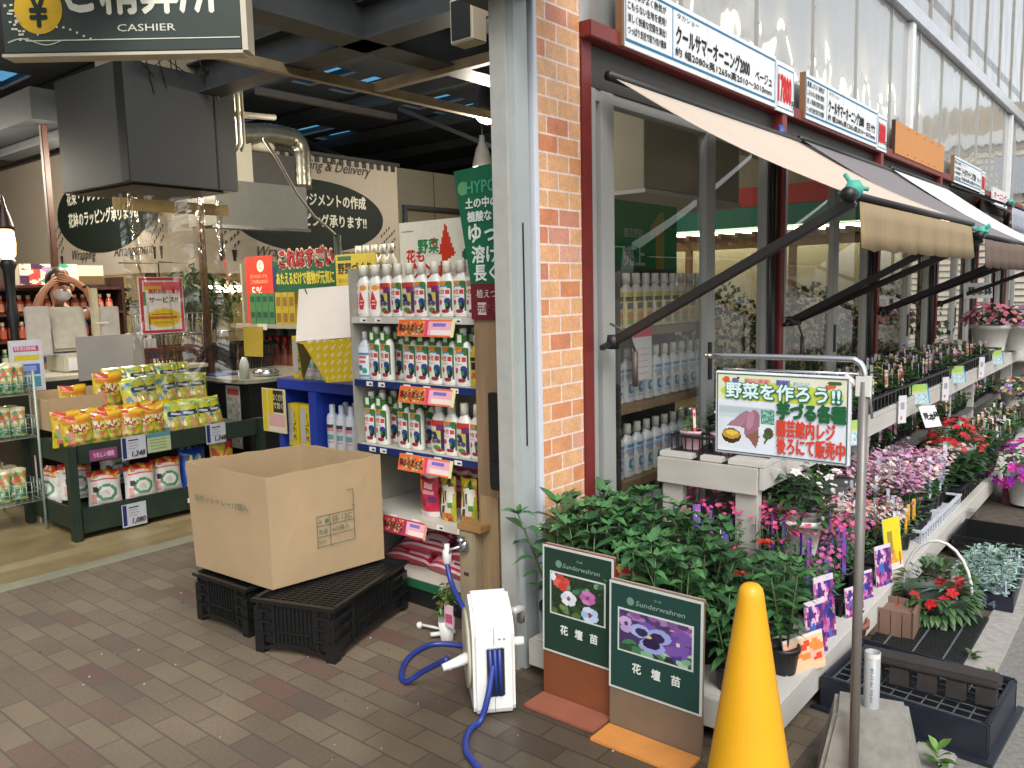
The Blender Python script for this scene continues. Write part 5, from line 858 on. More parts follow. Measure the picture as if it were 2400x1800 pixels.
for k in range(4): q.box(.0002, .001, .02, .13, .02 + k * .02, .026 + k * .02, 0, hx('#6f8a4a'))
q.build('card', PRINT, e)
e = empty('price_card', 'purple strip label at the stand corner', 'label', (-5.222, 2.16, .49), 0, 'price cards of the green stand'); q = MB(); q.box(-.003, 0, 0, .17, 0, .07, 0, hx('#7a3a62')); q.noise if 0 else None; q.text('うれしい価格', (.001, .02, .018), Y1, Z1, .035, .13, 0, '#c9a6b5', .02); q.build('card', PRINT, e)
q = MB(); q.box(-5.222, -5.219, 2.78, 2.82, .09, .12); tag(q.build('white_tag', PAPER), 'tiny white tag on the lower edge of the green stand', 'tag')
# ---- wire rack at the picture's near left with bags, and its sign
wr = empty('wire_rack', 'pale wire rack basket of small bags at the end of the green stand', 'rack', (-6.45, 1.55, 0)); q = MB()
for x in (0, .75):
    for y in (0, .5): q.tube([(x, y, 0), (x, y, 1.05)], .009, 6)
for z0 in (.2, .62, .9):
    for k in range(16): t = k / 15; q.tube([(.75 * t, 0, z0), (.75 * t, .5, z0)], .003, 4); q.tube([(.75, .5 * t, z0), (.75, .5 * t, z0 + .13)], .003, 4); q.tube([(.75 * t, .5, z0), (.75 * t, .5, z0 + .13)], .003, 4)
    for z in (z0, z0 + .065, z0 + .13): q.tube([(.75, 0, z), (.75, .5, z), (0, .5, z)], .004, 4)
q.build('wires', mat('wire_pale', '#98a59a', .4, metal=.3), wr)
aK = Art(20, 24, '#8f9a5a').rect(0, .82, 1, 1, '#b5b08a').blobs(.1, .45, .9, .8, ['#b84a32', '#c9b58a', '#3f7a4a', '#b5703a'], 18, .14, .07, 5).rect(0, .1, 1, .35, '#2f6a4a').blobs(.1, .05, .9, .4, ['#3f8a6a', '#8fae9a', '#c0b58a'], 12, .12, .06, 8); bK = bag('snack_bag', aK, .13, .19, .06, seed=11)
for i in range(12): put(bK, (-5.78 - .13 * (i % 2), 1.62 + .068 * (i // 2), .91 if i < 12 else .63), 0, 'small green and orange bag in the top basket of the wire rack', 'small bags in the wire rack', None, (R(-10), 0, R(60 + 8 * (i % 4))))
for i in range(10): put(bK, (-5.78 - .13 * (i % 2), 1.62 + .08 * (i // 2), .63), 0, 'small green and orange bag in the middle basket of the wire rack', 'small bags in the wire rack', None, (R(-10), 0, R(60 + 8 * (i % 4))))
for i in range(8): put(bK, (-5.8 - .13 * (i % 2), 1.62 + .1 * (i // 2), .21), 0, 'small green and orange bag in the bottom basket of the wire rack', 'small bags in the wire rack', 1.1, (R(-10), 0, R(60 + 8 * (i % 4))))
e = empty('framed_sign', 'white framed sign with pink and yellow stripes above the wire rack', 'sign', (-5.9, 1.99, .9), R(-4)); q = MB(); q.box(-.012, 0, 0, .2, 0, .34, 0, hx('#b5b2b5')); a = Art(16, 26, '#b0b5c0').rect(.08, .82, .95, .93, '#a83a5a').rect(.08, .62, .95, .74, '#b5a52a').rect(.08, .3, .95, .55, '#3f5a9a').rect(.15, .4, .8, .5, '#7a8ab5').rect(.08, .05, .95, .28, '#3f8090'); q.print_(a, (.0015, .015, .015), (0, .17, 0), (0, 0, .31)); q.text('特別価格', (.003, .03, .272), Y1, Z1, .028, .13, 0, '#d8b0bc', .02); q.build('panel', PRINT, e); q = MB(); q.tube([(-.01, .1, -.9), (-.01, .1, 0)], .006, 6); q.build('stake', PAPER, e)
# ---- blue rack with spray cans, white lidded carton
bl = empty('blue_spray_rack', 'blue display rack of white spray cans behind the cardboard box', 'rack', (-4.28, 2.9, 0)); BLU = mat('rack_blue', '#15308a', .4, var=.06); q = MB(); q.box(0, .8, 0, .3, .0, .04); q.box(0, .8, .005, .3, .93, .99); q.box(0, .8, .29, .31, .041, .929); q.build('shelf', BLU, bl, bevel=.004); q = MB(); q.box(.32, .4, -.004, .289, .041, .929); q.box(-.0, .06, .0, .289, .041, .929); q.box(.76, .8, .0, .289, .041, .929); q.build('upright', BLU, bl, bevel=.004)
q = MB(); q.box(.061, .319, .03, .28, .041, .58); q.box(.401, .759, .03, .28, .041, .58); q.build('riser', BLU, bl)
can = MB(); can.lathe([(.034, 0), (.035, .005), (.035, .2), (.03, .215), (.018, .225), (.018, .27), (.014, .275)], n=14, col=hx('#b5bcc8')); root = can.build('spray_can', SHINY); root['category'] = 'spray can'
a = Art(16, 18, '#b8b2b6').rect(0, .85, 1, 1, '#c2c6cc').rect(.0, 0, .22, 1, '#b5a52a').rect(.3, .75, .9, .82, '#30343c').rect(.3, .6, .9, .7, '#b07a80').rect(.3, .35, .9, .5, '#5a8f8a').rect(.3, .2, .9, .28, '#a88a95').rect(0, 0, 1, .08, '#9aa83a'); o = MB(); o.art(a, lambda s, t: V((.0358 * cos(-pi / 2 + (s - .5) * 2.4), .0358 * sin(-pi / 2 + (s - .5) * 2.4), .01 + .18 * t)), 0, 2); o.build('label', SHINY, root); proto(root)
for i in range(4):
    for j in range(2): put(root, (-3.83 + i * .085, 2.97 + j * .1, .581), 0, f"white spray can with yellow stripe, {['front', 'back'][j]} row, {ORD[i]} from the blue upright", 'spray cans in the blue rack')
yb2 = MB(); yb2.box(-.05, .05, -.03, .03, 0, .26, 0, hx('#b5a018')); yb2.box(-.045, .0, -.0315, -.0302, .03, .24, 0, hx('#9a958e'))
yb2.text('スプレー', (.03, -.032, .04), Z1, -X1, .03, .17, 0, '#1c1c14', .02); yb2 = proto(tag(yb2.build('yellow_carton', PRINT), '', 'carton'))
for i in range(2): put(yb2, (-4.15 + i * .12, 2.95, .581), R(6 * i), f"tall yellow carton, {['nearer the counter', 'beside the blue upright'][i]}", 'yellow cartons in the blue rack')
for i in range(3): put(root, (-4.05 + i * .08, 3.0, .991), 0, 'white spray can standing on top of the blue rack below the white lid', 'spray cans on the blue rack top', (1.1, 1.1, 1.0))
put(yb2, (-4.14, 3.0, .991), R(5), 'tall yellow carton standing on top of the blue rack', 'yellow cartons in the blue rack')
e = empty('warning_card', 'yellow edged card with black lettering clipped to the blue rack', 'notice', (-4.4, 2.88, .66)); q = MB(); q.box(0, .24, -.006, 0, 0, .27, 0, hx('#bdb08a')); a = Art(24, 26, '#bdb58a').rect(0, 0, .22, 1, '#b5a022').rect(.25, .4, .48, 1, '#b5a022').rect(.5, .45, .97, 1, '#2a2620').rect(.25, .12, 1, .42, '#b58f8a').rect(.25, 0, 1, .1, '#bdb59a'); q.print_(a, (.008, -.0075, .008), (.224, 0, 0), (0, 0, .254)); q.text('まくだけ', (.125, -.009, .2), X1, Z1, .04, .1, 0, '#bdb08a', .02); q.text('で効く', (.125, -.009, .15), X1, Z1, .04, .1, 0, '#bdb08a', .02); q.build('card', PRINT, e)
lc = empty('lidded_display', 'display carton with raised white lid and yellow printed flap above the blue rack', 'display', (0, 0, 0)); tl, tr, br_, bl_ = V((-3.885, 2.82, 1.53)), V((-3.35, 2.80, 1.545)), V((-3.31, 2.72, 1.275)), V((-3.80, 2.72, 1.24)); q = MB(); q.quad(bl_, br_, tr, tl); q.build('white_lid', mat('lid_white', '#d2c9bf', .6, var=.03), lc, solid=.006)
a = Art(40, 30, '#d0b522')
for i in range(7):
    for j in range(6): x, y = .05 + .17 * i + .08 * (j % 2), .05 + .18 * j; a.poly([(x, y), (x + .11, y + .09), (x + .1, y + .13), (x - .01, y + .04)], '#d8cba0')
q = MB(); y0, y1 = V((-3.74, 2.719, 1.235)), V((-3.335, 2.719, 1.27)); z0, z1 = V((-3.65, 2.80, 1.01)), V((-3.36, 2.80, 1.04)); q.art(a, lambda s, t: z0.lerp(z1, s).lerp(y0.lerp(y1, s), t)); q.build('yellow_flap', PRINT, lc, solid=.003); q = MB(); q.quad(bl_ + V((.0, .004, -.004)), V((-3.88, 2.9, 1.19)), V((-4.05, 2.9, 1.0)), V((-4.0, 2.9, .995))); q.build('side_flap', mat('flap_gold', '#8f7f3a', .5), lc, solid=.004)
q = MB()
for x in (-3.82, -3.42): q.tube([(x, 2.812, 1.53), (x + .03, 2.805, 1.5)], .004, 5)
q.build('clip', BLK, lc)
# ---- shelf of bottles just inside the glass
ws = empty('window_shelf', 'brown shelves of detergent-like bottles just inside the first window', 'shelves', (-2.05, 3.3, 0)); q = MB()
for z in (.55, .93, 1.30): q.box(-.3, 0, 0, 1.1, z - .04, z)
q.build('shelf', mat('ws_brown', '#7a6248', .6), ws); q = MB(); q.box(-.34, -.301, 0, 1.1, 0, 1.6); q.box(-.3, 0, -.02, -.001, 0, 1.6); q.build('back_panel', mat('ws_back', '#3a3630', .6), ws)
def wb_(art, bodyc): return bottle('window_bottle', art, .27, .045, .6, '#c9c8bf', .02, .05, None, bodyc)
lw = Art(18, 22, '#b8babf').rect(0, .88, 1, .97, '#3a78a8').rect(.1, .7, .9, .8, '#7a9ab5').rect(.2, .6, .8, .68, '#b58a90').ell(.5, .35, .25, .17, '#2f7a9a').ell(.6, .35, .15, .1, '#b8babf').rect(.2, .1, .8, .15, '#9a8f95'); ly = Art(18, 22, '#b5a42a').rect(.1, .75, .9, .85, '#2a2618').rect(.2, .5, .8, .7, '#3a2f18').ell(.5, .3, .3, .12, '#b06a2a').ell(.5, .12, .3, .08, '#7a8a3a'); wA, wY = wb_(lw, '#bfc1c3'), wb_(ly, '#c2beb0')
for j, (z, pt) in enumerate([(.551, wA), (.931, wA), (1.301, wY)]):
    for i in range(11): put(pt, (-2.12, 3.37 + i * .095, z), R(90), f"{'yellow labelled' if j == 2 else 'white blue-labelled'} bottle behind the first window, {['lowest', 'middle', 'top'][j]} row", f"bottles behind the window, {['lowest', 'middle', 'top'][j]} row")
for i in range(9): put(wA, (-2.13, 3.37 + i * .1, .2), R(90), 'white bottle in the shaded bottom row behind the first window', 'bottles behind the window, bottom row', (1, 1, 1.1))
e = empty('window_card', 'white card with a red header between the bottle rows behind the window', 'notice', (-2.02, 3.36, 1.05)); q = MB(); q.box(-.003, 0, 0, .18, 0, .26, 0, hx('#b8b5b5')); q.box(.0002, .001, .0, .18, .21, .26, 0, hx('#a8283a'))
for k in range(5): q.box(.0002, .001, .03, .15, .03 + k * .03, .034 + k * .03, 0, hx('#b58a90'))
q.build('card', PRINT, e)
e = empty('number_one_poster', 'green best seller poster with a golden figure one inside the window', 'poster', (-2.42, 3.55, 1.56)); q = MB(); q.box(-.003, 0, 0, 1.0, 0, .42, 0, hx('#1a7a4a')); q.prism([(.74, .02), (.84, .02), (.84, .38), (.79, .38), (.68, .29), (.68, .23), (.74, .26)], (.001, 0, 0), Y1, Z1, .001, 0, hx('#8f8a45')); q.text('売上', (.002, .38, .06), Y1, Z1, .11, None, 0, '#b5b8b0', .03); q.text('園芸肥料', (.002, .38, .22), Y1, Z1, .05, None, 0, '#9ab5a0', .02); q.text('ばく', (.002, .04, .12), Y1, Z1, .12, .2, 0, '#b5b8b0', .03); q.build('sheet', PRINT, e)
# ================================================================ awnings and price boards on the facade
TEAL = mat('teal_rope', '#3f9a8a', .6)
def awning(lab, y0, y1, fab, val, bar_x=-.9, bar_z=1.80, rz=2.36, vd=.16, sag=.05, arms=True, valsc=True, pivot=1.27):
    r = empty('awning', lab, 'awning', (0, 0, 0), 0, 'awnings over the flower shelves'); n, k = 16, 12; L = y1 - y0
    def P(s, t):
        z = rz + (bar_z - rz) * t - sag * sin(pi * t) * (.6 + .4 * sin(pi * s)); return V((-1.86 + (bar_x + 1.86) * t, y0 + L * s - .0 * t, z + .012 * sin(11 * s) * t * (1 - t)))
    q = MB(); q.add([P(i / n, j / k) for j in range(k + 1) for i in range(n + 1)], [(j * (n + 1) + i, j * (n + 1) + i + 1, (j + 1) * (n + 1) + i + 1, (j + 1) * (n + 1) + i) for j in range(k) for i in range(n)], 0, None, True); q.build('canopy', fab, r, solid=.003)
    q = MB(); m_ = 40
    if vd:
        vs = []
        for j in range(4):
            for i in range(m_ + 1): s = i / m_; vs.append((bar_x + .012 + .012 * sin(s * 40) * j / 3 + .01 * j / 3, y0 + .05 + (L - .1) * s, bar_z - .02 - vd * j / 3 - (.012 * abs(sin(s * 22)) if j == 3 else 0)))
        q.add(vs, [(j * (m_ + 1) + i, j * (m_ + 1) + i + 1, (j + 1) * (m_ + 1) + i + 1, (j + 1) * (m_ + 1) + i) for j in range(3) for i in range(m_)], 0, None, True); q.build('valance', val, r, solid=.002)
    q = MB(); q.tube([(-1.86, y0 - .04, rz), (-1.86, y1 + .04, rz)], .02, 12); q.build('roller', BLK, r); q = MB(); q.tube([(bar_x, y0 - .03, bar_z), (bar_x, y1 + .03, bar_z)], .014, 10); q.tube([(bar_x, y0 - .05, bar_z), (bar_x, y0 - .0, bar_z)], .024, 14); q.build('front_bar', BLK, r)
    for y in ((y0 + .0, y1 - .02) if arms else ()):
        q = MB(); q.obox((-1.87, y, pivot), (bar_x + .01, y, bar_z - .02), .03, .038); q.build('arm', mat('arm_black', '#1f1c1b', .4, var=.1), r, bevel=.004); q = MB(); q.lathe([(.025, -.03), (.03, 0), (.025, .03)], (-1.87, y, pivot), 8); q.obox((-1.87, y, pivot), (-1.87, y - .09, pivot - .02), .02, .02); q.build('bracket', BLK, r)
    q = MB(); rr = random.Random(int(y0 * 10))
    for i in range(6): a = rr.uniform(0, 6); q.tube([(bar_x, y0 + .02, bar_z + .03), (bar_x + .05 * cos(a), y0 + .02 + .05 * sin(a), bar_z + .03 + rr.uniform(-.06, .05))], .008, 5)
    q.lathe([(.02, -.03), (.036, 0), (.02, .03)], (bar_x, y0 + .02, bar_z + .02), 8); q.build('rope_tie', TEAL, r); return r
FBE = mat('fabric_beige', '#b3a597', .85, var=.03, scale=8); VBE = mat('valance_beige_shaded', '#877557', .85, var=.06, scale=20, stretch=(1, 3, .3)); FGR = mat('fabric_grey', '#6f6a6c', .85, var=.03); VBR = mat('valance_brown', '#5d4c41', .85, var=.06); FWH = mat('fabric_white', '#c6c6c6', .8, var=.02); FBK = mat('fabric_black', '#232427', .8); FFR = mat('fringe_grey', '#8d929c', .8)  # beige valance is toned darker than the canopy: its shade is in the colour
awning('beige fabric awning nearest the brick pier with scalloped beige valance', 2.95, 5.0, FBE, VBE); awning('grey fabric awning with a brown valance, next to the beige awning', 5.1, 7.0, FGR, VBR, -.87, 1.74, 2.38, .15); awning('white fabric awning beyond the grey awning', 7.1, 9.05, FWH, FWH, -.85, 1.70, 2.40, .1); awning('black rolled-in awning with grey fringe, farthest of the awnings', 9.3, 11.6, FBK, FFR, -1.35, 2.22, 2.45, .22, .0, False); awning('pale blue short awning in front of the last windows', 11.8, 13.6, FFR, FFR, -1.3, 2.15, 2.4, .2, 0, False)
for i, (y, z) in enumerate([(2.98, 1.25), (4.95, 1.2)]):
    q = MB(); q.tube([(-1.86, y - .07, z + .1), (-1.80, y - .02, z + .06), (-1.78, y, z - .02)], .006, 6); q.tube([(-1.78, y, z - .02), (-1.78, y, z - .17)], .013, 8); tag(q.build('crank_hook', mat('crank_brown', '#4a4038', .5)), ['awning crank handle hanging beside the brick pier', 'awning crank handle hanging beside the second red post'][i], 'crank')
q = MB()
for i in range(4): q.tube([(-1.87, 4.76 + i * .012, 2.42), (-1.85, 4.74 + i * .02, 2.34 + .01 * i)], .007, 5)
tag(q.build('blue_clip', mat('clip_blue', '#2a4a8f', .4)), 'blue clips on the second red post under the price board', 'clip')
BLUEB = hx('#23688f'); WB = hx('#cfd3d4')
def price_board(lab, y0, y1, z0, z1, col_, price, dx=0.):
    e = empty('price_board', lab, 'sign', (-1.87 + dx, y0, z0), 0, 'awning price boards'); L = y1 - y0; H = z1 - z0; L2 = L * .855; q = MB(); q.box(-.02, 0, 0, L2 - .004, 0, H, 0, WB); q.box(-.02, 0, L2 + .012, L, -.01, H - .012, 0, WB); q.build('panel', PRINT, e); q = MB(); q.box(-.03, .004, -.018, -.001, -.004, H + .004, 0, hx('#7a5a42')); q.build('edge_strip', PRINT, e); q = MB()
    for a, b_, z2, z3 in ((.012, L2 - .015, H - .03, H - .02), (.012, L2 - .015, .022, .034)): q.box(0, .0015, a, b_, z2, z3, 0, BLUEB)
    for a, z2, z3 in ((.012, .034, H - .03), (L2 - .02, .034, H - .03), (L2 * .255, .034, H - .03)): q.box(0, .0014, a, a + .006, z2, z3, 0, BLUEB)
    for a, b_, z2, z3 in ((L2 + .025, L - .012, H - .042, H - .036), (L2 + .025, L - .012, .01, .016)): q.box(0, .0015, a, b_, z2, z3, 0, BLUEB)
    q.box(0, .0014, L2 + .022, L2 + .026, .01, H - .036, 0, BLUEB); q.box(0, .0014, L - .016, L - .012, .01, H - .036, 0, BLUEB)
    for k in (.47, .66): q.box(0, .001, L2 * k, L2 * k + .003, .002, H - .002, 0, hx('#a8b0b4'))
    for k, t in enumerate(('風通しがよく熱気が', 'こもらない生地を使用！', '涼しく快適な空間を演出！', 'つっぱり支柱で取り付け簡単')): q.text(t, (.001, .03, H - .075 - k * .05), Y1, Z1, .034, L2 * .2, 0, '#1c1c20', .02)
    q.text('タカショー', (.001, L2 * .28, H - .065), Y1, Z1, .026, .22, 0, '#1c1c20', .015); q.text('クールサマーオーニング2000', (.001, L2 * .275, H * .36), Y1, Z1, .085, L2 * .5, 0, '#17171a', .03); q.text(col_, (.001, L2 * .82, H * .36), Y1, Z1, .055, L2 * .14, 0, '#17171a', .02)
    q.text('約 幅2080x奥1265x高2010〜3010mm', (.001, L2 * .27, H * .175), Y1, Z1, .04, L2 * .69, 0, '#17171a', .02); q.text(price, (.0015, L2 + .035, .045), Y1, Z1, .15, L - L2 - .085, 0, '#c01f2a', .03); q.text('円', (.0015, L - .045, .03), Y1, Z1, .04, None, 0, '#1c1c20', .02); q.build('lettering', PRINT, e); return e
price_board('white awning price board reading 17800, nearest the brick pier', 3.05, 4.98, 2.51, 2.79, 'ベージュ', '17800'); price_board('white awning price board reading 18800, second from the brick pier', 5.17, 6.97, 2.52, 2.79, '巨竹', '18800'); price_board('faded white awning price board beyond the orange board', 9.4, 11.1, 2.5, 2.76, 'ブラック', '18800')
e = empty('orange_board', 'blank orange board with drilled edges between the price boards', 'board', (-1.87, 7.2, 2.54)); q = MB(); q.box(-.02, 0, 0, 1.75, 0, .255); q.build('panel', mat('orange_board', '#b3783f', .6, var=.05), e); q = MB()
for i in range(5): q.box(0, .0015, .4 + i * .28, .42 + i * .28, .225, .238); q.box(0, .0015, .4 + i * .24, .42 + i * .24, .02, .032)
q.box(-.025, .003, -.015, -.001, -.005, .26); q.build('drill_holes', mat('hole_dark', '#3a2414', .8), e)
q = MB(); q.box(-1.87, -1.855, 11.5, 12.6, 2.42, 2.62, 0, hx('#c9c5c6')); q.text('オーニング', (-1.853, 11.6, 2.5), Y1, Z1, .08, .9, 0, '#b0353f', .02); tag(q.build('far_sign', PRINT), 'small white sign with red lettering near the far end of the facade', 'sign')
# ================================================================ flower benches
WP = mat('bench_white', '#b3b0aa', .6, var=.1, scale=7, stretch=(1, .25, 1), bump=.08); WP2 = mat('bench_white_dirty', '#aaa69e', .65, var=.16, scale=9, stretch=(.3, 1, 1), bump=.1)
dk = empty('low_bench', 'long low white plank bench along the path carrying most flower pots', 'bench', (-1.88, 2.34, 0)); q = MB(); DW = .955
for i in range(6): q.box(i * DW / 6 + .003, (i + 1) * DW / 6 - .003, .022, 11, .13, .16)
q.build('top_boards', WP, dk, bevel=.003); q = MB(); q.box(0, DW - .022, 0, .0215, .055, .158); q.build('end_board', WP2, dk, bevel=.003); q = MB()
for y in (0, 2.4, 5.2, 8): q.box(DW - .021, DW, y + .002, min(y + 2.4 if y < 2 else y + 2.8, 11) - .002, .055, .162)
q.build('side_board', WP, dk, bevel=.003); q = MB()
for y in (.1, 1.5, 3, 5, 7, 9): q.box(.1, .2, y, y + .2, -.0, .129); q.box(DW - .2, DW - .05, y, y + .2, 0, .129)
q.build('foot_block', mat('block_grey', '#4a4743', .9), dk)
ub = empty('upper_bench', 'raised white slatted bench behind the low bench, its near end facing the entrance', 'bench', (-1.8, 3.2, 0)); q = MB(); UW = .49
for a, b_ in ((0, .16), (.2, .3), (.33, UW)): q.box(a, b_, .022, 9.6, .735, .76)
q.build('top_slats', WP, ub, bevel=.003); q = MB(); q.box(0, UW - .02, -.0, .021, .62, .735); q.build('end_apron', WP2, ub, bevel=.003); q = MB(); q.box(UW - .021, UW, .022, 9.6, .64, .734); q.build('side_apron', WP, ub, bevel=.003)
for y in (.024, 1.56, 3.7, 4.6, 6.6, 8.8):
    for a in (.015, UW - .125): q = MB(); q.box(a, a + .1, y, y + .045, .16, .734); q.build('leg', WP2, ub, bevel=.003)
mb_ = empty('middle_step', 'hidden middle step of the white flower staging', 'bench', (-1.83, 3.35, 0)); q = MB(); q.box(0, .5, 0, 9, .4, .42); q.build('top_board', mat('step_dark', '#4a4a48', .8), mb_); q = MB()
for y in (.05, 2, 4, 6, 8): q.box(.45, .52, y, y + .05, .16, .4); q.box(.05, .1, y, y + .05, .16, .4)
q.build('leg', WP2, mb_)
# ================================================================ plants
POTB = mat('pot_black', '#131414', .45, var=.2); POTW = mat('pot_white', '#c5c4bd', .45, var=.05); TRAYB = mat('tray_black', '#15171b', .4, var=.2); TERRA = mat('terracotta', '#7a4a38', .8, var=.15)
def leaf(mb, b, d, l, w, droop, c):
    b, d = V(b), V(d).normalized(); s = d.cross(Z1); s = s.normalized() if s.length > .01 else X1.copy(); n = s.cross(d); pts = []
    for t, ww in ((0, .12), (.3, .85), (.62, .8), (1, .02)): p = b + d * l * t - Z1 * droop * l * t * t; pts += [p - s * w * ww * .5 + n * w * .12 * ww, p + s * w * ww * .5 + n * w * .12 * ww, p]
    fs = []
    for i in range(3): a = i * 3; fs += [(a, a + 2, a + 5, a + 3), (a + 2, a + 1, a + 4, a + 5)]
    mb.add(pts, fs, 0, c, True)
def flower(mb, p, r, c, n=5, nrm=None, cc=None):
    p = V(p); nrm = (nrm or V((random.uniform(-.6, .8), random.uniform(-.9, .3), 1))).normalized(); u = nrm.orthogonal().normalized(); v = nrm.cross(u); a0 = random.uniform(0, 6)
    for k in range(n):
        a = a0 + 2 * pi * k / n; d = u * cos(a) + v * sin(a); e = -u * sin(a) + v * cos(a); cl = tuple(x * random.uniform(.8, 1.15) for x in c)
        mb.add([p, p + d * r * .6 - e * r * .38 + nrm * r * .12, p + d * r + nrm * r * .02, p + d * r * .6 + e * r * .38 + nrm * r * .12], [(0, 1, 2, 3)], 0, cl)
    if cc: mb.lathe([(r * .18, 0), (.0005, r * .15)], p + nrm * .001, 5, 0, cc)
PG = [hx(c) for c in ('#2f5230', '#386038', '#294a2c', '#43703f', '#335a2c')]
def pot(mb_mat, nm, r, h, m, n=16, parent=None, sq=0., lip=True):
    o = MB(); pr_ = [(r * .74, 0), (r * .95, h * .85)] + ([(r * 1.04, h * .85), (r * 1.04, h)] if lip else [(r, h)]) + [(r * .9, h), (r * .88, h * .88), (.001, h * .88)]; o.lathe(pr_, n=n, sq=sq, cap=False); return o.build(nm, m, parent)
def plant_root(nm, cat, r, h, m=POTB, sq=0., n=16): 
    root = pot(None, nm, r, h, m, n, None, sq); root['category'] = cat; return root
SOILC = hx('#2a2018')
def pentas(seed, fl=None, h=.3):
    random.seed(seed); root = plant_root('pentas_pot', 'potted plant', .058, .1); o = MB()
    for s in range(5):
        a = s * 2 * pi / 5 + random.uniform(-.4, .4); lean = random.uniform(.15, .42) * (s > 0); hh = h * random.uniform(.72, 1.1); tip = V((cos(a) * lean * hh, sin(a) * lean * hh, .09 + hh)); base = V((cos(a) * .015, sin(a) * .015, .085)); o.tube([base, base.lerp(tip, .5) + V((0, 0, .01)), tip], [.004, .0035, .002], 5, 0, hx('#4a5a34')); nn = 6
        for k in range(nn):
            t = .22 + .78 * k / (nn - 1); p = base.lerp(tip, t); b0 = random.uniform(0, pi)
            for sg in (0, pi):
                d = V((cos(b0 + sg + k * pi / 2), sin(b0 + sg + k * pi / 2), random.uniform(.15, .7) + .3 * t)); L = random.uniform(.075, .118) * (1.1 - .45 * abs(t - .55) * 1.4); leaf(o, p, d, L, L * .42, random.uniform(.2, .75), random.choice(PG))
        for k in range(5): aa = k * 1.26 + random.random(); leaf(o, tip, (cos(aa), sin(aa), .8), .045, .02, .1, random.choice(PG[1:]))
    o.build('foliage', LEAF, root)
    if fl:
        o = MB(); 
        for k in range(22): q_ = V((random.gauss(0, .014), random.gauss(0, .014), random.gauss(0, .006))); flower(o, tip + V((0, 0, .02)) + q_, .011, hx(fl), 5, V((q_.x * 30, q_.y * 30, 1)))
        o.build('blossom', PETAL, root)
    return proto(root)
def tagcard(mb, x, y, z0, h, w, c1, c2, lean=(0., 0.), rz=0.):
    w *= .5
    X = Matrix.Translation((x, y, z0)) @ Matrix.Rotation(rz, 4, 'Z') @ Matrix.Rotation(lean[0], 4, 'X') @ Matrix.Rotation(lean[1], 4, 'Y')
    mb.box(-w / 2, w / 2, -.0006, .0006, 0, h, 0, hx(c1), X); mb.box(-w * .42, w * .42, -.0012, -.0007, h * .35, h * .93, 0, hx(c2), X); mb.box(-w * .3, w * .3, -.0016, -.0013, h * .72, h * .85, 0, hx(c1), X)
def bedding(seed, nm, leafc, flc, nfl, fh=.12, spread=.055, lf=46, ll=.032, tagc=None, frad=.011, potm=POTB, pr=.045, ph=.075, tall=False, th=.12, upright=0.):
    random.seed(seed); root = plant_root(nm, 'potted plant', pr, ph, potm, .6, 16); o = MB(); lc = [hx(c) for c in leafc]
    for i in range(lf):
        a = random.uniform(0, 2 * pi); t = random.random(); z = ph * .9 + (fh * .7) * t; r_ = spread * (1 - .35 * t) * random.random() ** .5; leaf(o, (r_ * cos(a), r_ * sin(a), z), (cos(a), sin(a), random.uniform(0, .9) + upright), ll * random.uniform(.7, 1.25), ll * .55, random.uniform(.1, .6), random.choice(lc))
    for i in range(5): a = i * 1.3; o.tube([(0, 0, ph * .85), (cos(a) * spread * .5, sin(a) * spread * .5, ph + fh * .7)], .0016, 4, 0, lc[0])
    o.build('foliage', LEAF, root); fc = [hx(c) for c in flc]
    if nfl:
        o = MB()
        for i in range(nfl): a = random.uniform(0, 2 * pi); r_ = spread * 1.05 * random.random() ** .5; flower(o, (r_ * cos(a), r_ * sin(a), ph + fh * random.uniform(.55, 1.1)), frad * random.uniform(.8, 1.2), random.choice(fc), 5, None, hx('#c9b04a'))
        o.build('blossom', PETAL, root)
    if tagc: o = MB(); tagcard(o, .02, -.03, ph * .6, th, .028, tagc[0], tagc[1], (random.uniform(-.1, .05), random.uniform(-.12, .12)), random.uniform(.2, .9)); o.build('plant_tag', PRINT, root)
    return proto(root)
GL = ['#35562f', '#2c4a2a', '#46683a', '#3d5f30']; GD = ['#22401f', '#2a4a26', '#1d361c', '#315428']
P_ = [pentas(11), pentas(12), pentas(13, '#c43a8a'), pentas(14, '#b8c48a'), pentas(15), pentas(16, '#b5322a', .26)]
rnd = random.Random(21); kpt = 0
def R_(a, b): return rnd.uniform(a, b)
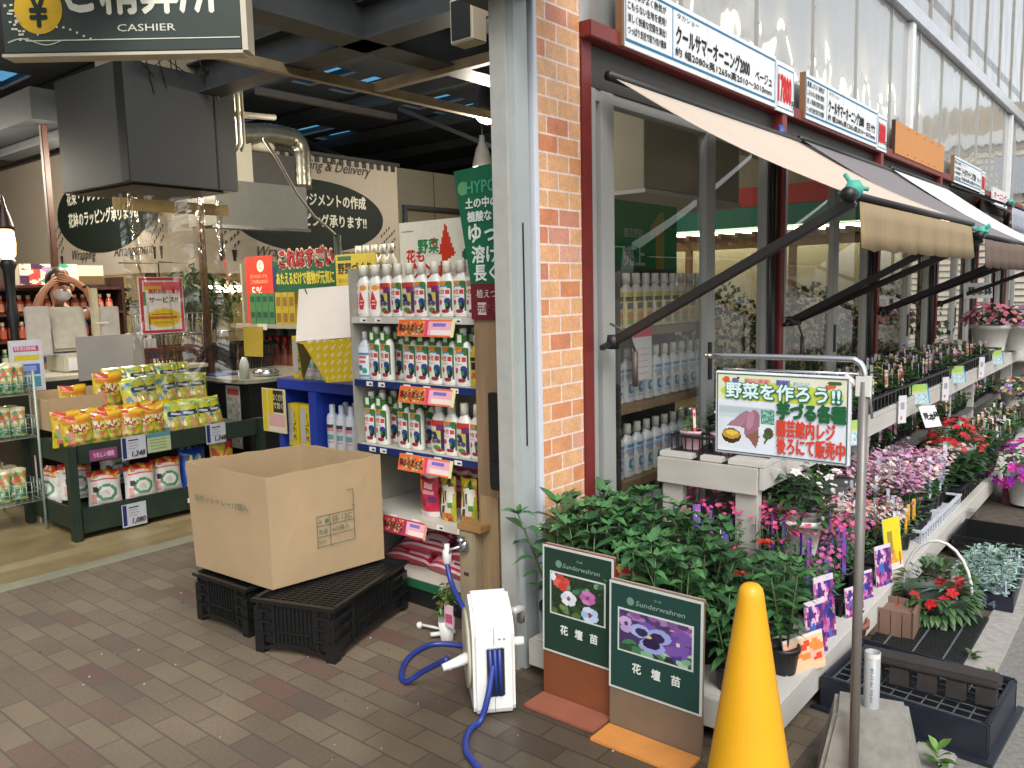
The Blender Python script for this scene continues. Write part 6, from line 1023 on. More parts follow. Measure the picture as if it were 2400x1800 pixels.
# front rows of tall leafy seedlings on the low bench
for iy in range(6):
    for ix in range(7):
        x, y = -1.82 + ix * .135 + R_(-.02, .02) + (0 if iy % 2 else .03), 2.43 + iy * .135 + R_(-.02, .02)
        if x > -1.0 + .0 * iy: continue
        v = [0, 1, 4, 0, 1, 4, 3, 0, 1, 4, 2, 5][kpt % 12] if iy < 5 else [0, 1, 4][kpt % 3]; kpt += 1; hs_ = (1.25 - .4 * (ix / 6) if iy < 4 else .62) + R_(-.08, .08)
        put(P_[v], (x, y, .161), R_(0, 6.3), {2: 'tall leafy pot with bright pink flower head on the low bench', 3: 'tall leafy pot with pale green flower head on the low bench', 5: 'tall leafy pot with red buds on the near low bench'}.get(v, 'tall leafy green pot without flowers on the near low bench'), 'tall leafy pots on the near low bench', hs_)
pkr = bedding(31, 'pink_star_pot', GL, ['#c9407f', '#c4567a', '#b03a78'], 14, .2, .05, 30, .03, ('#5a4a9a', '#8a3a8a'), .013, POTB, .045, .08, th=.2); wst = bedding(32, 'white_star_pot', GD, ['#cfd0c8'], 34, .26, .13, 190, .055, None, .022, POTW, .085, .14); lew = bedding(33, 'pink_cluster_pot', GL, ['#b87fa8', '#a8709c', '#c49ab8', '#b884ac'], 84, .15, .06, 40, .025, None, .011); lew2 = bedding(34, 'pink_cluster_pot', GL, ['#c4a8ac', '#bc9aa0', '#c9bcb8'], 60, .14, .06, 40, .025, ('#b8c4d0', '#8a9ac4'), .011, th=.2); lew3 = bedding(38, 'pink_cluster_pot', GL, ['#c9c4b8', '#b8a0b4'], 16, .15, .06, 60, .034, None, .012); ger2 = bedding(39, 'coral_leafy_pot', GD, ['#b8929a'], 3, .15, .09, 100, .055, None, .013, POTB, .05, .08); ylt = bedding(35, 'yellow_tag_pot', GL, ['#b03a5f', '#8a3a7a'], 6, .1, .05, 44, .028, ('#c9a03a', '#c98f2a'), .01, th=.12); prp = bedding(36, 'purple_tag_pot', GL, ['#a84f86', '#94406a'], 8, .1, .05, 44, .026, ('#6a62a8', '#3a3a88'), .011, th=.12); ger = bedding(37, 'coral_leafy_pot', GD, ['#c4553f', '#c98a7a', '#b8323a'], 10, .14, .085, 80, .05, None, .014, POTB, .05, .08)
tg = [bedding(40 + i, ['orange_seedling', 'pink_seedling', 'violet_seedling', 'red_seedling', 'yellow_seedling', 'white_seedling'][i], GL, [fc], nf, .075, .046, 42, .042, tc, .012, POTB, .036, .06, th=.105) for i, (tc, fc, nf) in enumerate([(('#cfcac0', '#c9705a'), '#c98a7a', 3), (('#cfcac8', '#b86a8a'), '#c46a9a', 4), (('#cfccc0', '#8a7aa8'), '#8a5ab0', 3), (('#d0ccc0', '#b5443a'), '#c93a3a', 2), (('#cfcfc4', '#a8a07a'), '#c9b55a', 2), (('#c9ccc9', '#cf8a6a'), '#cfc9c0', 3)])]
row = 'pink star pots and tags'
for i in range(9): put(pkr, (-1.68 + .12 * (i % 5) + R_(-.03, .03), 3.22 + .13 * (i // 5), .161 + .12), R_(0, 6), 'pot with bright pink star flowers and a purple tag beside the bench leg', 'pink star pots by the bench leg')
for x, y, v, s_ in ((-1.0, 2.66, 0, .95), (-1.3, 2.5, 4, .9), (-1.44, 2.44, 1, .95)): put(P_[v], (x, y, .161), x * 9, 'leafy green plant in a fully visible black pot at the low bench front edge', 'front edge pots on the low bench', s_)
put(wst, (-1.48, 3.5, .43), .4, 'white round pot with white star flowers seen between the bench legs', 'white star pots'); put(wst, (-1.22, 3.42, .35), 1.9, 'white round pot with white star flowers just right of the bench leg', 'white star pots', 1.05); put(wst, (-1.6, 3.85, .43), 4, 'white star pot deeper under the raised bench', 'white star pots', .9)
# trays on the low bench: built once, copied
def tray(nm, L, W_, h, m, ribs=8):
    r = empty(nm, '', 'tray', (0, 0, 0)); o = MB()
    for k in range(ribs + 1):
        t = -1 + 2 * k / ribs
        for s_ in (-1, 1): o.box(s_ * W_ / 2 - .002, s_ * W_ / 2 + .002, t * L / 2 - .006, t * L / 2 + .006, 0, h - .012)
    for k in range(4):
        t = -1 + 2 * k / 3
        for s_ in (-1, 1): o.box(t * (W_ / 2 - .004) - .006, t * (W_ / 2 - .004) + .006, s_ * L / 2 - .002, s_ * L / 2 + .002, 0, h - .012)
    o.box(-W_ / 2, W_ / 2, -L / 2, L / 2, -.0, .003); o.build('body', m, r); o = MB()
    for s_ in (-1, 1): o.box(s_ * W_ / 2 - .008, s_ * W_ / 2 + .008, -L / 2 - .008, L / 2 + .008, h - .012, h); o.box(-W_ / 2 + .008, W_ / 2 - .008, s_ * L / 2 - .008, s_ * L / 2 + .008, h - .0119, h)
    o.build('rim', m, r); return proto(r)
tB = tray('seedling_tray', .5, .28, .075, TRAYB); TRW = mat('tray_white', '#b9bcc4', .4); tW = tray('white_tray', .45, .28, .07, TRW)
def field(protos, x0, x1, y0, y1, z, dx, dy, lab, grp, sc=1., jz=0., skip=.0):
    y = y0; n = 0
    while y < y1:
        x = x0
        while x < x1:
            if rnd.random() >= skip: p = protos[int(rnd.random() * len(protos))]; put(p, (x + R_(-.012, .012), y + R_(-.012, .012), z), R_(-.5, .5) + (0 if 'tag' in p.name else R_(0, 3)), lab, grp, sc * R_(.9, 1.12)); n += 1
            x += dx
        y += dy
    return n
for i, (x, y) in enumerate([(-1.13, 3.5), (-1.2, 4.25)]): put(tB, (x, y, .161), 0, f"black tray on the edge of the low bench {['holding purple tagged pots', 'holding yellow tagged pots'][i]}", 'trays on the low bench')
field([prp, prp, pkr], -1.35, -1.02, 3.2, 3.95, .167, .085, .085, 'low pot with pink purple flowers and a purple tag near the yellow arrow card', 'purple tagged pots on the bench edge', 1.15)
field([ylt, ylt, lew2, ylt], -1.55, -1.02, 4.05, 4.6, .167, .085, .085, 'low pot marked with an upright yellow tag on the low bench', 'yellow tagged pots on the low bench', 1.1)
put(tW, (-1.1, 4.65, .161), 0, 'white tray on the edge of the low bench under the pink clusters', 'trays on the low bench'); put(tW, (-1.1, 5.12, .161), 0, 'second white tray on the edge of the low bench, farther off', 'trays on the low bench')
field([lew, lew2, lew, lew, lew3], -1.8, -1.02, 4.6, 5.42, .175, .09, .09, 'pot smothered in pale pink flower clusters on the low bench', 'pink cluster pots on the low bench', 1.25)
for i, (x, y) in enumerate([(-1.12, 5.65), (-1.12, 6.3)]): put(tB, (x, y, .161), 0, f"black tray of leafy coral pots on the low bench edge, {['nearer the pink clusters', 'farther from the pink clusters'][i]}", 'trays on the low bench', (1.1, 1.2, 1.3))
field([ger, ger, ger2], -1.55, -1.02, 5.5, 6.7, .17, .13, .13, 'dark leafy pot with a few coral flowers on the low bench', 'coral leafy pots on the low bench', 1.15)
field(tg, -1.3, -.97, 6.8, 9.6, .17, .115, .13, 'tagged flower seedling on the far part of the low bench', 'tagged seedlings on the low bench', 1.3)
field([tg[1], tg[0]], -1.66, -1.37, 3.95, 6.4, .425, .1, .12, 'seedling with pink tag on the shaded middle step under the raised bench', 'seedlings on the middle step', 1.1, 0, .15)
field(tg, -1.6, -1.3, 6.45, 9, .425, .1, .14, 'tagged seedling on the middle step farther along', 'far seedlings on the middle step', 1.15)
for i in range(9): put(tB, (-1.5, 3.62 + i * .62 + (.12 if i else 0), .761), 0, f"black tray on the raised bench, {ORD[i]} from its near end", 'trays on the raised bench', (1.25, 1.2, 1.15))
gr_ = bedding(61, 'green_seedling', GL, [], 0, .1, .05, 60, .03, ('#c9c9c4', '#b5483a'), .01, th=.13)
field([gr_, gr_, tg[3]], -1.75, -1.34, 3.75, 4.7, .768, .1, .1, 'small green seedling near the front of the raised bench', 'green seedlings on the raised bench', 1.15)
field(tg, -1.76, -1.34, 4.75, 8.7, .768, .11, .15, 'tagged seedling in the trays along the raised bench', 'tagged seedlings on the raised bench', 1.25)
ppk = MB()
for i, (x, y) in enumerate([(-1.74, 3.28), (-1.62, 3.30)]): pass
ppot = bedding(62, 'pink_tub', GL, ['#c9c0b0'], 3, .09, .055, 46, .03, ('#c9485a', '#cfc9a8'), .009, mat('pot_pink', '#c4a0a8', .5), .05, .085, th=.14); put(tB, (-1.62, 3.33, .761), R(90), 'small black pot holder on the near end of the raised bench', 'trays on the raised bench', (.5, .55, 1.0)); put(ppot, (-1.69, 3.33, .765), .2, 'pale pink tub of small leafy plant at the near corner of the raised bench', 'pink tubs on the raised bench'); put(ppot, (-1.54, 3.34, .765), 1.2, 'pale pink tub of small leafy plant next to the vegetable sign', 'pink tubs on the raised bench')
def bigpot(seed, nm, leafc, flc, nfl, r, h, fr, sp, fh, ll=.05, potm=POTW, petals=5, droop=False):
    random.seed(seed); root = plant_root(nm, 'potted plant', r, h, potm); o = MB(); lc = [hx(c) for c in leafc]
    for i in range(170):
        a = random.uniform(0, 2 * pi); ph_ = random.uniform(-.2 if droop else .1, 1.2); q_ = random.uniform(.45, 1); p = V((cos(a) * cos(ph_) * sp * q_, sin(a) * cos(ph_) * sp * q_, h + sin(ph_) * fh * q_)); leaf(o, p, (cos(a), sin(a), random.uniform(-.1, .8)), ll * random.uniform(.7, 1.2), ll * .7, random.uniform(.1, .5), random.choice(lc))
    o.build('foliage', LEAF, root); o = MB(); fc = [hx(c) for c in flc]
    for i in range(nfl): a = random.uniform(0, 2 * pi); ph_ = random.uniform(0 if not droop else -.3, 1.4); d = V((cos(a) * cos(ph_), sin(a) * cos(ph_), sin(ph_))); flower(o, V((d.x * sp * 1.05, d.y * sp * 1.05, h + d.z * fh * 1.08)), fr * random.uniform(.8, 1.2), random.choice(fc), petals, d + V((0, 0, .3)))
    o.build('blossom', PETAL, root); return proto(root)
rg1 = bigpot(71, 'geranium_pot', GL, ['#a81f28', '#b8222c', '#8f1a22'], 60, .12, .15, .026, .17, .17); pk1 = bigpot(72, 'pink_mound_pot', GD, ['#c4647a', '#c9808f', '#b8566a'], 130, .14, .2, .024, .2, .16); pu1 = bigpot(73, 'purple_mound_pot', GD, ['#7a4a7a', '#8f5a8f', '#6a3a6a'], 60, .14, .2, .024, .2, .14); pe1 = bigpot(74, 'petunia_pot', GL, ['#a8207f', '#8f1f9a', '#b82a8a'], 46, .13, .2, .04, .22, .22, .05, POTW, 5, True)
put(rg1, (-1.12, 6.0, .26), 0, 'white pot of red geraniums standing among the tagged seedlings', 'large pots'); put(pk1, (-1.5, 9.5, .78), 0, 'white pot of coral pink flowers at the far end of the raised bench', 'large pots', 1.3); put(pu1, (-1.25, 9.7, .78), 0, 'white pot of dusky purple flowers beside the coral pink pot', 'large pots', 1.3); put(pe1, (-.72, 6.2, .02), 0, 'drooping magenta petunia pot at the far right edge of the bench', 'large pots', 1.0)
mx_ = bigpot(75, 'mixed_flower_pot', GL, ['#8f6ab0', '#c9b55a', '#c47a5a', '#cfc9c4'], 50, .1, .14, .022, .16, .13)
for i, (x, y) in enumerate([(-1.2, 8.9), (-1.05, 9.5), (-1.15, 10.2), (-.95, 8.2)]): put(mx_, (x, y, .3), i, 'mixed lilac and yellow flower pot at the far end of the low bench', 'mixed pots at the far end')
# signs stuck among the pots
def card(nm, lab, loc, w_, h_, rz, art, tilt=-15, txt=None, cat='card', grp=None):
    e = empty(nm, lab, cat, loc, 0, grp); e.rotation_euler = (R(tilt), 0, R(rz)); o = MB(); o.box(-w_ / 2, w_ / 2, 0, .003, 0, h_, 0, hx('#c9c9c6')); o.print_(art, (-w_ / 2, -.001, 0), (w_, 0, 0), (0, 0, h_))
    for t, x, z, hh, c_ in (txt or []): o.text(t, (x, -.0025, z), X1, Z1, hh, None, 0, c_, .03)
    o.build('sheet', PRINT, e); return e
wA_ = Art(2, 2, '#cfcfcb'); card('sample_card', 'white sample card with black lettering among the red geraniums', (-1.17, 5.6, .58), .14, .14, 62, wA_, -25, [('見', -.06, .05, .045, '#17171a'), ('本', -.015, .04, .05, '#17171a'), ('鉢', .03, .06, .04, '#17171a')]); card('sample_card', 'white sample card above the coral pink pot at the far end', (-1.55, 9.1, 1.32), .3, .15, 45, wA_, -5, [('見本鉢', -.11, .03, .08, '#3a3a44')])
gA = Art(16, 12, '#9ab5b8').rect(0, .7, 1, 1, '#8fae5a').rect(.05, .55, .9, .68, '#b5b04a').noise(.08, .1, .9, .5, ['#7f9aa8', '#b0c4c8'], .6, 3).rect(.92, 0, 1, 1, '#3f7aa8')
for i, (x, y, z) in enumerate([(-1.285, 4.3, .66), (-1.285, 5.75, .7), (-1.285, 6.9, .72), (-1.285, 8.6, .72)]): card('info_card', f"pale blue green information card on the raised bench edge, {ORD[i]} from the vegetable sign", (x, y, z), .16, .13, 58, gA, -12, None, 'card', 'information cards on the raised bench')
for i, (x, y, z) in enumerate([(-1.28, 5.28, .64), (-1.28, 6.45, .64), (-1.28, 7.8, .68)]): card('price_tag', f"narrow white price tag hanging from the raised bench edge, {ORD[i]} along", (x, y, z), .06, .17, 58, Art(4, 8, '#c4c4c8').rect(.2, .5, .8, .8, '#8f8f98').rect(.3, .15, .6, .3, '#b0606a'), 0, None, 'tag', 'price tags on the raised bench')
yA = Art(10, 16, '#c9b522').rect(.2, .3, .5, .75, '#8f7a2a').rect(0, 0, 1, .15, '#cfcabf').blobs(.1, .1, .9, .35, ['#c98a4a', '#b8542a'], 5, .15, .06, 3)
card('arrow_card', 'bright yellow pointed card standing on the low bench edge', (-.965, 3.95, .165), .13, .24, 72, yA, -8)
oA = Art(14, 12, '#cfae8a').blobs(.1, .1, .9, .9, ['#c8432a', '#d07a3a', '#cfae4a', '#d0a08a'], 14, .15, .12, 3).rect(0, .9, 1, 1, '#cfc4b8'); card('flower_card', 'orange and red flower card on the near end of the low bench', (-.94, 2.72, .15), .2, .13, 70, oA, -10)
pA = Art(22, 22, '#8a3a72').blobs(.0, .0, 1, 1, ['#3a2f7a', '#b05a94', '#2a2a6a', '#c9a0b8', '#3f5aa0', '#5a2a5a'], 60, .1, .09, 6).rect(0, .93, 1, 1, '#c4b4c0')
for i, (y, h_) in enumerate([(2.86, .2), (3.02, .24), (3.3, .12), (3.5, .12), (3.72, .18)]): card('flower_card', f"purple pink flower card on the low bench edge, {ORD[i]} after the orange card", (-.95 - .02 * (i % 2), y, .16), .11, h_, 70, pA, -6, None, 'card', 'purple flower cards on the bench edge')
for i, (x, y, z, c1, c2) in enumerate([(-1.5, 3.0, .5, '#5a4aa0', '#a84a9a'), (-1.37, 2.98, .42, '#5a4aa0', '#8f6ab8'), (-1.28, 2.75, .35, '#b8322a', '#c9705a'), (-1.0, 4.1, .3, '#b0bcc8', '#7f8fb8')]): card('plant_label', f"{['tall purple plant label near the bench leg', 'shorter purple plant label near the bench leg', 'red plant label among the tall leafy pots', 'pale blue plant label among the pink clusters'][i]}", (x, y, z), .032, .1, 35, Art(6, 12, c1).blobs(.1, .2, .9, .9, [c2, '#c9c4d0'], 5, .25, .1, i), -8)
rA = Art(16, 10, '#b5322a').rect(.1, .3, .8, .42, '#c98a7a').rect(.1, .55, .9, .67, '#c98a7a').ell(.12, .85, .1, .15, '#c9b05a'); card('red_card', 'small red card standing behind the framed flower boards', (-1.46, 2.40, .42), .1, .1, 20, rA, -5)
# cups clipped under the bench
for i, (x, y) in enumerate([(-.9, 4.33), (-.9, 5.35)]):
    q = MB(); q.lathe([(.035, 0), (.04, .06), (.042, .12)], n=14, cap=False); q.lathe([(.03, .0), (.03, .01)], n=12); o = tag(q.build('clear_cup', glassmat('cup_glass', (.75, .76, .75), 1.45, 1.6, .1, .06)) if i == 0 else q.build('clear_cup', MATS['cup_glass']), ['cloudy plastic cup hung on the low bench side by the yellow card', 'cloudy plastic cup hung on the low bench side, farther off'][i], 'cup'); o.location = (x, y, .02)
# ================================================================ vegetable sign on its pole
vs_ = empty('vegetable_sign', 'white framed vegetable sign on a grey pole with sweet potato picture', 'sign', (0, 0, 0)); PX, PYY = -.66, 2.31; POLE = mat('pole_grey', '#6e6a66', .4, metal=.3, var=.1)
q = MB(); q.tube([(PX + .01, PYY - .03, 0), (PX, PYY, 1.23)], .0135, 10); q.build('pole', POLE, vs_); q = MB(); q.tube(curve([(PX, PYY, 1.2), (PX, PYY, 1.255), (PX - .02, PYY, 1.285), (PX - .08, PYY, 1.29), (-1.13, PYY + .005, 1.285)], 5), .009, 10); q.tube([(PX, PYY, 1.25), (-1.07, PYY, 1.248)], .004, 6); q.tube([(PX + .012, PYY, 1.24), (PX + .024, PYY, 1.13)], .004, 6); q.build('top_arm', CHROME, vs_); q = MB(); q.box(PX - .018, PX + .018, PYY - .012, PYY + .012, 1.19, 1.245); q.tube([(PX - .05, PYY - .0, 1.243), (PX - .02, PYY - .002, 1.22)], .01, 6); q.build('clamp', WHITEP, vs_)
SX, SZ, SW, SH = -1.09, .99, .4, .252; q = MB(); q.box(SX, SX + SW, PYY - .012, PYY + .004, SZ, SZ + SH); q.build('frame', mat('sign_frame', '#cfd2d6', .35), vs_, bevel=.003); q = MB(); O = V((SX + .009, PYY - .0125, SZ + .009)); w_, h_ = SW - .018, SH - .018
A = Art(112, 70, '#cdd1da').rect(0, .67, 1, 1, '#c9d2b0').rect(.5, .67, 1, 1, '#d0cfba').ell(.5, .78, .48, .13, '#b4c24a').rect(0, .655, 1, .672, '#cdd1da').rect(.01, 0.05, .34, .6, '#c4cbd2').rect(.01, .5, .45, .58, '#a8b4b8').rect(.01, .44, .45, .5, '#b5c0c4')
A.poly([(.08, .33), (.17, .47), (.24, .545), (.3, .5), (.22, .32)], '#8a6070').poly([(.09, .33), (.2, .5), (.25, .53), (.27, .44), (.2, .34)], '#9a6f80').ell(.285, .37, .062, .19, '#8f6274', -.12).ell(.27, .42, .03, .12, '#a5788a', -.12).poly([(.24, .22), (.34, .3), (.345, .2), (.32, .06)], '#7d5648').ell(.115, .19, .085, .115, '#cfd2d0').ell(.115, .2, .08, .1, '#3a2a20').ell(.115, .22, .075, .06, '#b08a2a').ell(.12, .24, .05, .035, '#cfb04a').rect(.355, .38, .46, .57, '#5f9482').noise(.355, .38, .46, .57, ['#3f6a5a', '#8fbfae', '#4f8270'], .7, 5).ell(.42, .27, .04, .07, '#3f4a2c').ell(.4, .23, .025, .04, '#4a5632').poly([(.38, .14), (.39, .13), (.44, .25), (.42, .26)], '#4a5632')
A.ell(.07, .93, .032, .045, '#c8552a').ell(.145, .925, .03, .03, '#6a5a9a', .6).ell(.17, .955, .012, .015, '#1f2418').ell(.88, .91, .05, .03, '#c0603a', .6).ell(.91, .95, .05, .025, '#3f5a2c').ell(.93, .74, .04, .05, '#4a8a6a').rect(.22, .9, .43, .96, '#cf9a8a').rect(.47, .89, .58, .96, '#7a78b5').rect(.6, .89, .72, .95, '#c4ccc8')
q.print_(A, O, (w_, 0, 0), (0, 0, h_)); e_ = V((0, -.001, 0))
for a, b_, c2, d in ((-.003, w_ + .003, -.003, 0), (-.003, w_ + .003, h_, h_ + .003)): q.box(O.x + a, O.x + b_, O.y - .0012, O.y, O.z + c2, O.z + d, 0, hx('#3a5a50'))
for a in (-.003, w_): q.box(O.x + a, O.x + a + .003, O.y - .0011, O.y, O.z, O.z + h_, 0, hx('#3a5a50'))
def st(t, x, z, hh, ww, c_, bo, c2=None, b2=0.):
    if c2: q.text(t, O + V((x * w_ + .002, -.0016, z * h_ - .002)), X1, Z1, hh, ww, 0, c2, b2); q.text(t, O + V((x * w_, -.0018, z * h_)), X1, Z1, hh, ww, 0, c2, b2)
    q.text(t, O + V((x * w_, -.0028, z * h_)), X1, Z1, hh, ww, 0, c_, bo)
st('野菜を作ろう!!', .075, .705, .046, .335, '#c9dfe0', .03, '#2f6a58', .075); st('芋づる各種', .49, .475, .048, .193, '#1c5a34', .06); st('園芸館内レジ', .49, .25, .05, .165, '#c2402f', .03); st('後ろにて販売中', .49, .035, .05, .193, '#c2402f', .03); st('安心', .225, .905, .012, .03, '#b03a2a', .02); st('安全', .34, .905, .012, .03, '#b03a2a', .02); st('新鮮', .48, .9, .013, .035, '#3a3a8a', .02); st('おいしい', .61, .9, .012, .045, '#3a6a6a', .02); q.build('print', PRINT, vs_)
# ================================================================ cone, boards
YEL = mat('cone_yellow', '#d29a14', .45, var=.09, scale=4, stretch=(1, 1, .5)); cn = empty('traffic_cone', 'bright yellow traffic cone in the foreground beside the flower boards', 'cone', (-.855, 2.03, 0), R(20)); q = MB(); q.lathe([(.128, .03), (.126, .06), (.036, .655), (.034, .672), (.03, .686), (.022, .696), (.01, .7), (.001, .701)], n=40); q.build('body', YEL, cn); q = MB(); q.lathe([(.19, 0), (.19, .02), (.15, .032), (.12, .032)], n=32, sq=.75); q.build('base', YEL, cn)
def board(lab, x0, x1, y, h, zt, art, bot, foot, tone, lean=4):
    e = empty('flower_board', lab, 'sign', (x0, y, 0), 0, 'framed flower boards'); W = x1 - x0; L = Matrix.Rotation(R(-lean), 4, 'X'); q = MB(); q.box(0, W, 0, .014, .003, h, 0, None, L); q.build('backing', mat('board_back' + bot, bot, .6, var=.12, scale=9), e, bevel=.002); q = MB(); f = L
    H_ = h - zt; q.box(.0, W, -.0035, -.0006, zt, h - .001, 0, hx('#b5bab4'), f); q.box(.008, W - .008, -.0045, -.0036, zt + .008, h - .009, 0, hx(tone), f); q.box(.004, W - .004, .0141, .018, zt, h + .002, 0, hx('#a58f88'), f)
    p0, p1 = zt + H_ * .37, zt + H_ * .77; q.box(.035, W - .03, -.0055, -.0046, p0, p1, 0, hx('#b9beb8'), f); o = L @ V((.041, -.006, p0 + .006)); u = L.to_3x3() @ V((W - .077, 0, 0)); w2 = L.to_3x3() @ V((0, 0, p1 - p0 - .012)); q.print_(art, o, u, w2); wz = (L.to_3x3() @ Z1)
    for t, fx, z, hh, ww in (('花', .27, .2, .034, .033), ('壇', .48, .2, .034, .033), ('苗', .69, .2, .034, .033)): q.text(t, L @ V((W * fx, -.0048, zt + H_ * z)), X1, wz, hh, ww, 0, '#c4cac2', .03)
    q.text('Sunderwahren', L @ V((W * .3, -.0048, zt + H_ * .82)), X1, wz, .017, W * .52, 0, '#7f9a8a', 0, slant=.2); q.prism([(W * .24 + .014 * cos(2 * pi * i / 12), zt + H_ * .845 + .014 * sin(2 * pi * i / 12)) for i in range(12)], L @ V((0, -.0047, 0)), X1, wz, .0004, 0, hx('#5f7f6f')); q.text('花と緑', L @ V((W * .5, -.0048, zt + H_ * .895)), X1, wz, .008, None, 0, '#7f9a8a'); q.build('poster', PRINT, e)
    q = MB(); q.box(0, W, -.12, -.002, .0, .012); q.build('foot', mat('foot' + foot, foot, .6, var=.12, scale=10), e, bevel=.002); return e
F1 = Art(64, 46, '#1d2a1c').noise(0, 0, 1, 1, ['#22331f', '#1a2418', '#2c3f28'], .7, 3).blobs(.3, .6, 1, 1, ['#3f6a4a', '#2f5438', '#5f8a6a'], 8, .07, .09, 4).blobs(0, 0, .6, .25, ['#4a5f2c', '#2c4020', '#5f7a4a'], 9, .07, .08, 9)
for a in range(4): t = a * 1.57 + .3; F1.ell(.2 + .08 * cos(t), .8 + .1 * sin(t), .085, .11, ['#b8423a', '#a83a34', '#c4544a', '#b0382f'][a])
F1.ell(.04, .9, .05, .1, '#c4c9d0')
for (cx_, cy_, s_, cols) in ((.34, .44, .12, ['#c4c6cc', '#cfcbd0', '#b5bcca', '#cfd0d2', '#c0c6d0']), (.7, .58, .115, ['#a8609a', '#b56aa4', '#9a558c', '#b870a8', '#a35a94']), (.74, .17, .13, ['#9fb0c8', '#b5c2d2', '#8fa4c0', '#aebed0', '#a4b4cc'])):
    for k in range(5): t = k * 1.257 + cx_; F1.ell(cx_ + s_ * .75 * cos(t), cy_ + s_ * 1.0 * sin(t), s_ * .55, s_ * .72, cols[k], t)
    F1.ell(cx_, cy_, .025, .035, '#8f3a5a')
F2 = Art(64, 46, '#3a2f55').blobs(0, .5, 1, 1, ['#8a6a9a', '#6a4a7a', '#a88aa8', '#4a3560', '#b59ab0', '#7a4a80'], 60, .08, .08, 2).blobs(0, 0, 1, .3, ['#3f6a4a', '#2a4030', '#6f9a7a', '#1f2c22', '#8fae94'], 40, .09, .08, 4).blobs(.72, .2, 1, .75, ['#3f3580', '#55408a', '#2c2660', '#6a4a90'], 24, .09, .12, 6)
F2.ell(.09, .72, .09, .13, '#b094b8').ell(.1, .55, .08, .1, '#a488b0').ell(.1, .68, .03, .05, '#3a2f6a').ell(.4, .72, .14, .1, '#6a4590').ell(.3, .58, .14, .16, '#8f9ac4').ell(.57, .56, .16, .18, '#8590bf').ell(.47, .28, .18, .17, '#8a8fc4').ell(.32, .56, .085, .1, '#2f2348').ell(.54, .52, .1, .12, '#2c2044').ell(.46, .33, .125, .12, '#241a3a').ell(.435, .49, .03, .035, '#c4b86a').ell(.82, .5, .03, .04, '#c4b5b0')
board('framed flower board with mixed periwinkle blooms, brown lower half', -1.76, -1.455, 2.275, .575, .175, F1, '#6f3c20', '#854f3c', '#1b3328', 1.5); board('framed flower board with purple pansies, grey lower half', -1.445, -1.10, 2.235, .52, .145, F2, '#6c5a48', '#b87a3c', '#1c3a35', 1.5)
# ================================================================ ground items by the bench
CONC = mat('concrete', '#7d7a73', .9, var=.22, scale=22, bump=.35); cb = empty('concrete_block', 'tapered concrete fence block with a grey pipe stuck in its top', 'block', (-.645, 2.42, 0), R(15)); q = MB()
q.add([(-.15, -.13, 0), (.15, -.13, 0), (.15, .13, 0), (-.15, .13, 0), (-.1, -.075, .25), (.1, -.075, .25), (.1, .075, .25), (-.1, .075, .25)], [(3, 2, 1, 0), (4, 5, 6, 7), (0, 1, 5, 4), (1, 2, 6, 5), (2, 3, 7, 6), (3, 0, 4, 7)]); q.build('block', CONC, cb, bevel=.012); q = MB(); q.lathe([(.022, .2), (.022, .42), (.019, .42), (.019, .3)], n=18, cap=False); q.build('pipe', mat('pipe_pvc', '#8f9294', .4, var=.06), cb); q = MB(); q.lathe([(.0223, .405), (.0226, .419)], n=18, cap=False); q.build('pipe_rim', WHITEP, cb)
q = MB()
q.text('VP50 呼び径', (.004, -.0222, .27), Z1, -X1, .008, .11, 0, '#5a6470')
q.build('print', PRINT, cb)
# shallow blue-black crate with mesh bed
mc = empty('mesh_tray', 'shallow dark blue plastic tray with a mesh bed behind the concrete block', 'tray', (-.92, 2.79, -.004), R(-3)); TB = mat('tray_blue', '#1c212b', .4, var=.2); q = MB(); Wm, Lm, hm = .53, .42, .12
for a, b_, c2, d in ((0, Wm, 0, .02), (0, Wm, Lm - .02, Lm), (0, .02, .0201, Lm - .0201), (Wm - .02, Wm, .0201, Lm - .0201)): q.box(a, b_, c2, d, 0, hm)
q.build('wall', TB, mc, bevel=.006); q = MB(); q.box(-.02, Wm + .02, -.02, -.0001, 0, .012); q.box(Wm + .0001, Wm + .02, 0, Lm + .02, 0, .012); q.build('flange', TB, mc); q = MB(); q.box(.02, Wm - .02, .02, Lm - .02, .005, .02); q.build('bed', BLK, mc); q = MB(); GRID = mat('mesh_grey', '#5a5f63', .4)
for k in range(11): t = k / 10; q.box(.021 + t * (Wm - .045), .024 + t * (Wm - .045), .021, Lm - .021, hm - .03, hm - .026)
for k in range(9): t = k / 8; q.box(.021, Wm - .021, .021 + t * (Lm - .045), .024 + t * (Lm - .045), hm - .0265, hm - .023)
q.build('mesh', GRID, mc)
dm = empty('timber_cover', 'dark notched rubber beam lying across the trays', 'beam', (-.80, 2.88, .105), R(5)); q = MB(); q.box(-.02, .42, 0, .09, .065, .095); q.build('top', mat('rubber', '#2a2624', .7, var=.3, scale=20), dm, bevel=.01); q = MB()
for k in range(5): q.box(.0 + k * .087, .06 + k * .087, .004, .085, .005, .064)
q.build('notched_side', mat('rubber', '#2a2624'), dm)
gm = empty('drain_mat', 'black ribbed mat with three pale bars on the ground beside the low bench', 'mat', (-.93, 3.36, .0)); q = MB(); q.box(0, .35, 0, .62, .0, .012)
for k in range(30): q.box(.004, .346, .005 + k * .0205, .016 + k * .0205, .0125, .02)
q.build('ribs', mat('mat_black', '#1d1f1f', .5, var=.2), gm); q = MB()
for k in range(3): q.box(.06 + k * .11, .066 + k * .11, .002, .618, .0205, .024)
q.build('bar', GRID, gm)
wp = empty('wooden_planter', 'brown plank planter block standing under the bench edge', 'planter', (-.96, 3.52, 0), R(4)); wp.scale = (.85,) * 3; q = MB()
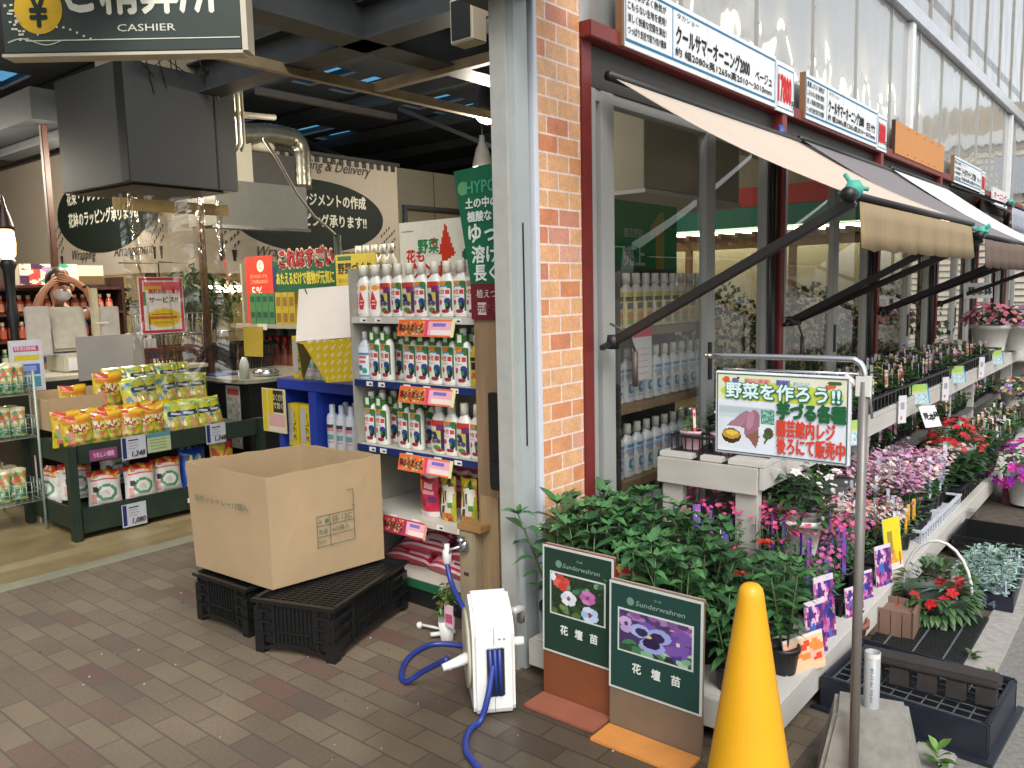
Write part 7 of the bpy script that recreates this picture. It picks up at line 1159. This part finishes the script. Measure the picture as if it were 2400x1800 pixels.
for k in range(4): q.box(k * .052, k * .052 + .048, 0, .014, 0, .15); q.box(.194, .208, .0 + k * .05, .048 + k * .05, 0, .15); q.box(k * .052, k * .052 + .048, .19, .204, 0, .15)
q.box(.003, .012, .016, .188, 0, .15); q.box(.012, .19, .016, .188, .1, .12); q.build('planks', mat('planter_brown', '#6f5648', .8, var=.2, scale=14, stretch=(1, 1, .2)), wp)
o = pot(None, 'terracotta_pot', .09, .14, TERRA); tag(o, 'terracotta pot half hidden under the low bench edge', 'pot'); o.location = (-.99, 3.3, 0)
hbk = empty('flower_basket', 'hanging basket with white loop handle and red flowers set on the ground', 'basket', (-.77, 3.86, 0)); q = MB(); q.lathe([(.1, 0), (.14, .12), (.145, .14), (.13, .14), (.12, .1)], n=20, cap=False); q.build('bowl', mat('bowl_green', '#2a3a2a', .5), hbk); q = MB(); random.seed(5); lc = [hx(c) for c in GL]
for i in range(230):
    a = random.uniform(0, 6.28); ph_ = random.uniform(-.7, 1.3); d = V((cos(a) * cos(ph_), sin(a) * cos(ph_), sin(ph_))); leaf(q, V((d.x * .15, d.y * .17, .13 + d.z * .12)), d + V((0, 0, .1)), .05, .028, .4, random.choice(lc))
q.build('foliage', LEAF, hbk); q = MB()
for i in range(16): flower(q, (random.uniform(-.16, .1), random.uniform(-.2, .0), random.uniform(.08, .22)), .028, hx(random.choice(['#a81a22', '#b5222a', '#8f1a20'])), 5)
q.build('blossom', PETAL, hbk); q = MB(); q.tube([(-.14 * cos(pi * t / 12), .0, .12 + .24 * sin(pi * t / 12)) for t in range(13)], .007, 8); q.build('handle', WHITEP, hbk)
q = MB(); 
st_ = empty('succulent_tray', 'dark blue tray of silvery green seedlings on the ground by the kerb', 'tray', (-.66, 4.42, 0), R(3)); q = MB(); Wt, Lt = .27, .62
for a, b_, c2, d in ((-Wt / 2, Wt / 2, -Lt / 2, -Lt / 2 + .012), (-Wt / 2, Wt / 2, Lt / 2 - .012, Lt / 2), (-Wt / 2, -Wt / 2 + .012, -Lt / 2 + .0121, Lt / 2 - .0121), (Wt / 2 - .012, Wt / 2, -Lt / 2 + .0121, Lt / 2 - .0121)): q.box(a, b_, c2, d, 0, .075)
q.box(-Wt / 2 + .0121, Wt / 2 - .0121, -Lt / 2 + .0121, Lt / 2 - .0121, .002, .01); q.build('walls', mat('tray_navy', '#191c2c', .4), st_, bevel=.004); q = MB(); q.box(-.135, .03, -Lt / 2 - .002, -Lt / 2 - .0005, .012, .05, 0, hx('#151722')); q.text('04', (.0, -Lt / 2 - .002, .015), X1, Z1, .035, .07, 0, '#5a5f6a', .02); q.build('print', PRINT, st_)
slv = bedding(81, 'silver_seedling', ['#7a948a', '#8fa59a', '#6a857a', '#9ab0a8'], [], 0, .1, .05, 50, .036, ('#c4ccd4', '#8fa0b5'), .01, mat('pot_clear', '#8a9aa0', .3), .036, .065, th=.09)
for i in range(5):
    for j in range(3): put(slv, (-.74 + j * .08, 4.18 + i * .115, .011), R_(0, 3), 'silvery green seedling with a pale tag in the dark blue tray', 'silvery seedlings in the tray', R_(.9, 1.2))
lx = MB(); random.seed(8)
for i in range(40): a = random.uniform(0, 6.28); leaf(lx, (0, 0, .08), (cos(a), sin(a), random.uniform(.3, 1)), .16, .02, .4, hx(random.choice(['#7a9a94', '#6a8a84', '#8aa8a0'])))
o = tag(lx.build('lavender_tuft', LEAF), 'grey green strappy tuft between the flower basket and the seedling tray', 'plant'); o.location = (-.75, 4.02, 0); q = MB()
bc = empty('black_crate', 'black slatted crate on the path behind the seedling tray', 'crate', (-.9, 4.82, 0)); q = MB()
for z in (.02, .06, .1): q.box(0, .62, 0, .01, z, z + .022); q.box(0, .01, .0101, .38, z, z + .022); q.box(.61, .62, .0101, .38, z, z + .022); q.box(.0, .62, .3801, .39, z, z + .022)
for k in range(12): q.box(.02 + k * .053, .03 + k * .053, .002, .008, 0, .12)
q.build('slats', CRB, bc); q = MB(); q.box(.011, .609, .011, .379, .0, .01); q.box(.011, .609, .3785, .3795, .01, .118); q.box(.0105, .0115, .011, .378, .01, .118); q.build('floor', CRB, bc)
o = pot(None, 'tall_white_pot', .1, .24, POTW); tag(o, 'plain white pot on the path at the far edge of the picture', 'pot'); o.location = (-.6, 6.15, 0); o = empty('red_planter', 'dark red slatted planter under the magenta petunias', 'planter', (-.86, 6.18, 0)); q = MB()
for k in range(6): q.box(k * .05, k * .05 + .046, 0, .012, 0, .2)
q.box(0, .3, .013, .3, 0, .19); q.build('slats', mat('planter_red', '#4a2018', .7, var=.2), o); o = empty('blue_card', 'white and blue care card by the red planter', 'card', (-.84, 6.1, .17)); q = MB(); q.box(0, .12, 0, .002, 0, .1, 0, hx('#c4c9cc')); q.box(0, .12, -.001, 0, 0, .04, 0, hx('#2f7aa8')); q.build('sheet', PRINT, o)
# weeds in the joints
WG = ['#4a6a2c', '#5a7a35', '#3a5a24']
for i, (x, y, s_, lab) in enumerate([(-1.02, 2.3, 1.2, 'young weed growing between the pansy board and the cone'), (-.72, 2.62, .9, 'small weed by the foot of the concrete block'), (-.5, 2.62, 1.0, 'small weed at the corner of the mesh tray'), (-.56, 3.5, .6, 'tiny weed at the kerb edge beside the ribbed mat'), (-.47, 3.35, .6, 'tiny weed in the path side of the kerb'), (-.62, 5.0, .8, 'weed clump by the black slatted crate')]):
    q = MB(); random.seed(i + 50)
    for k in range(12): a = random.uniform(0, 6.28); leaf(q, (0, 0, .01 + .06 * random.random()), (cos(a), sin(a), random.uniform(.5, 1.6)), .07, .03, .3, hx(random.choice(WG)))
    o = tag(q.build('weed', LEAF), lab, 'weed'); o.location = (x, y, 0); o.scale = (s_,) * 3
random.seed(3); q = MB()
for i in range(150):
    x, y = (random.uniform(-4.2, -1), random.uniform(1.2, 2.6)) if i < 120 else (random.uniform(-.58, .6), random.uniform(2.4, 6)); s_ = random.uniform(.002, .006); q.lathe([(s_, 0), (s_ * .7, s_ * .8)], (x, y, .0005), 5, 0, hx(random.choice(['#8a8478', '#6e675b', '#5b5348', '#a09a90'])))
tag(q.build('grit', PRINT), None, None, None, 'stuff');
